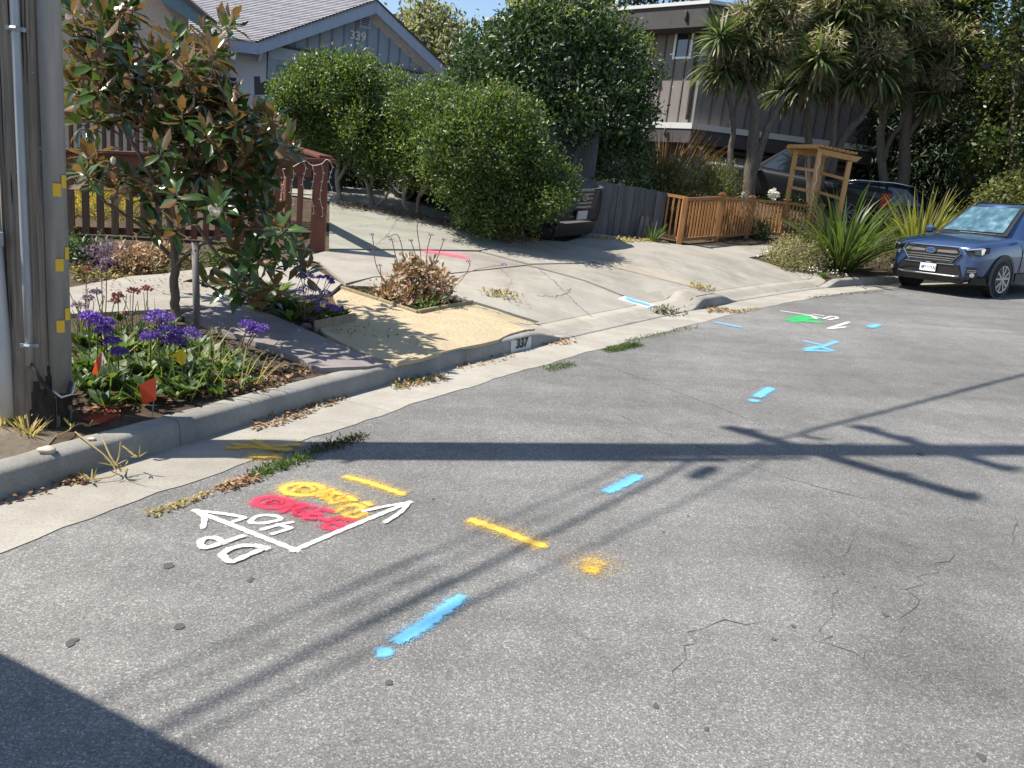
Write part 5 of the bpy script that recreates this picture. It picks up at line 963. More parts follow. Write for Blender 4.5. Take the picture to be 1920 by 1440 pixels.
g = G(1540, 520); r = plant('flower_clump', 'small clump of white flowers on the kerb edge under the flax', 'flowers', g); spray(g, 60, .16, .008, M_GRASS, r, 'foliage', 1.2); P = g + rng.normal(0, .12, (70, 3)) * (2.2, .7, .3) + (0, 0, .12); v, f = cloud(T_DIAMOND, P, sph(70), sph(70) + Z3, .035, .03); npobj('blossoms', v, f, M_WHITEF, r)['kind'] = 'stuff'
g = G(1650, 505); r = plant('shrub', 'dry low shrub between the flax and the blue car', 'shrub', g); B = [blob(1640, 480, g[1] + .3, 45, 30), blob(1675, 490, g[1] + .2, 30, 25)]; crown('foliage', B, M_OLIVE, r, 260, 12, .07, .3, .09, shell=.6); limb([(1650, 510), (1645, 480)], .02, .01, g[1], 'stem', M_TWIG, r)
D_ = 18.3; g = drop(at(1290, 440, D_)); r = plant('olive_shrub', 'feathery olive green shrub with bare grey twigs on top behind the cedar fence', 'shrub', g)
B = [blob(1290, 350, D_, 58, 42), blob(1250, 375, D_, 42, 45), blob(1330, 375, D_, 40, 42), blob(1355, 340, D_, 22, 22), blob(1295, 410, D_, 70, 35), blob(1240, 340, D_, 26, 25)]; crown('foliage', B, M_OLIVE, r, 1100, 14, .1, .2, .1, shell=.6, T=T_DIAMOND, droop=-.5)
for i in range(34): x = 1285 + rng.normal(0, 22); y = 335 + rng.normal(0, 10); limb([(x, y), (x + rng.normal(0, 8), y - 16), (x + rng.normal(4, 14), y - 30 - 14 * rng.random())], .009, .004, D_ - .1, 'twig', M_TWIG, r, 4)
D_ = 19.0; g = drop(at(1235, 400, D_)); r = plant('rusty_grass', 'rust brown arching dry grass against the lower wall of the brown house', 'grass', g); spray(g + (0, 0, .2), 420, 1.9, .007, M_RUST, r, 'blades', .9, 1.0, r0=.45, seg=6, bend=.35, kind='stuff')
g = G(1172, 432); r = plant('agave', 'small spiky pale green agave in front of the dark plank fence', 'agave', g); spray(g, 46, .42, .02, leafmat('agave_leaf', [(.12, .14, .05), (.2, .22, .09), (.3, .28, .12)], rough=.5, trans=.2), r, 'leaf', 1.6, .8, r0=.05, bend=.15, single=True)
for x, y, lab in [(1130, 437, 'grass tuft at the bumper of the grey parked car'), (1222, 455, 'grass tuft at the foot of the first cedar fence post')]: g = G(x, y); r = plant('grass_tuft', lab, 'grass', g); spray(g, 60, .42, .006, M_GRASS, r, 'blades', .7, 1, r0=.08, kind='stuff')
g = G(1445, 452); r = plant('rose_bush', 'white rose bush flowering behind the cedar fence', 'rose bush', g + (0, 1.1, 0)); D_ = g[1] + 1.1; crown('foliage', [blob(1450, 400, D_, 32, 32), blob(1490, 395, D_, 30, 26), blob(1415, 420, D_, 30, 28), blob(1440, 430, D_, 45, 25)], M_GRASS, r, 190, 11, .06, .6, .09, shell=.4)
for x, y in [(1444, 359), (1453, 358), (1446, 367), (1451, 373), (1457, 366), (1448, 363), (1392, 365), (1470, 420)]:
    p = at(x, y, D_ - .5); v, f = cloud(T_DIAMOND, np.repeat(p[None], 16, 0) + rng.normal(0, .014, (16, 3)), sph(16), sph(16), .075, .07); npobj('rose', v, f, M_WHITEF, r)
limb([(1447, 440), (1449, 372)], .008, .005, D_ - .2, 'stem', M_STEM, r, 5)
for x, y, lab, m in [(1375, 440, 'grey green shrub at the foot of the cedar fence', M_DARKT), (1420, 448, 'low green shrub under the balusters near the arbor', M_LAUR)]: g = G(x, y); r = plant('shrub', lab, 'shrub', g); crown('foliage', [blob(x, y - 15, g[1] + .1, 24, 18)], m, r, 160, 12, .06, .4, .07, shell=.4); limb([(x, y + 2), (x, y - 12)], .012, .008, g[1], 'stem', M_STEM, r, 5)
# ------------------------------------------------------------------ magnolia by the path
mg = G(333, 602); MD = mg[1]; mag = thing('magnolia_tree', 'young magnolia with glossy leaves, rusty undersides and one white flower beside the stake', 'tree', mg)
def mlimb(pts, r0, r1, dd=0.0, name='limb'): return limb(pts, r0, r1, [MD + dd * i / (len(pts) - 1) for i in range(len(pts))], name, M_BARK, mag, 8, .006)
mlimb([(333, 606), (329, 560), (327, 500), (330, 450)], .045, .034, 0, 'trunk')
LIMBS = [[(329, 470), (312, 400), (270, 310), (235, 235), (195, 130), (165, 10)], [(330, 460), (350, 390), (392, 300), (402, 200), (392, 75)], [(330, 450), (360, 400), (440, 330), (500, 240)], [(328, 500), (390, 450), (470, 430), (545, 440)],
         [(327, 490), (260, 420), (190, 370), (145, 300)], [(312, 400), (300, 300), (310, 200), (315, 120)], [(350, 400), (380, 440), (430, 500), (500, 540)], [(350, 390), (420, 280), (450, 200)]]
for i, p_ in enumerate(LIMBS): mlimb(p_, .028 if i < 2 else .02, .006, [-.3, .2, -.2, -.5, -.4, .4, -.6, .1][i])
TIPS = [(135, 20), (160, 8), (185, 25), (215, 30), (230, 48), (240, 20), (140, 60), (170, 60), (200, 70), (150, 100), (180, 105), (215, 100), (135, 140), (165, 140), (195, 135), (225, 120), (240, 130), (145, 180), (175, 175), (205, 165), (235, 160), (265, 120), (285, 105), (310, 70), (330, 95), (300, 130), (325, 140),
        (260, 165), (290, 165), (320, 175), (345, 160), (150, 215), (185, 210), (215, 205), (245, 200), (275, 205), (305, 210), (340, 200), (370, 170), (355, 130), (395, 60), (420, 45), (385, 90), (405, 95), (375, 130), (408, 130), (420, 165), (440, 175), (425, 195), (395, 200), (365, 215),
        (330, 235), (295, 240), (400, 230), (430, 230), (460, 215), (485, 210), (500, 220), (470, 245), (440, 260), (410, 265), (380, 255), (345, 265), (310, 275), (500, 260), (525, 265), (540, 275), (515, 290), (485, 290), (455, 295), (425, 300), (390, 300), (355, 305), (320, 310), (285, 310),
        (250, 330), (210, 330), (175, 320), (145, 330), (160, 290), (270, 355), (295, 360), (330, 350), (365, 350), (400, 345), (435, 345), (465, 335), (500, 325), (280, 400), (380, 400), (440, 385), (470, 385), (500, 375), (530, 390), (440, 425), (470, 430), (505, 425), (540, 425), (570, 440), (575, 465), (545, 465), (510, 465), (475, 470), (440, 470),
        (420, 500), (455, 505), (490, 500), (525, 495), (555, 495), (430, 535), (465, 540), (500, 530), (535, 525), (405, 530), (340, 300), (370, 330), (300, 330), (335, 415), (410, 380), (430, 320), (480, 350), (350, 360), (360, 270)]
pos, dr, nr_, LL = [], [], [], []; tw = MB(); HUB = [at(x, y, MD + .05) for x, y in [(330, 440), (300, 330), (390, 300), (240, 240), (450, 330), (470, 430), (190, 150)]]
for (x, y) in TIPS:
    for rep in range(3 if y < 300 else 2 if y < 400 else 1):
        D = MD + rng.normal(0, .36) + (-.15, .25, .05)[rep]; c = at(x + rng.normal(0, 9), y + rng.normal(0, 9), D); hub = min(HUB, key=lambda h: np.linalg.norm(h - c)); ax = unit(unit(c - hub) * .55 + np.array([rng.normal(0, .25), rng.normal(0, .25), .75]))
        st = c - ax * .12 - unit(c - hub) * .12; tw.tube([st, c - ax * .05, c], [.006, .005, .004], 5)
        n = 10 if not rep else 8; u_ = unit(np.cross(ax, (.3, .5, .2))); w_ = np.cross(ax, u_)
        for k in range(n):
            a = k * 2.4 + rng.normal(0, .25); t = k / n; rad = u_ * math.cos(a) + w_ * math.sin(a); d = unit(ax * (1.0 - 1.25 * t) + rad * (.55 + .5 * t) + (0, 0, -.25 * t) + rng.normal(0, .12, 3)); pos.append(c - ax * .10 * t + rad * .01); dr.append(d); nr_.append(unit(ax - d * (ax @ d) + rng.normal(0, .12, 3)) * (-1 if rng.random() < (.42 if y < 340 else .16) else 1)); LL.append((.15 + .07 * rng.random()) * (.8 + .3 * t))
tw.build('twigs', M_BARK, mag)['kind'] = 'stuff'
pos, dr, nr_, LL = map(np.array, (pos, dr, nr_, LL)); near = np.argsort((pos - CAM) @ FWD - .25 * LL); near300 = near[:300]; rest = near[300:]
v, f = cloud(T_LEAF, pos[rest], dr[rest], nr_[rest], LL[rest], LL[rest] * .40); npobj('foliage', v, f, M_MAGN, mag, True)['kind'] = 'stuff'
lm = npmesh('leaf', T_LEAF[0] * (1, .40, 1), T_LEAF[1]); lm.materials.append(M_MAGN)
for i in near300:
    o = bpy.data.objects.new('leaf', lm); COL.objects.link(o); o.parent = mag; x = dr[i]; y = unit(np.cross(nr_[i], x)); z = np.cross(x, y); p = pos[i] - mg
    o.matrix_local = Matrix(((x[0] * LL[i], y[0] * LL[i], z[0] * LL[i], p[0]), (x[1] * LL[i], y[1] * LL[i], z[1] * LL[i], p[1]), (x[2] * LL[i], y[2] * LL[i], z[2] * LL[i], p[2]), (0, 0, 0, 1)))
T_PETAL = (np.array([(0, 0, 0), (.3, -.3, .08), (.3, .3, .08), (.7, -.36, .1), (.7, .36, .1), (.7, 0, -.02), (1, 0, .12)], float), np.array([(0, 1, 5), (0, 5, 2), (1, 3, 5), (2, 5, 4), (3, 6, 5), (5, 6, 4)]))
def bloom(px, py, D, L, n, openk):
    c = at(px, py, D); ax = unit((.15, -.45, 1.0)); u_ = unit(np.cross(ax, (1, 0, 0))); w_ = np.cross(ax, u_); fl = MB()
    a = np.arange(n) * 2 * math.pi / n + .3; rad = np.cos(a)[:, None] * u_ + np.sin(a)[:, None] * w_; d = nrm(ax + rad * openk); v, f = cloud(T_PETAL, np.repeat(c[None], n, 0), d, nrm(ax - d * (d @ ax)[:, None]), L, L * .75); return npobj('flower', v, f, M_WHITEF, mag, True)
bloom(404, 412, MD - .85, .125, 8, .6); bloom(213, 310, MD - .5, .075, 5, .12)
# round stake
q = G(370, 633); sk = thing('tree_stake', 'round grey wooden stake next to the magnolia trunk', 'stake', q); MB().tube([q - Z3 * .1, at(366, 455, q[1])], .028, 12).build('shaft', M_GREYW, sk, True); MB().tube([at(366, 470, q[1] - .03), at(350, 478, (q[1] + MD) / 2), at(330, 472, MD)], .008, 6).build('tie', M_DARKW, sk)

# ------------------------------------------------------------------ sea lavender beds and other near planting
def flower_head(p, r, m, parent, n=150, name='flower_head', q=.022):
    d = sph(n); d[:, 2] = np.abs(d[:, 2]) * .9 - .15; P = p + d * r * (.5 + .65 * rng.random((n, 1)) ** .7) * (1, 1, .7); v, f = cloud(T_DIAMOND, P, nrm(sph(n) + d), nrm(d + sph(n) * .5), q, q * .8); return npobj(name, v, f, m, parent)
def stat_leaves(c, n, L, parent, name='leaf', m=None, flat=.5):
    a = rng.random(n) * 6.28; rad = np.stack([np.cos(a), np.sin(a), np.zeros(n)], 1); d = nrm(rad + np.array([0, 0, 1]) * (flat + .8 * rng.random((n, 1)))); P = c + rad * .05 * rng.random((n, 1)); nr2 = nrm(np.array([0, 0, 1.0]) - d * d[:, 2:3] + rng.normal(0, .2, (n, 3))); ll = L * (.6 + .6 * rng.random(n)); v, f = cloud(T_LEAF, P, d, nr2, ll, ll * .42); o = npobj(name, v, f, m or M_STAT, parent, True); o['kind'] = 'stuff'; return o
sl2 = thing('sea_lavender', 'sea lavender with big green leaves and purple flowers beside the utility pole', 'flowers', G(300, 740))
for x, y, n, L in [(170, 690, 26, .2), (200, 720, 26, .22), (165, 740, 20, .2), (240, 700, 26, .2), (235, 745, 26, .22), (280, 720, 26, .2), (270, 760, 22, .18), (320, 690, 24, .2), (315, 735, 26, .2), (355, 715, 24, .2), (350, 745, 20, .16), (395, 700, 22, .17), (400, 730, 18, .15), (435, 715, 16, .14), (450, 730, 12, .1), (185, 650, 20, .2), (230, 650, 20, .2), (290, 660, 20, .2), (340, 660, 16, .18), (200, 770, 16, .16), (380, 680, 20, .18), (420, 690, 18, .16), (365, 740, 18, .15), (300, 690, 22, .2), (255, 670, 22, .2), (160, 660, 20, .2), (215, 690, 22, .2), (330, 755, 18, .15), (440, 705, 16, .15), (410, 745, 14, .12), (470, 722, 12, .1), (150, 720, 18, .2), (260, 640, 18, .2), (310, 645, 18, .2)]: g_ = G(x, y); stat_leaves(g_ + Z3 * .03, n, L * .8, sl2, flat=.2 + rng.random()); stat_leaves(g_ + Z3 * (.08 + .1 * rng.random()) + rng.normal(0, .06, 3) * (1, 1, .3), 14, L * .5, sl2, flat=.1 + rng.random()); spray(g_ + rng.normal(0, .05, 3) * (1, 1, 0), 5, .34, .004, M_GRASS if rng.random() < .5 else M_DRYG, sl2, 'stems', .9, 1, r0=.08, seg=4, kind='stuff')
for x, y, R, D0 in [(168, 594, .045, 0), (183, 606, .045, 0), (196, 622, .045, 0), (210, 640, .04, 0), (222, 660, .04, 0), (200, 605, .035, 0), (298, 598, .075, 0), (318, 622, .06, 0), (350, 628, .07, 0), (328, 640, .055, 0), (282, 632, .05, 0), (465, 610, .05, 0), (487, 616, .045, 0), (476, 621, .04, 0), (15, 560, .05, -.2), (3, 600, .05, -.2)]:
    g_ = G(min(440, max(x, 150)), 720 if x < 400 else 690); D = g_[1] - .05; c = at(x, y, D); flower_head(c, R * 1.22, M_PURP, sl2, 380 if R > .05 else 240, q=.018); MB().tube([(c[0] + rng.normal(0, .03), c[1] + .02, g_[2] + .02), (c + (g_[0], g_[1], g_[2])) / 2, c], [.006, .005, .004], 5).build('stem', M_STEM, sl2)
pf2 = thing('flower_clump', 'pink and faded lilac dried flowers rising behind the sea lavender next to the path', 'flowers', G(230, 640))
for x, y, R, m in [(147, 575, .06, M_PALEP), (165, 560, .05, M_PALEP), (200, 490, .055, M_PALEP), (190, 505, .05, M_PALEP), (160, 600, .04, M_PALEP), (222, 555, .045, M_ROSE), (250, 546, .05, M_ROSE), (276, 543, .05, M_ROSE), (215, 565, .04, M_ROSE), (163, 505, .03, M_ROSE), (180, 548, .04, M_PALEP), (235, 590, .03, M_ROSE)]:
    g_ = G(x + rng.normal(0, 10), 650); c = at(x, y, g_[1]); flower_head(c, R * .8, m, pf2, 90, q=.02); MB().tube([g_, (g_ + c) / 2 + rng.normal(0, .02, 3), c], .004, 4).build('stem', M_STEM, pf2)
for k in range(30): x = 140 + 150 * rng.random(); g_ = G(x, 640 + 20 * rng.random()); c = at(x + rng.normal(0, 18), 540 + 60 * rng.random(), g_[1]); MB().tube([g_, (g_ + c) / 2 + rng.normal(0, .02, 3), c], .003, 4).build('stem', M_STEM, pf2)
stat_leaves(G(225, 648) + Z3 * .02, 40, .16, pf2, 'leaf')
rp = thing('flower_clump', 'red leaved plants with pink flowers behind the left edge of the utility pole', 'flowers', G(2, 700))
for x, y in [(4, 610), (8, 650), (-10, 640), (5, 690), (-25, 680), (10, 720)]: g_ = G(x, y + 40); crown('foliage', [(g_ + Z3 * .15, np.array([.16, .16, .18]))], M_REDP if y > 630 else M_STAT, rp, 40, 10, .07, .5, .05, shell=.4)
# second bed, across the path
s3 = thing('sea_lavender', 'sea lavender with airy purple flowers between the path and the sand', 'flowers', G(560, 600))
for x, y, n, L in [(470, 560, 20, .2), (500, 575, 24, .2), (530, 588, 24, .22), (560, 595, 24, .22), (585, 602, 20, .2), (490, 590, 16, .14), (545, 605, 18, .16), (455, 572, 16, .16), (520, 555, 16, .2), (600, 610, 10, .12)]: stat_leaves(G(x, y) + Z3 * .03, n, L, s3)
for x, y, R in [(560, 498, .05), (572, 512, .05), (582, 520, .045), (565, 520, .05), (575, 540, .06), (560, 548, .06), (592, 545, .05), (585, 560, .06), (610, 550, .05), (605, 565, .05), (595, 580, .045), (613, 520, .025), (620, 525, .025), (622, 530, .02), (630, 580, .045), (470, 570, .04), (480, 577, .04), (478, 535, .03), (460, 500, .04), (450, 515, .035), (590, 600, .045), (575, 612, .04), (618, 575, .03), (600, 520, .025)]:
    g_ = G(570 if x > 520 else 470, 606 if x > 520 else 580); c = at(x, y, g_[1] + rng.normal(0, .12)); flower_head(c, R, M_PURP if y < 585 else M_PALEP, s3, 110, q=.017); MB().tube([g_ + Z3 * .03, (g_ + c) / 2 + rng.normal(0, .03, 3), c], .0035, 4).build('stem', M_STEM, s3)
q_ = G(632, 604); r = thing('yellow_succulent', 'yellowish leafy rosette at the end of the timber edging by the sand', 'succulent', q_); stat_leaves(q_ + Z3 * .03, 50, .14, r, m=M_FLAX, flat=.6)
# timber edgings
M_EDGE = wood('edging_timber', (.2, .15, .1), (.36, .28, .19), (12, 12, 1.5), .85, .2, .003)
for lab, pts, h_ in [('timber edging board dividing the sand from the planted soil', [(640, 546), (783, 593)], .07), ('dark timber edging board at the driveway end of the sand', [(785, 593), (885, 574)], .08), ('short timber edging board under the second sea lavender', [(590, 622), (665, 607)], .11)]:
    a, b = G(*pts[0]), G(*pts[1]); r = thing('edging_board', lab, 'edging board', a, 'timber edging boards round the sand bed'); n_ = 2 if 'short' not in lab else 1
    for k in range(n_): p0 = a + (b - a) * k / n_; p1 = a + (b - a) * ((k + 1) / n_ - .004); MB().bar(p0 + Z3 * (h_ / 2 - .01), p1 + Z3 * (h_ / 2 - .01 + rng.normal(0, .003)), .035, h_).build('board', M_EDGE, r, bevel=.004)
# dry succulent in the soil patch
g_ = G(780, 562); ds = thing('dry_succulent', 'dry rosy brown succulent clump with tall bare flower stalks in the soil patch', 'succulent', g_); D = g_[1]
for x, y, rr in [(745, 545, 26), (775, 530, 30), (805, 528, 30), (790, 555, 36), (820, 545, 24), (750, 560, 26), (770, 505, 18), (800, 505, 16), (725, 552, 16)]: crown('leaf_cluster', [blob(x, y, D + rng.normal(0, .15), rr, rr * .8)], M_SUCC, ds, 26, 9, .075, .4, .035, T=T_LEAF, shell=.5, kind='stuff')
for pts in [[(733, 545), (706, 500), (700, 455), (697, 440)], [(755, 520), (742, 480), (735, 450)], [(760, 510), (755, 470), (745, 440), (728, 445)], [(790, 500), (788, 470), (782, 430), (785, 415)], [(800, 505), (801, 470), (808, 440)], [(812, 505), (825, 470), (832, 450)], [(830, 540), (880, 510), (918, 500), (945, 497)], [(815, 560), (860, 530), (880, 500), (878, 490)], [(720, 560), (715, 520), (712, 498)], [(785, 500), (775, 465), (770, 452)]]:
    P = [at(x, y, D - .02 * i) for i, (x, y) in enumerate(pts)]; MB().tube(catmull(P, 4), .005, 5).build('flower_stalk', M_STEM if rng.random() < .3 else simple('rosy_stalk', (.22, .11, .08), (.3, .17, .12), 20, .8), ds); flower_head(P[-1], .022, M_PURP if pts[-1][0] > 850 or pts[-1][0] < 700 else M_PALEP, ds, 24, q=.016)
g2 = G(805, 583); crown('green_leaves', [(g2 + Z3 * .04, np.array([.14, .14, .08]))], M_STAT, ds, 30, 9, .06, .4, .05, shell=.3)
def scatter(name, poly, n, m, L=.04, off=.008, kind='stuff', flat=1.6, lift=.02, T=T_DIAMOND, W=.5, label=None, fn=None):
    P = []; poly = np.array(poly, float); lo, hi = poly.min(0), poly.max(0)
    def ins(q):
        c = False
        for i in range(len(poly)):
            a, b = poly[i], poly[i - 1]
            if (a[1] > q[1]) != (b[1] > q[1]) and q[0] < (b[0] - a[0]) * (q[1] - a[1]) / (b[1] - a[1]) + a[0]: c = not c
        return c
    fn = fn or G
    while len(P) < n:
        q = lo + (hi - lo) * rng.random(2)
        if ins(q): P.append(fn(*q))
    P = np.array(P); P[:, 2] += off + lift * rng.random(n); d = nrm(sph(n) * (1, 1, .35)); v, f = cloud(T, P, d, nrm(sph(n) + Z3 * flat), L * (.6 + .7 * rng.random(n)), L * W); o = npobj(name, v, f, m); o['kind'] = kind; return o
scatter('ground_cover', [(642, 543), (700, 530), (760, 545), (880, 570), (785, 588)], 1500, M_MOSS, .045, flat=.6)
scatter('fallen_leaves', [(618, 382), (700, 392), (800, 408), (880, 428), (1010, 448), (1040, 455), (960, 462), (880, 442), (800, 418), (700, 402), (640, 392)], 800, M_LITTER, .07, off=.045)
scatter('fallen_leaves', [(1080, 446), (1190, 450), (1260, 458), (1180, 458), (1110, 450)], 260, M_DRYG, .08, off=.04)
scatter('fallen_leaves', [(140, 770), (500, 740), (590, 700), (540, 690), (440, 700), (200, 790)], 420, M_LITTER, .045, off=.012)
scatter('fallen_leaves', [(150, 560), (430, 560), (440, 500), (130, 480)], 200, M_LITTER, .04, off=.04)
scatter('garden_mulch', [(340, 610), (560, 690), (500, 720), (360, 700)], 500, simple('dark_mulch', (.03, .025, .022), (.1, .08, .07), 20, .95), .05, off=.01)
scatter('fallen_leaves', [(600, 625), (690, 650), (780, 640), (700, 610)], 40, M_LITTER, .04, off=.035)
RR = lambda a, b: Rd(a, b)
for poly, n, L in [([(470, 800), (560, 765), (640, 740), (660, 748), (560, 790), (480, 812)], 260, .04), ([(1000, 650), (1030, 630), (1085, 640), (1070, 650)], 130, .045), ([(730, 720), (800, 705), (840, 712), (830, 722), (740, 735)], 160, .04), ([(1310, 572), (1350, 578), (1400, 588), (1330, 590)], 160, .06), ([(0, 945), (150, 895), (160, 905), (0, 958)], 70, .03), ([(140, 900), (170, 905), (160, 912), (125, 912)], 40, .04), ([(850, 690), (960, 665), (970, 672), (860, 700)], 60, .04)]:
    scatter('fallen_leaves', poly, n, M_LITTER, L, off=.012, fn=RR)
scatter('fallen_leaves', [(400, 915), (470, 890), (490, 900), (420, 925)], 220, M_LITTER, .03, off=.008, fn=RR, lift=.01); scatter('fallen_leaves', [(270, 965), (400, 920), (410, 926), (290, 970)], 130, M_DRYG, .028, off=.008, fn=RR, lift=.01)
# weeds in the seam between gutter and asphalt
def weed_patch(label, px, w, h, n, m=M_GRASS, fn=Rd, L=.034):
    c = fn(*px); r = thing('weed_patch', label, 'weeds', c, 'weeds in the gutter seam'); a_, b_ = fn(px[0] - w, px[1] + h), fn(px[0] + w, px[1] - h); t = rng.random(n) - .5; P = c + (b_ - a_) * t[:, None] + rng.normal(0, .03, (n, 3)) * (1, 1, 0); P[:, 2] = rz(P[:, 0], P[:, 1]) + .006 + .012 * rng.random(n) if fn is Rd else lz(P[:, 0], P[:, 1]) + .05
    v, f = cloud(T_DIAMOND, P, nrm(sph(n) + Z3 * .5), sph(n), L * (.5 + rng.random(n)), L * .22); o = npobj('blades', v, f, m, r); o['kind'] = 'stuff'
weed_patch('green weed patch at the seam crossed by the pole shadow', (632, 836), 52, 16, 420, M_MOSS); weed_patch('weed patch just left of the pole shadow at the seam', (530, 876), 45, 16, 420); weed_patch('bright green weed patch below the kerb number', (1168, 654), 30, 6, 520, L=.042)
weed_patch('small green weed patch left of the brightest one', (1050, 690), 22, 5, 220); weed_patch('weeds at the foot of the kerb by the flower bed', (785, 718), 45, 12, 300, fn=Rd); weed_patch('dry weeds at the corner of the far gutter', (1395, 584), 26, 3, 200, M_DRYG); weed_patch('thin weeds along the seam in front of the first driveway', (1240, 628), 70, 14, 220); weed_patch('weeds along the seam by the blue car', (1590, 553), 70, 6, 260, M_MOSS)
for x, y, lab in [(938, 562, 'dry tuft in a crack of the driveway concrete'), (1310, 545, 'dry grass tuft at the corner of the two driveways'), (1250, 592, 'flat weed on the gutter in front of the driveway')]: g_ = G(x, y); r = thing('weed_tuft', lab, 'weeds', g_); P = g_ + rng.normal(0, .09, (110, 3)) * (1.2, .8, .3) + (0, 0, .05); v, f = cloud(T_DIAMOND, P, nrm(sph(110) + Z3 * .6), sph(110), .07, .02); npobj('blades', v, f, M_DRYG if y < 580 else M_MOSS, r)['kind'] = 'stuff'
gr = thing('grass_tuft', 'green and straw coloured grass around the foot of the utility pole', 'grass', G(30, 800))
for k in range(16): g_ = G(-30 + 110 * rng.random(), 770 + 50 * rng.random()); spray(g_, 34, .11, .0035, M_GRASS if rng.random() < .35 else M_DRYG, gr, 'blades', 1.0, 1, r0=.06, kind='stuff', seg=4)
dg = thing('dry_weed', 'straw coloured dead weeds hanging over the kerb by the utility pole', 'weeds', G(170, 815))
for pts in [[(140, 806), (170, 830), (200, 855), (215, 885), (170, 895)], [(190, 815), (205, 850), (225, 880)], [(225, 825), (222, 850), (215, 868)], [(228, 832), (245, 845), (255, 852)], [(130, 800), (150, 790), (165, 795)], [(105, 815), (130, 802), (132, 795)]]:
    P = [Rd(x, y, .19 if y < 828 else max(.03, .17 - (y - 828) * .0022)) - np.array([-.02, .03, 0]) for x, y in pts]; MB().tube(catmull(P, 4), .004, 5).build('stem', M_DRYG, dg); q = P[-1]; spray(q, 9, .06, .003, M_DRYG, dg, 'leaf_tuft', 1.2, .4, r0=.02, seg=3)
for x, y, s_, lab in [(88, 850, .045, 'pale rounded stone lying on the kerb top by the pole'), (172, 826, .022, 'small flat stone on the kerb top right of the pole')]:
    g_ = Rd(x, y, KH); v = sph(140) * (s_ * 1.3, s_ * .8, s_ * .5); me = bpy.data.meshes.new('stone'); bm_ = bmesh.new(); bmesh.ops.create_icosphere(bm_, subdivisions=3, radius=1)
    for vv in bm_.verts: k = 1 + .12 * math.sin(vv.co.x * 3 + vv.co.y * 2) + .06 * math.sin(vv.co.z * 5); vv.co = Vector((vv.co.x * s_ * k, vv.co.y * s_ * .75 * k, vv.co.z * s_ * .5 * k))
    bm_.to_mesh(me); bm_.free(); o = link('stone', me, simple('pale_stone', (.35, .3, .24), (.5, .44, .36), 18, .8), None, True); o.location = Vector(g_ + Z3 * s_ * .4); tag(o, lab, 'stone')
# marking flags
M_OFLAG = plain('orange_flag', (.75, .085, .02), .6); M_YFLAG = plain('yellow_flag', (.75, .5, .03), .6)
def flag(label, pole_px, cloth, m, parts=None):
    g_ = G(*pole_px[0]); D = g_[1]; r = thing('marking_flag', label, 'marking flag', g_, 'utility marking flags'); MB().tube([g_, at(*pole_px[1], D)], .003, 5).build('wire', M_GALV, r)
    P = [at(x, y, D - .02 * (i % 2)) for i, (x, y) in enumerate(cloth)]; MB().prism(P, (0, -1, 0), .002).build('flag_cloth', m, r)
flag('orange marking flag leaning beside a white one in the sea lavender', [(188, 750), (190, 672)], [(190, 660), (187, 718), (172, 700), (180, 676)], M_OFLAG); flag('white marking flag touching the orange one near the pole', [(194, 750), (191, 662)], [(192, 660), (200, 680), (189, 688)], M_WHITEF)
flag('orange marking flag low beside the kerb with dark writing', [(285, 785), (292, 710)], [(292, 707), (293, 750), (268, 758), (260, 722)], M_OFLAG); flag('yellow marking flag under the purple sea lavender heads', [(345, 730), (350, 665)], [(316, 668), (343, 655), (352, 668), (343, 686)], M_YFLAG)
flag('small white marking flag in front of the large hedge tree', [(1080, 428), (1080, 395)] if False else [(978, 445), (980, 428)], [(976, 442), (980, 430), (984, 441)], M_WHITEF)
# yellow and lilac shrubs behind the picket fence
D = fc[1] + .9; g_ = drop(at(190, 470, D)); yb = thing('yellow_shrub', 'bright yellow shrub seen through the picket fence', 'shrub', g_); crown('foliage', [blob(160, 400, D, 45, 50), blob(210, 400, D, 45, 55), blob(255, 410, D, 40, 45), blob(130, 410, D, 30, 45)], M_YELB, yb, 900, 10, .05, .25, .06, shell=.5); crown('flowers', [blob(150, 345, D - .1, 25, 14), blob(240, 370, D - .1, 30, 18)], M_PURP, yb, 20, 8, .03, .8, .04, kind='stuff')
limb([(190, 470), (190, 400)], .03, .015, D, 'stem', M_STEM, yb)
for x, y, lab in [(165, 475, 'low dark plants at the foot of the picket fence'), (290, 480, 'dry leafy plants between the picket fence and the magnolia')]:
    g_ = G(x, y + 12); r = thing('garden_plants', lab, 'plants', g_); crown('foliage', [blob(x - 25, y, g_[1], 28, 18), blob(x + 25, y + 4, g_[1], 30, 16)], M_STAT if x < 200 else M_SUCC, r, 120, 10, .06, .4, .06, shell=.4)
scatter('ground_cover', [(130, 470), (300, 478), (470, 480), (560, 486), (470, 500), (300, 516), (140, 530)], 900, M_MOSS, .06, off=.01, flat=.3, lift=.06)
scatter('ground_cover', [(130, 480), (300, 490), (300, 516), (140, 530)], 500, M_DRYG, .06, off=.01, flat=.5, lift=.03)
for x, y, lab, m in [(200, 492, 'dusty lilac seed heads standing between the pavement and the fence', M_PALEP), (150, 486, 'dark green low plant by the pole in front of the fence', M_LAUR), (250, 500, 'small dry brown plant on the soil in front of the fence', M_SUCC), (420, 492, 'leafy low plant at the fence foot under the magnolia', M_STAT)]:
    g_ = G(x, y + 10); r = thing('garden_plants', lab, 'plants', g_, 'low plants before the picket fence'); crown('foliage', [blob(x, y - 6, g_[1], 24, 20), blob(x + 22, y + 2, g_[1], 20, 14)], m, r, 90, 10, .06, .4, .06, shell=.3)
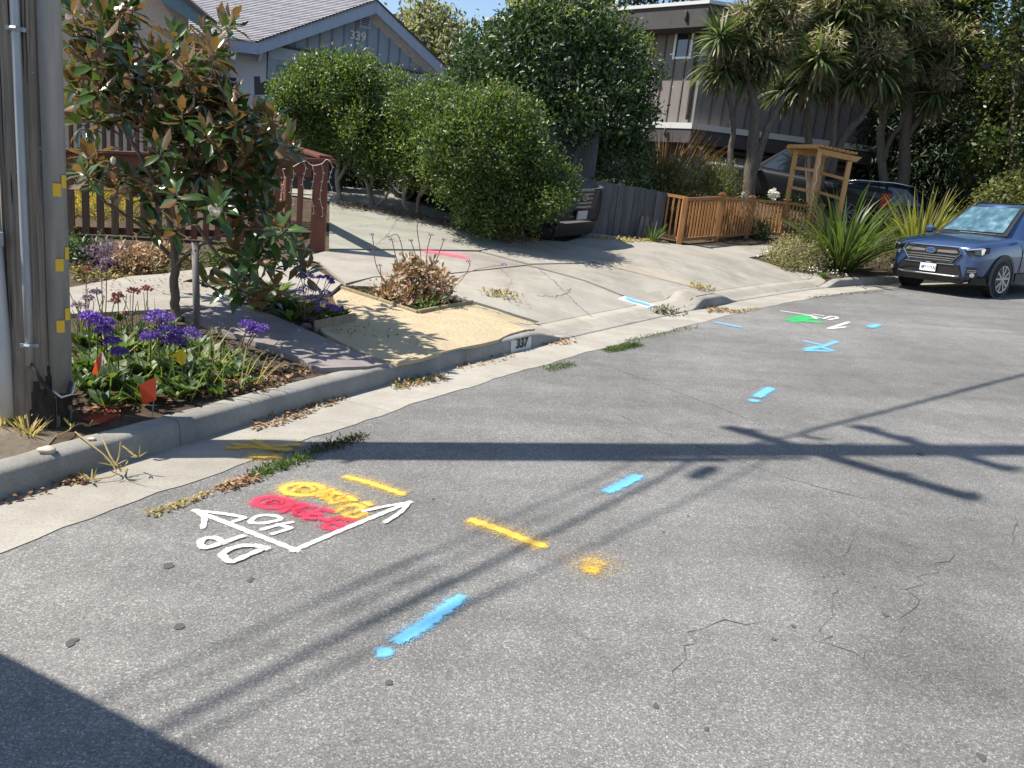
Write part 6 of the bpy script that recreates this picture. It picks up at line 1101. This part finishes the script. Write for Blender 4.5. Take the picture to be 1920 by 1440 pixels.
# house number painted on the kerb
def kerb_pt(px, py): return Rd(px, py)
sA, sB = 9.66, 9.96; MNUM = plain('black_stencil', (.012, .012, .012), .7); pl = strip_along('kerb_number', sA - .06, sB, [(-.004, .012, 0), (.0055, .03, KH - .055), ], simple('white_kerb_paint', (.5, .5, .48), (.62, .62, .6), 14, .7), step=.03); tag(pl, 'white painted kerb face with the number 337 in black', 'number plate')
cN = sxy((sA + sB) / 2 - .03, -.012); tx = np.array([*(sxy(sB, 0) - sxy(sA, 0)), 0]); tx[2] = rz(*sxy(sB, 0)) - rz(*sxy(sA, 0))
tn = text_part('digits', '337', .135, (cN[0], cN[1], rz(*cN) + .085), tx, Z3, MNUM, pl, .004, .003)
# meter lid set in the driveway
c4 = [G(1158, 566), G(1170, 561), G(1228, 578), G(1214, 583)]; ml = thing('meter_lid', 'white edged meter lid with blue paint set in the driveway apron', 'meter lid', c4[0]); MB().prism([p + Z3 * .045 for p in c4], Z3, .03).build('lid', M_WHITE, ml)
stroke('blue_paint', [(1180, 569), (1208, 577)], .12, M_PB, ml, halo=.4, surf=.052)
# ------------------------------------------------------------------ vehicles
M_BPAINT = plain('blue_car_paint', (.035, .07, .17), .28, .35, .5, .9); M_GPAINT = plain('dark_grey_car_paint', (.008, .011, .017), .45, .0, .22, .0); M_KPAINT = plain('black_car_paint', (.008, .009, .012), .38, .1, .35, .25)
M_TYRE = simple('tyre_rubber', (.014, .014, .015), (.025, .025, .026), 20, .85); M_BLK = plain('black_plastic', (.013, .013, .014), .5); M_CHROME = plain('chrome', (.62, .63, .64), .16, 1.0); M_RIM = plain('alloy_rim', (.42, .43, .44), .3, .8); M_DMET = plain('dark_metal', (.2, .21, .22), .35, .6); M_LENS = glassy('lamp_lens', (.3, .32, .35), .1); M_SMOKE = glassy('car_glass', (.012, .015, .018), .05)
M_RLAMP = glassy('red_lamp', (.42, .012, .02), .15); M_PLATE = plain('plate_white', (.72, .72, .7), .5); M_PTXT = plain('plate_ink', (.03, .04, .09), .6); M_PBLU = plain('plate_blue', (.06, .2, .62), .5)
def silver_shade():
    t = NT('silver_sunshade'); v = t.pos((7, 7, .8)); n = t.noise(v, 1.0, 2, .5, .2); t.base(t.ramp(n, [(.3, (.06, .12, .17)), (.55, (.13, .22, .28)), (.75, (.3, .4, .46))])); t.rough(.38); t.b.inputs['Metallic'].default_value = .25; t.bump(n, .03); return t.m  # bluish streaks in the colour stand for windscreen reflections
M_SHADE = silver_shade()
def clear():
    t = NT('clear_glass'); tr = t.node('ShaderNodeBsdfTransparent'); gl = t.node('ShaderNodeBsdfGlossy'); gl.inputs['Roughness'].default_value = .03; fr = t.node('ShaderNodeFresnel'); fr.inputs[0].default_value = 1.6; m = t.node('ShaderNodeMixShader')
    tr.inputs[0].default_value = (.85, .93, .93, 1); t.l.new(fr.outputs[0], m.inputs[0]); t.l.new(tr.outputs[0], m.inputs[1]); t.l.new(gl.outputs[0], m.inputs[2]); t.l.new(m.outputs[0], t.out.inputs[0]); return t.m
M_CLEAR = clear()
def vehicle(name, label, cat, pos, fwd, up):
    r = thing(name, label, cat, pos); f = unit(np.array(fwd) - np.array(up) * (np.array(fwd) @ np.array(up))); u = unit(up); l = np.cross(u, f)
    r.matrix_world = Matrix(((f[0], l[0], u[0], pos[0]), (f[1], l[1], u[1], pos[1]), (f[2], l[2], u[2], pos[2]), (0, 0, 0, 1))); return r
def loft(name, st, m, root, sub=2):
    v = []; n = 0
    for x, w, zb, zm, zs, zt, cr in st:
        h = [(0, zb), (w * .84, zb), (w * .97, zb + .09), (w, zm), (w * .985, zs), (w * .87, zt), (w * .45, zt + cr * .8), (0, zt + cr)]; ring = h + [(-a, b) for a, b in h[-2:0:-1]]; n = len(ring); v += [(x, a, b) for a, b in ring]
    k = len(st); f = [(i * n + j, i * n + (j + 1) % n, (i + 1) * n + (j + 1) % n, (i + 1) * n + j) for i in range(k - 1) for j in range(n)] + [tuple(range(n))[::-1], tuple(range((k - 1) * n, k * n))]
    mb = MB(); mb.add(v, f); o = mb.build(name, m, root, True, True)
    bm_ = bmesh.new(); bm_.from_mesh(o.data); bmesh.ops.recalc_face_normals(bm_, faces=bm_.faces); bm_.to_mesh(o.data); bm_.free()
    s = o.modifiers.new('s', 'SUBSURF'); s.levels = s.render_levels = sub; return o
def P3(name, pts, n, th, m, root, mir=False, bevel=0):
    o = MB().prism(pts, n, th).build(name, m, root, False, True, bevel)
    if mir: MB().prism([(a, -b, c) for a, b, c in pts], (n[0], -n[1], n[2]), th).build(name, m, root, False, True, bevel)
    return o
def bl(q, a, b): q = [np.array(p, float) for p in q]; return (q[0] * (1 - a) + q[1] * a) * (1 - b) + (q[3] * (1 - a) + q[2] * a) * b
def pane(name, quad, m, root, ins=(.05, .95, .08, .94), off=.006, th=.004):
    a0, a1, b0, b1 = ins; q = [bl(quad, a0, b0), bl(quad, a1, b0), bl(quad, a1, b1), bl(quad, a0, b1)]; n = unit(np.cross(q[1] - q[0], q[3] - q[0])); ce = (q[0] + q[2]) / 2 - np.array([-.4, 0, 1.1])
    if n @ ce < 0: n = -n
    return MB().prism([p + n * off for p in q], n, th).build(name, m, root, False, True)
def wheel(root, x, y, r, spokes=5, w=.22, m=None):
    s = 1 if y > 0 else -1; mb = MB(); mb.tube([(x, y - s * w, 0 + r), (x, y - s * w * .98, r), (x, y - s * .03, r), (x, y, r)], [r * .9, r, r, r * .9], 30); t = mb.build('wheel', M_TYRE, root, True, True)
    mb = MB(); mb.tube([(x, y - s * .02, r), (x, y + s * .002, r)], [r * .72, r * .70], 30); mb.build('rim_disc', M_BLK, t, False, True)
    mb = MB(); n = 30
    for i in range(n):
        a, b = 2 * math.pi * i / n, 2 * math.pi * (i + 1) / n; p = lambda q, rr, dy: (x + rr * math.cos(q), y + s * dy, r + rr * math.sin(q)); mb.quad(p(a, r * .72, .012), p(b, r * .72, .012), p(b, r * .66, .006), p(a, r * .66, .006)); mb.quad(p(a, r * .66, .006), p(b, r * .66, .006), p(b, r * .66, -.01), p(a, r * .66, -.01))
    mb.build('rim_ring', m or M_RIM, t, False, True)
    for i in range(spokes):
        for da in (-.13, .13):
            a = 2 * math.pi * i / spokes + .3; c = np.array([x, y + s * .006, r]); d0 = np.array([math.cos(a + da * .2), 0, math.sin(a + da * .2)]); d1 = np.array([math.cos(a + da * 2.1), 0, math.sin(a + da * 2.1)]); mb = MB(); mb.bar(c + d0 * r * .1, c + d1 * r * .7, .035, .014, up=(0, s, 0)); mb.build('spoke', m or M_RIM, t, False, True)
    mb = MB(); mb.tube([(x, y, r), (x, y + s * .018, r)], [r * .15, r * .12], 14); mb.build('hub', m or M_RIM, t, False, True)
def arch(root, x, y, r, R0, m):
    s = 1 if y > 0 else -1; n = 18; mb = MB()
    for i in range(n):
        a, b = math.pi * (-.08 + 1.16 * i / n), math.pi * (-.08 + 1.16 * (i + 1) / n); p = lambda q, rr, dy: (x + rr * math.cos(q), y + s * dy, r + rr * math.sin(q)); mb.quad(p(a, R0, .016), p(b, R0, .016), p(b, R0 + .07, .012), p(a, R0 + .07, .012)); mb.quad(p(a, R0 + .07, .012), p(b, R0 + .07, .012), p(b, R0 + .075, -.06), p(a, R0 + .075, -.06))
    mb.build('wheel_arch', m, root, True, True); mb = MB(); mb.tube([(x, y - s * .04, r), (x, y + s * .006, r)], R0 + .005, 28); mb.build('arch_liner', M_BLK, root, False, True)
def suv_body(root, paint, L=4.64, W=1.82, H=1.70, roofrail=True, mats=None, shade=False):
    f = L / 2; w = W / 2; s = L / 4.64
    loft('body', [(f - .02, w * .66, .27, .5, .76, .84, .0), (f - .08, w * .86, .235, .52, .83, .9, .01), (f - .24, w * .95, .22, .55, .89, .965, .02), (f - .5, w * .99, .22, .58, .93, 1.01, .03), (f - .95, w, .22, .58, .965, 1.055, .035), (f - 1.42, w, .22, .58, .985, 1.085, .035), (f - 1.6, w, .22, .58, .99, 1.07, .03), (-.4, w, .22, .58, 1.0, 1.06, .02), (-f + .9, w, .23, .58, 1.02, 1.07, .02), (-f + .3, w * .98, .25, .58, 1.03, 1.07, .02), (-f + .08, w * .93, .3, .6, 1.0, 1.05, .01), (-f, w * .85, .36, .6, .95, 1.0, 0)], paint, root)
    bs = [(f - 1.28, 0, 1.10), (f - 1.34, w * .55, 1.09), (f - 1.55, w * .86, 1.05), (-.35, w * .91, 1.05), (-f + .75, w * .9, 1.06), (-f + .14, w * .74, 1.06), (-f + .1, 0, 1.06)]; rf = [(f - 2.12, 0, H - .045), (f - 2.16, w * .48, H - .055), (f - 2.26, w * .645, H - .085), (-.5, w * .69, H - .04), (-f + .8, w * .66, H - .06), (-f + .42, w * .55, H - .08), (-f + .4, 0, H - .07)]
    full = lambda l: l + [(a, -b, c) for a, b, c in l[-2:0:-1]]; B, Rr = full(bs), full(rf); n = len(B); mb = MB(); mid = [((a[0] + b[0]) / 2, (a[1] + b[1]) / 2 * 1.015, (a[2] + b[2]) / 2) for a, b in zip(B, Rr)]; top = [(a * .96, b * .86, c + .05) for a, b, c in Rr]
    mb.v = B + mid + Rr + top; mb.f = [(k * n + i, k * n + (i + 1) % n, (k + 1) * n + (i + 1) % n, (k + 1) * n + i) for k in range(3) for i in range(n)] + [tuple(range(3 * n, 4 * n))]; g = mb.build('cabin', paint, root, True, True)
    bm_ = bmesh.new(); bm_.from_mesh(g.data); bmesh.ops.recalc_face_normals(bm_, faces=bm_.faces); bm_.to_mesh(g.data); bm_.free()
    # windscreen in three facets over the cabin front
    front = [(bs[2], bs[1], rf[1], rf[2]), (bs[1], (bs[1][0], -bs[1][1], bs[1][2]), (rf[1][0], -rf[1][1], rf[1][2]), rf[1])]
    q = [np.array(bs[1]) + (.04, .14, 0), np.array(bs[1]) * (1, -1, 1) + (.04, -.14, 0), np.array(rf[1]) * (1, -1, 1) + (0, -.05, 0), np.array(rf[1]) + (0, .05, 0)]
    pane('windscreen_surround', q, M_BLK, root, (-.035, 1.035, .0, 1.02), .016, .012)
    if shade: pane('sunshade', q, M_SHADE, root, (.03, .97, .07, .93), .036, .003)
    if shade:
        nn = unit(np.cross(q[3] - q[0], q[1] - q[0])); nn = nn if nn[0] > 0 else -nn; w4 = [bl(q, a, b) + nn * .05 for a, b in ((.005, .03), (.995, .03), (.995, .97), (.005, .97))]; MB().quad(*(w4 if np.cross(w4[1] - w4[0], w4[2] - w4[0]) @ nn > 0 else w4[::-1])).build('windscreen', M_CLEAR, root, False, True)
    else: pane('windscreen', q, M_SMOKE, root, (.005, .995, .03, .97), .034, .003)
    for sgn in (1, -1):
        m = lambda p: np.array(p) * (1, sgn, 1)
        pane('side_window', [m(bs[2]), m(bs[3]), m(rf[3]), m(rf[2])], M_SMOKE, root, (.16, .95, .09, .88), .02); pane('side_window', [m(bs[3]), m(bs[4]), m(rf[4]), m(rf[3])], M_SMOKE, root, (.04, .78, .09, .88), .02); pane('side_window', [m(bs[4]), m(bs[5]), m(rf[5]), m(rf[4])], M_SMOKE, root, (.0, .6, .12, .8), .02)
        mb = MB(); mb.box((f - 1.62, sgn * (w + .1), 1.13), (.12, .2, .15)); o = mb.build('wing_mirror', paint, root, False, True, .04)
        P3('sill_cladding', [(f - 1.45, sgn * (w + .012), .24), (-f + 1.25, sgn * (w + .012), .24), (-f + 1.25, sgn * (w + .012), .4), (f - 1.45, sgn * (w + .012), .4)], (0, sgn, 0), .03, M_BLK, root)
        for x0 in (-.42, f - 1.6): P3('door_seam', [(x0, sgn * (w + .003), .42), (x0 + .012, sgn * (w + .003), .42), (x0 + .012, sgn * (w + .0), .98), (x0, sgn * (w + .0), .98)], (0, sgn, 0), .01, M_BLK, root)
        if roofrail: mb = MB(); mb.tube([(f - 2.4, sgn * w * .66, H - .04), (f - 2.6, sgn * w * .67, H + .03), (-.4, sgn * w * .68, H + .04), (-f + .9, sgn * w * .66, H - .01)], .02, 8); mb.build('roof_rail', M_BLK, root, True, True)
        for xw in (f - .93, -f + 1.04): arch(root, xw, sgn * w, .36, .39, M_BLK); wheel(root, xw, sgn * (w + .022), .36)
    mb = MB(); mb.tube([(f - 1.27, .5, 1.115), (f - 1.29, .1, 1.125), (f - 1.27, -.2, 1.13)], .012, 6); mb.build('wiper', M_BLK, root, False, True)
NUP = unit((-PA, -PB, 1.0))
def place(px, py, D0, head, local, ground, wb=1.37, tr=.75, fix=False):
    """stand a car on the ground so that one of its points lies on the sight line through (px, py), near depth D0"""
    best = None; h = unit(np.array([*head, 0.0]))
    for D in ([D0] if fix else np.arange(D0 - 1.5, D0 + 1.5, .05)):
        q = at(px, py, D); c = q - h * local[0]
        z = lambda p: float(ground(p[0], p[1])); sd_ = np.array([-h[1], h[0], 0])
        fz_, bz, lz_, rz_ = z(c + h * wb), z(c - h * wb), z(c + sd_ * tr), z(c - sd_ * tr); f = unit(h + Z3 * (fz_ - bz) / (2 * wb)); l = unit(sd_ + Z3 * (lz_ - rz_) / (2 * tr)); u = unit(np.cross(f, l))
        root = np.array([c[0], c[1], (fz_ + bz) / 2]); l = np.cross(u, f); root[:2] -= (l * local[1])[:2]; p = root + f * local[0] + l * local[1] + u * local[2]; e = abs(p[2] - q[2])
        if best is None or e < best[0]: best = (e, root, f, u, D)
    print('placed', [round(float(v), 2) for v in (*best[1], best[4], best[0])]); return best[1:4]
# --- blue car at the kerb
pos, fw, upv = place(1753, 455, 15.2, (-.83, -.56), (2.33, 0, .83), rz, fix=True)
bc = vehicle('parked_car', 'metallic blue SUV with a silver sunshade parked at the right edge of the picture', 'car', pos, fw, upv); suv_body(bc, M_BPAINT, shade=True)
X = 2.325
P3('grille', [(X, .50, .87), (X, -.50, .87), (X - .01, -.555, .77), (X + .015, -.40, .585), (X + .015, .40, .585), (X - .01, .555, .77)], (1, 0, 0), .07, M_BLK, bc)
mb = MB()
gp = [(X + .004, .50, .875), (X - .006, .565, .77), (X + .019, .405, .578)]
for s in (1, -1): mb = MB(); mb.tube([(a, s * b, c) for a, b, c in gp], .009, 6); mb.build('grille_trim', M_CHROME, bc, False, True)
for z, yw, x_ in ((.70, .49, .01), (.655, .45, .012), (.615, .41, .014)): mb = MB(); mb.bar((X + x_, -yw, z), (X + x_, yw, z), .014, .012); mb.build('grille_slat', M_RIM, bc, False, True)
for s in (1, -1): P3('grille_wing', [(X + .012, s * .12, .80), (X + .012, s * .47, .815), (X + .012, s * .52, .765), (X + .012, s * .40, .755), (X + .012, s * .12, .76)], (1, 0, 0), .02, M_CHROME if s > 0 else M_RIM, bc)
n_ = 20; P3('emblem', [(X + .03, .095 * math.cos(2 * math.pi * i / n_), .785 + .052 * math.sin(2 * math.pi * i / n_)) for i in range(n_)], (1, 0, 0), .02, M_CHROME, bc); em = P3('emblem_field', [(X + .034, .082 * math.cos(2 * math.pi * i / n_), .785 + .041 * math.sin(2 * math.pi * i / n_)) for i in range(n_)], (1, 0, 0), .01, plain('emblem_blue', (.02, .08, .3), .2, .3), bc)
for y, z, r_ in ((.045, .795, .016), (.0, .80, .009), (-.03, .803, .009), (-.045, .785, .009), (-.01, .775, .009), (.02, .768, .009)): P3('emblem_star', [(X + .037, y + r_ * (1 if i % 2 == 0 else .35) * math.cos(math.pi * i / 4), z + r_ * (1 if i % 2 == 0 else .35) * math.sin(math.pi * i / 4)) for i in range(8)], (1, 0, 0), .003, M_CHROME, bc)
P3('lower_intake', [(X + .0, .56, .55), (X + .0, -.56, .55), (X - .03, -.64, .31), (X - .03, .64, .31)], (1, 0, 0), .09, M_BLK, bc); P3('front_lip', [(X - .03, .72, .31), (X - .03, -.72, .31), (X - .08, -.62, .2), (X - .08, .62, .2)], (1, 0, -.2), .2, M_BLK, bc)
mb = MB(); mb.tube([(X - .0, .6, .345), (X + .02, .5, .335), (X + .02, -.5, .335), (X - .0, -.6, .345)], .016, 7); mb.build('skid_bar', M_RIM, bc, True, True); mb = MB(); mb.bar((X + .01, -.48, .545), (X + .01, .48, .545), .012, .012); mb.build('intake_trim', M_RIM, bc, False, True)
pt = P3('number_plate', [(X + .03, .155, .385), (X + .03, -.155, .385), (X + .03, -.155, .54), (X + .03, .155, .54)], (1, 0, 0), .012, M_PLATE, bc); P3('plate_frame', [(X + .033, .16, .535), (X + .033, -.16, .535), (X + .033, -.10, .567), (X + .033, .10, .567)], (1, 0, 0), .01, M_BLK, bc)
def cartext(name, s, size, p, root, m, parent, al='CENTER'):
    cu = bpy.data.curves.new('t', 'FONT'); cu.body = s; cu.size = size; cu.align_x = al; cu.align_y = 'CENTER'; cu.extrude = .001; cu.resolution_u = 1; o = bpy.data.objects.new('t', cu); COL.objects.link(o); me = bpy.data.meshes.new_from_object(o.evaluated_get(bpy.context.evaluated_depsgraph_get())); bpy.data.objects.remove(o)
    for v in me.vertices: a, b, c = v.co; v.co = (p[0] + c, p[1] + a, p[2] + b)
    return link(name, me, m, parent)
cartext('plate_letters', 'PU193J', .085, (X + .033, .028, .455), bc, M_PTXT, pt); cartext('frame_letters', 'SUBARU', .03, (X + .036, 0, .55), bc, M_PLATE, pt)
P3('plate_badge', [(X + .034, -.095 + .025 * a, .455 + .035 * b) for a, b in ((-1.6, .2), (-.8, 1), (0, .6), (.6, 1), (1, 0), (.3, -1), (-.9, -.8))], (1, 0, 0), .002, M_PBLU, pt)
for s in (1, -1):
    hl_ = [(X - .045, s * .585, .845), (X - .2, s * .80, .885), (X - .36, s * .885, .895), (X - .35, s * .895, .80), (X - .21, s * .83, .735), (X - .075, s * .665, .735)]
    hl_ = [tuple(np.array(p) + unit((1, s * .75, .15)) * .045) for p in hl_]; MB().prism(hl_, unit((1, s * .75, .15)), (.06)).build('headlight', M_BLK, bc, False, True); nrm_ = unit((1, s * .75, .15))
    for nm, q, m in (('headlight_bar', [(X - .05, s * .60, .842), (X - .2, s * .79, .878), (X - .25, s * .83, .885), (X - .25, s * .835, .865), (X - .2, s * .80, .855), (X - .06, s * .62, .822)], M_LENS), ('headlight_lens', [(X - .14, s * .72, .835), (X - .2, s * .79, .85), (X - .21, s * .815, .75), (X - .15, s * .745, .748)], M_SMOKE), ('headlight_blade', [(X - .205, s * .80, .862), (X - .27, s * .85, .87), (X - .25, s * .845, .77), (X - .215, s * .825, .748)], M_PLATE)):
        MB().prism([np.array(p) + nrm_ * .057 for p in q], nrm_, .012).build(nm, m, bc, False, True)
    P3('fog_recess', [(X - .03, s * .70, .53), (X - .14, s * .85, .52), (X - .14, s * .85, .33), (X - .04, s * .68, .33)], unit((1, s * .72, 0)), .06, M_BLK, bc); q = np.array([X - .09, s * .785, .385]) + unit((1, s * .72, 0)) * .01; mb = MB(); mb.tube([q - unit((1, s * .72, 0)) * .02, q + unit((1, s * .72, 0)) * .012], .042, 14); mb.build('fog_lamp', M_LENS, bc, False, True)
    for z in (.47, .44): mb = MB(); mb.bar((X - .022, s * .72, z), (X - .117, s * .84, z), .02, .01); mb.build('fog_trim', M_RIM, bc, False, True)
    P3('bumper_corner', [(X - .1, s * .80, .33), (X - .35, s * .92, .33), (X - .42, s * .925, .2), (X - .14, s * .75, .2)], unit((1, s * 1.0, 0)), .1, M_BLK, bc)
P3('sticker', [(X - .045, -.655, .76), (X - .06, -.70, .76), (X - .06, -.70, .67), (X - .045, -.655, .68)], (1, -.4, 0), .005, M_PLATE, bc)
for o in bc.children:
    if not o.name.startswith(('wheel', 'arch')): o.location.z += .05
# --- grey car behind the hedge
lot = lambda x, y: lz(x, y) + .03; pos, fw, upv = place(1092, 370, 14.8, (.80, -.60), (2.32, 0, .80), lot)
gc = vehicle('parked_car', 'dark grey SUV nosing out behind the large hedge tree', 'car', pos, fw, upv); suv_body(gc, M_GPAINT, L=4.6, W=1.86, H=1.68)
X = 2.3
for k, (z, yw, dx) in enumerate(((.92, .80, -.06), (.85, .72, -.03), (.775, .62, -.01), (.70, .56, 0), (.63, .5, 0))):
    P3('grille_slat', [(X + .02, .0, z + .018), (X + .015, .28, z + .02), (X - .03, .5 * yw / .6, z + .024), (X + dx - .14, yw, z + .03), (X + dx - .14, yw, z + .012), (X - .03, .5 * yw / .6, z - .004), (X + .015, .28, z - .016), (X + .02, 0, z - .018)], (1, .2, 0), .03, M_DMET, gc, True)
P3('grille', [(X + .0, .5, .92), (X + .0, -.5, .92), (X, -.44, .58), (X, .44, .58)], (1, 0, 0), .06, M_BLK, gc)
n_ = 20; c_ = lambda r0, r1, x, z=.80: [(x, r0 * math.cos(2 * math.pi * i / n_), z + r1 * math.sin(2 * math.pi * i / n_)) for i in range(n_)]
P3('emblem', c_(.088, .056, X + .045), (1, 0, 0), .02, M_CHROME, gc); P3('emblem_field', c_(.072, .043, X + .048), (1, 0, 0), .01, M_BLK, gc)
for a, b in (((-.035, .78 - .02), (-.028, .84)), ((.028, .76), (.035, .84)), ((-.03, .795), (.03, .805))): mb = MB(); mb.bar((X + .05, a[0], a[1]), (X + .05, b[0], b[1]), .014, .006, up=(1, 0, 0)); mb.build('emblem_bar', M_CHROME, gc, False, True)
P3('lower_bumper', [(X - .01, .62, .36), (X - .01, -.62, .36), (X - .08, -.60, .10), (X - .08, .60, .10)], (1, 0, -.2), .12, M_BLK, gc)
for s in (1, -1): MB().prism([(X - .02, s * .6, .36), (X - .3, s * .90, .36), (X - .36, s * .88, .14), (X - .09, s * .58, .10)], unit((1, s * .9, 0)), .1).build('bumper_corner', M_BLK, gc, False, True)
P3('number_plate', [(X + .05, .15, .42), (X + .05, -.15, .42), (X + .05, -.15, .57), (X + .05, .15, .57)], (1, 0, 0), .02, plain('worn_plate', (.35, .35, .35), .6), gc)
cartext('plate_letters', '8ABU', .08, (X + .053, 0, .49), gc, M_PTXT, gc) if False else None
for s in (1, -1):
    P3('headlight', [(X - .06, s * .66, .74), (X - .2, s * .86, .78), (X - .22, s * .87, .60), (X - .08, s * .68, .56)], unit((1, s * .8, 0)), .06, M_LENS, gc); P3('bumper_blade', [(X + .03, 0, .40), (X - .02, s * .5, .39), (X - .25, s * .88, .36), (X - .25, s * .88, .325), (X - .02, s * .5, .345), (X + .03, 0, .36)], (1, s * .3, 0), .04, M_RIM, gc)
# --- dark pickup behind the arbor
pos, pd_, upv = place(1662, 375, 21.0, (-.86, .5), (-2.72, .86, .92), lambda x, y: lz(x, y) + .02, 1.8, .8)
pk = vehicle('pickup_truck', 'dark pickup truck with a red tail lamp parked behind the arbor and flax', 'truck', pos, pd_, upv)
loft('body', [(2.8, .7, .4, .6, .9, 1.02, 0), (2.7, .88, .36, .6, 1.0, 1.08, .01), (2.2, .97, .35, .62, 1.06, 1.14, .03), (1.3, .98, .35, .62, 1.1, 1.18, .03), (.9, .98, .35, .62, 1.1, 1.16, 0), (-.8, .98, .35, .62, 1.1, 1.15, 0), (-.9, .98, .36, .62, 1.08, 1.13, -.01), (-2.6, .97, .4, .62, 1.08, 1.13, -.01), (-2.72, .93, .45, .62, 1.06, 1.11, 0)], M_KPAINT, pk, 2)
bsb = [(1.25, 0, 1.16), (1.15, .8, 1.13), (-.85, .86, 1.12), (-.9, 0, 1.12)]; rfb = [(.45, 0, 1.8), (.4, .62, 1.78), (-.7, .66, 1.8), (-.78, 0, 1.8)]
B = bsb + [(a, -b, c) for a, b, c in bsb[-2:0:-1]]; Rr = rfb + [(a, -b, c) for a, b, c in rfb[-2:0:-1]]; n = len(B); mb = MB(); mb.v = B + Rr; mb.f = [(i, (i + 1) % n, n + (i + 1) % n, n + i) for i in range(n)] + [tuple(range(n, 2 * n))]; g_ = mb.build('cab', M_KPAINT, pk, False, True, .03); bm_ = bmesh.new(); bm_.from_mesh(g_.data); bmesh.ops.recalc_face_normals(bm_, faces=bm_.faces); bm_.to_mesh(g_.data); bm_.free()
for s in (1, -1):
    m = lambda p: np.array(p) * (1, s, 1); pane('side_window', [m(bsb[1]), m(bsb[2]), m(rfb[2]), m(rfb[1])], M_SMOKE, pk, (.1, .5, .08, .9), .012); pane('side_window', [m(bsb[1]), m(bsb[2]), m(rfb[2]), m(rfb[1])], M_SMOKE, pk, (.54, .95, .08, .9), .012)
    mb = MB(); mb.box((1.0, s * 1.08, 1.2), (.14, .22, .24)); mb.build('wing_mirror', M_BLK, pk, False, True, .04)
    P3('tail_lamp', [(-2.74, s * .94, 1.08), (-2.74, s * .74, 1.08), (-2.74, s * .76, .86), (-2.74, s * .72, .70), (-2.74, s * .9, .68), (-2.74, s * .955, .86)], (-1, 0, 0), .12, M_RLAMP, pk)
    P3('tail_lamp_side', [(-2.72, s * .985, 1.08), (-2.5, s * .99, 1.08), (-2.56, s * .99, .90), (-2.54, s * .99, .72), (-2.72, s * .985, .70)], (0, s, 0), .06, M_RLAMP, pk)
    for xw in (1.85, -1.75): arch(pk, xw, s * .985, .39, .43, M_BLK); wheel(pk, xw, s * 1.0, .39)
mb = MB(); mb.bar((-2.78, -.85, .55), (-2.78, .85, .55), .12, .16); mb.build('rear_bumper', M_CHROME, pk, False, True); P3('rear_window', [(-.86, .6, 1.25), (-.86, -.6, 1.25), (-.80, -.56, 1.7), (-.80, .56, 1.7)], (-1, 0, 0), .02, M_SMOKE, pk)
# --- dark saloon beyond the pickup
D = 23.0; q = at(1700, 349, D); upv = unit((0, 0, 1)); g0 = np.array([q[0], q[1], lz(q[0], q[1])]); H_ = q[2] - g0[2]
sc_ = vehicle('parked_car', 'dark car with a bright roof line behind the second flax bush', 'car', (q[0], q[1], q[2] - 1.68), (.9, -.43, 0), upv); suv_body(sc_, M_KPAINT, L=4.6, W=1.82, H=1.68, roofrail=False)
for s in (1, -1): mb = MB(); mb.tube([(.2, s * .6, 1.64), (-.3, s * .62, 1.70), (-1.2, s * .62, 1.70), (-1.9, s * .56, 1.62)], .022, 6); mb.build('roof_rail', M_CHROME, sc_, True, True)
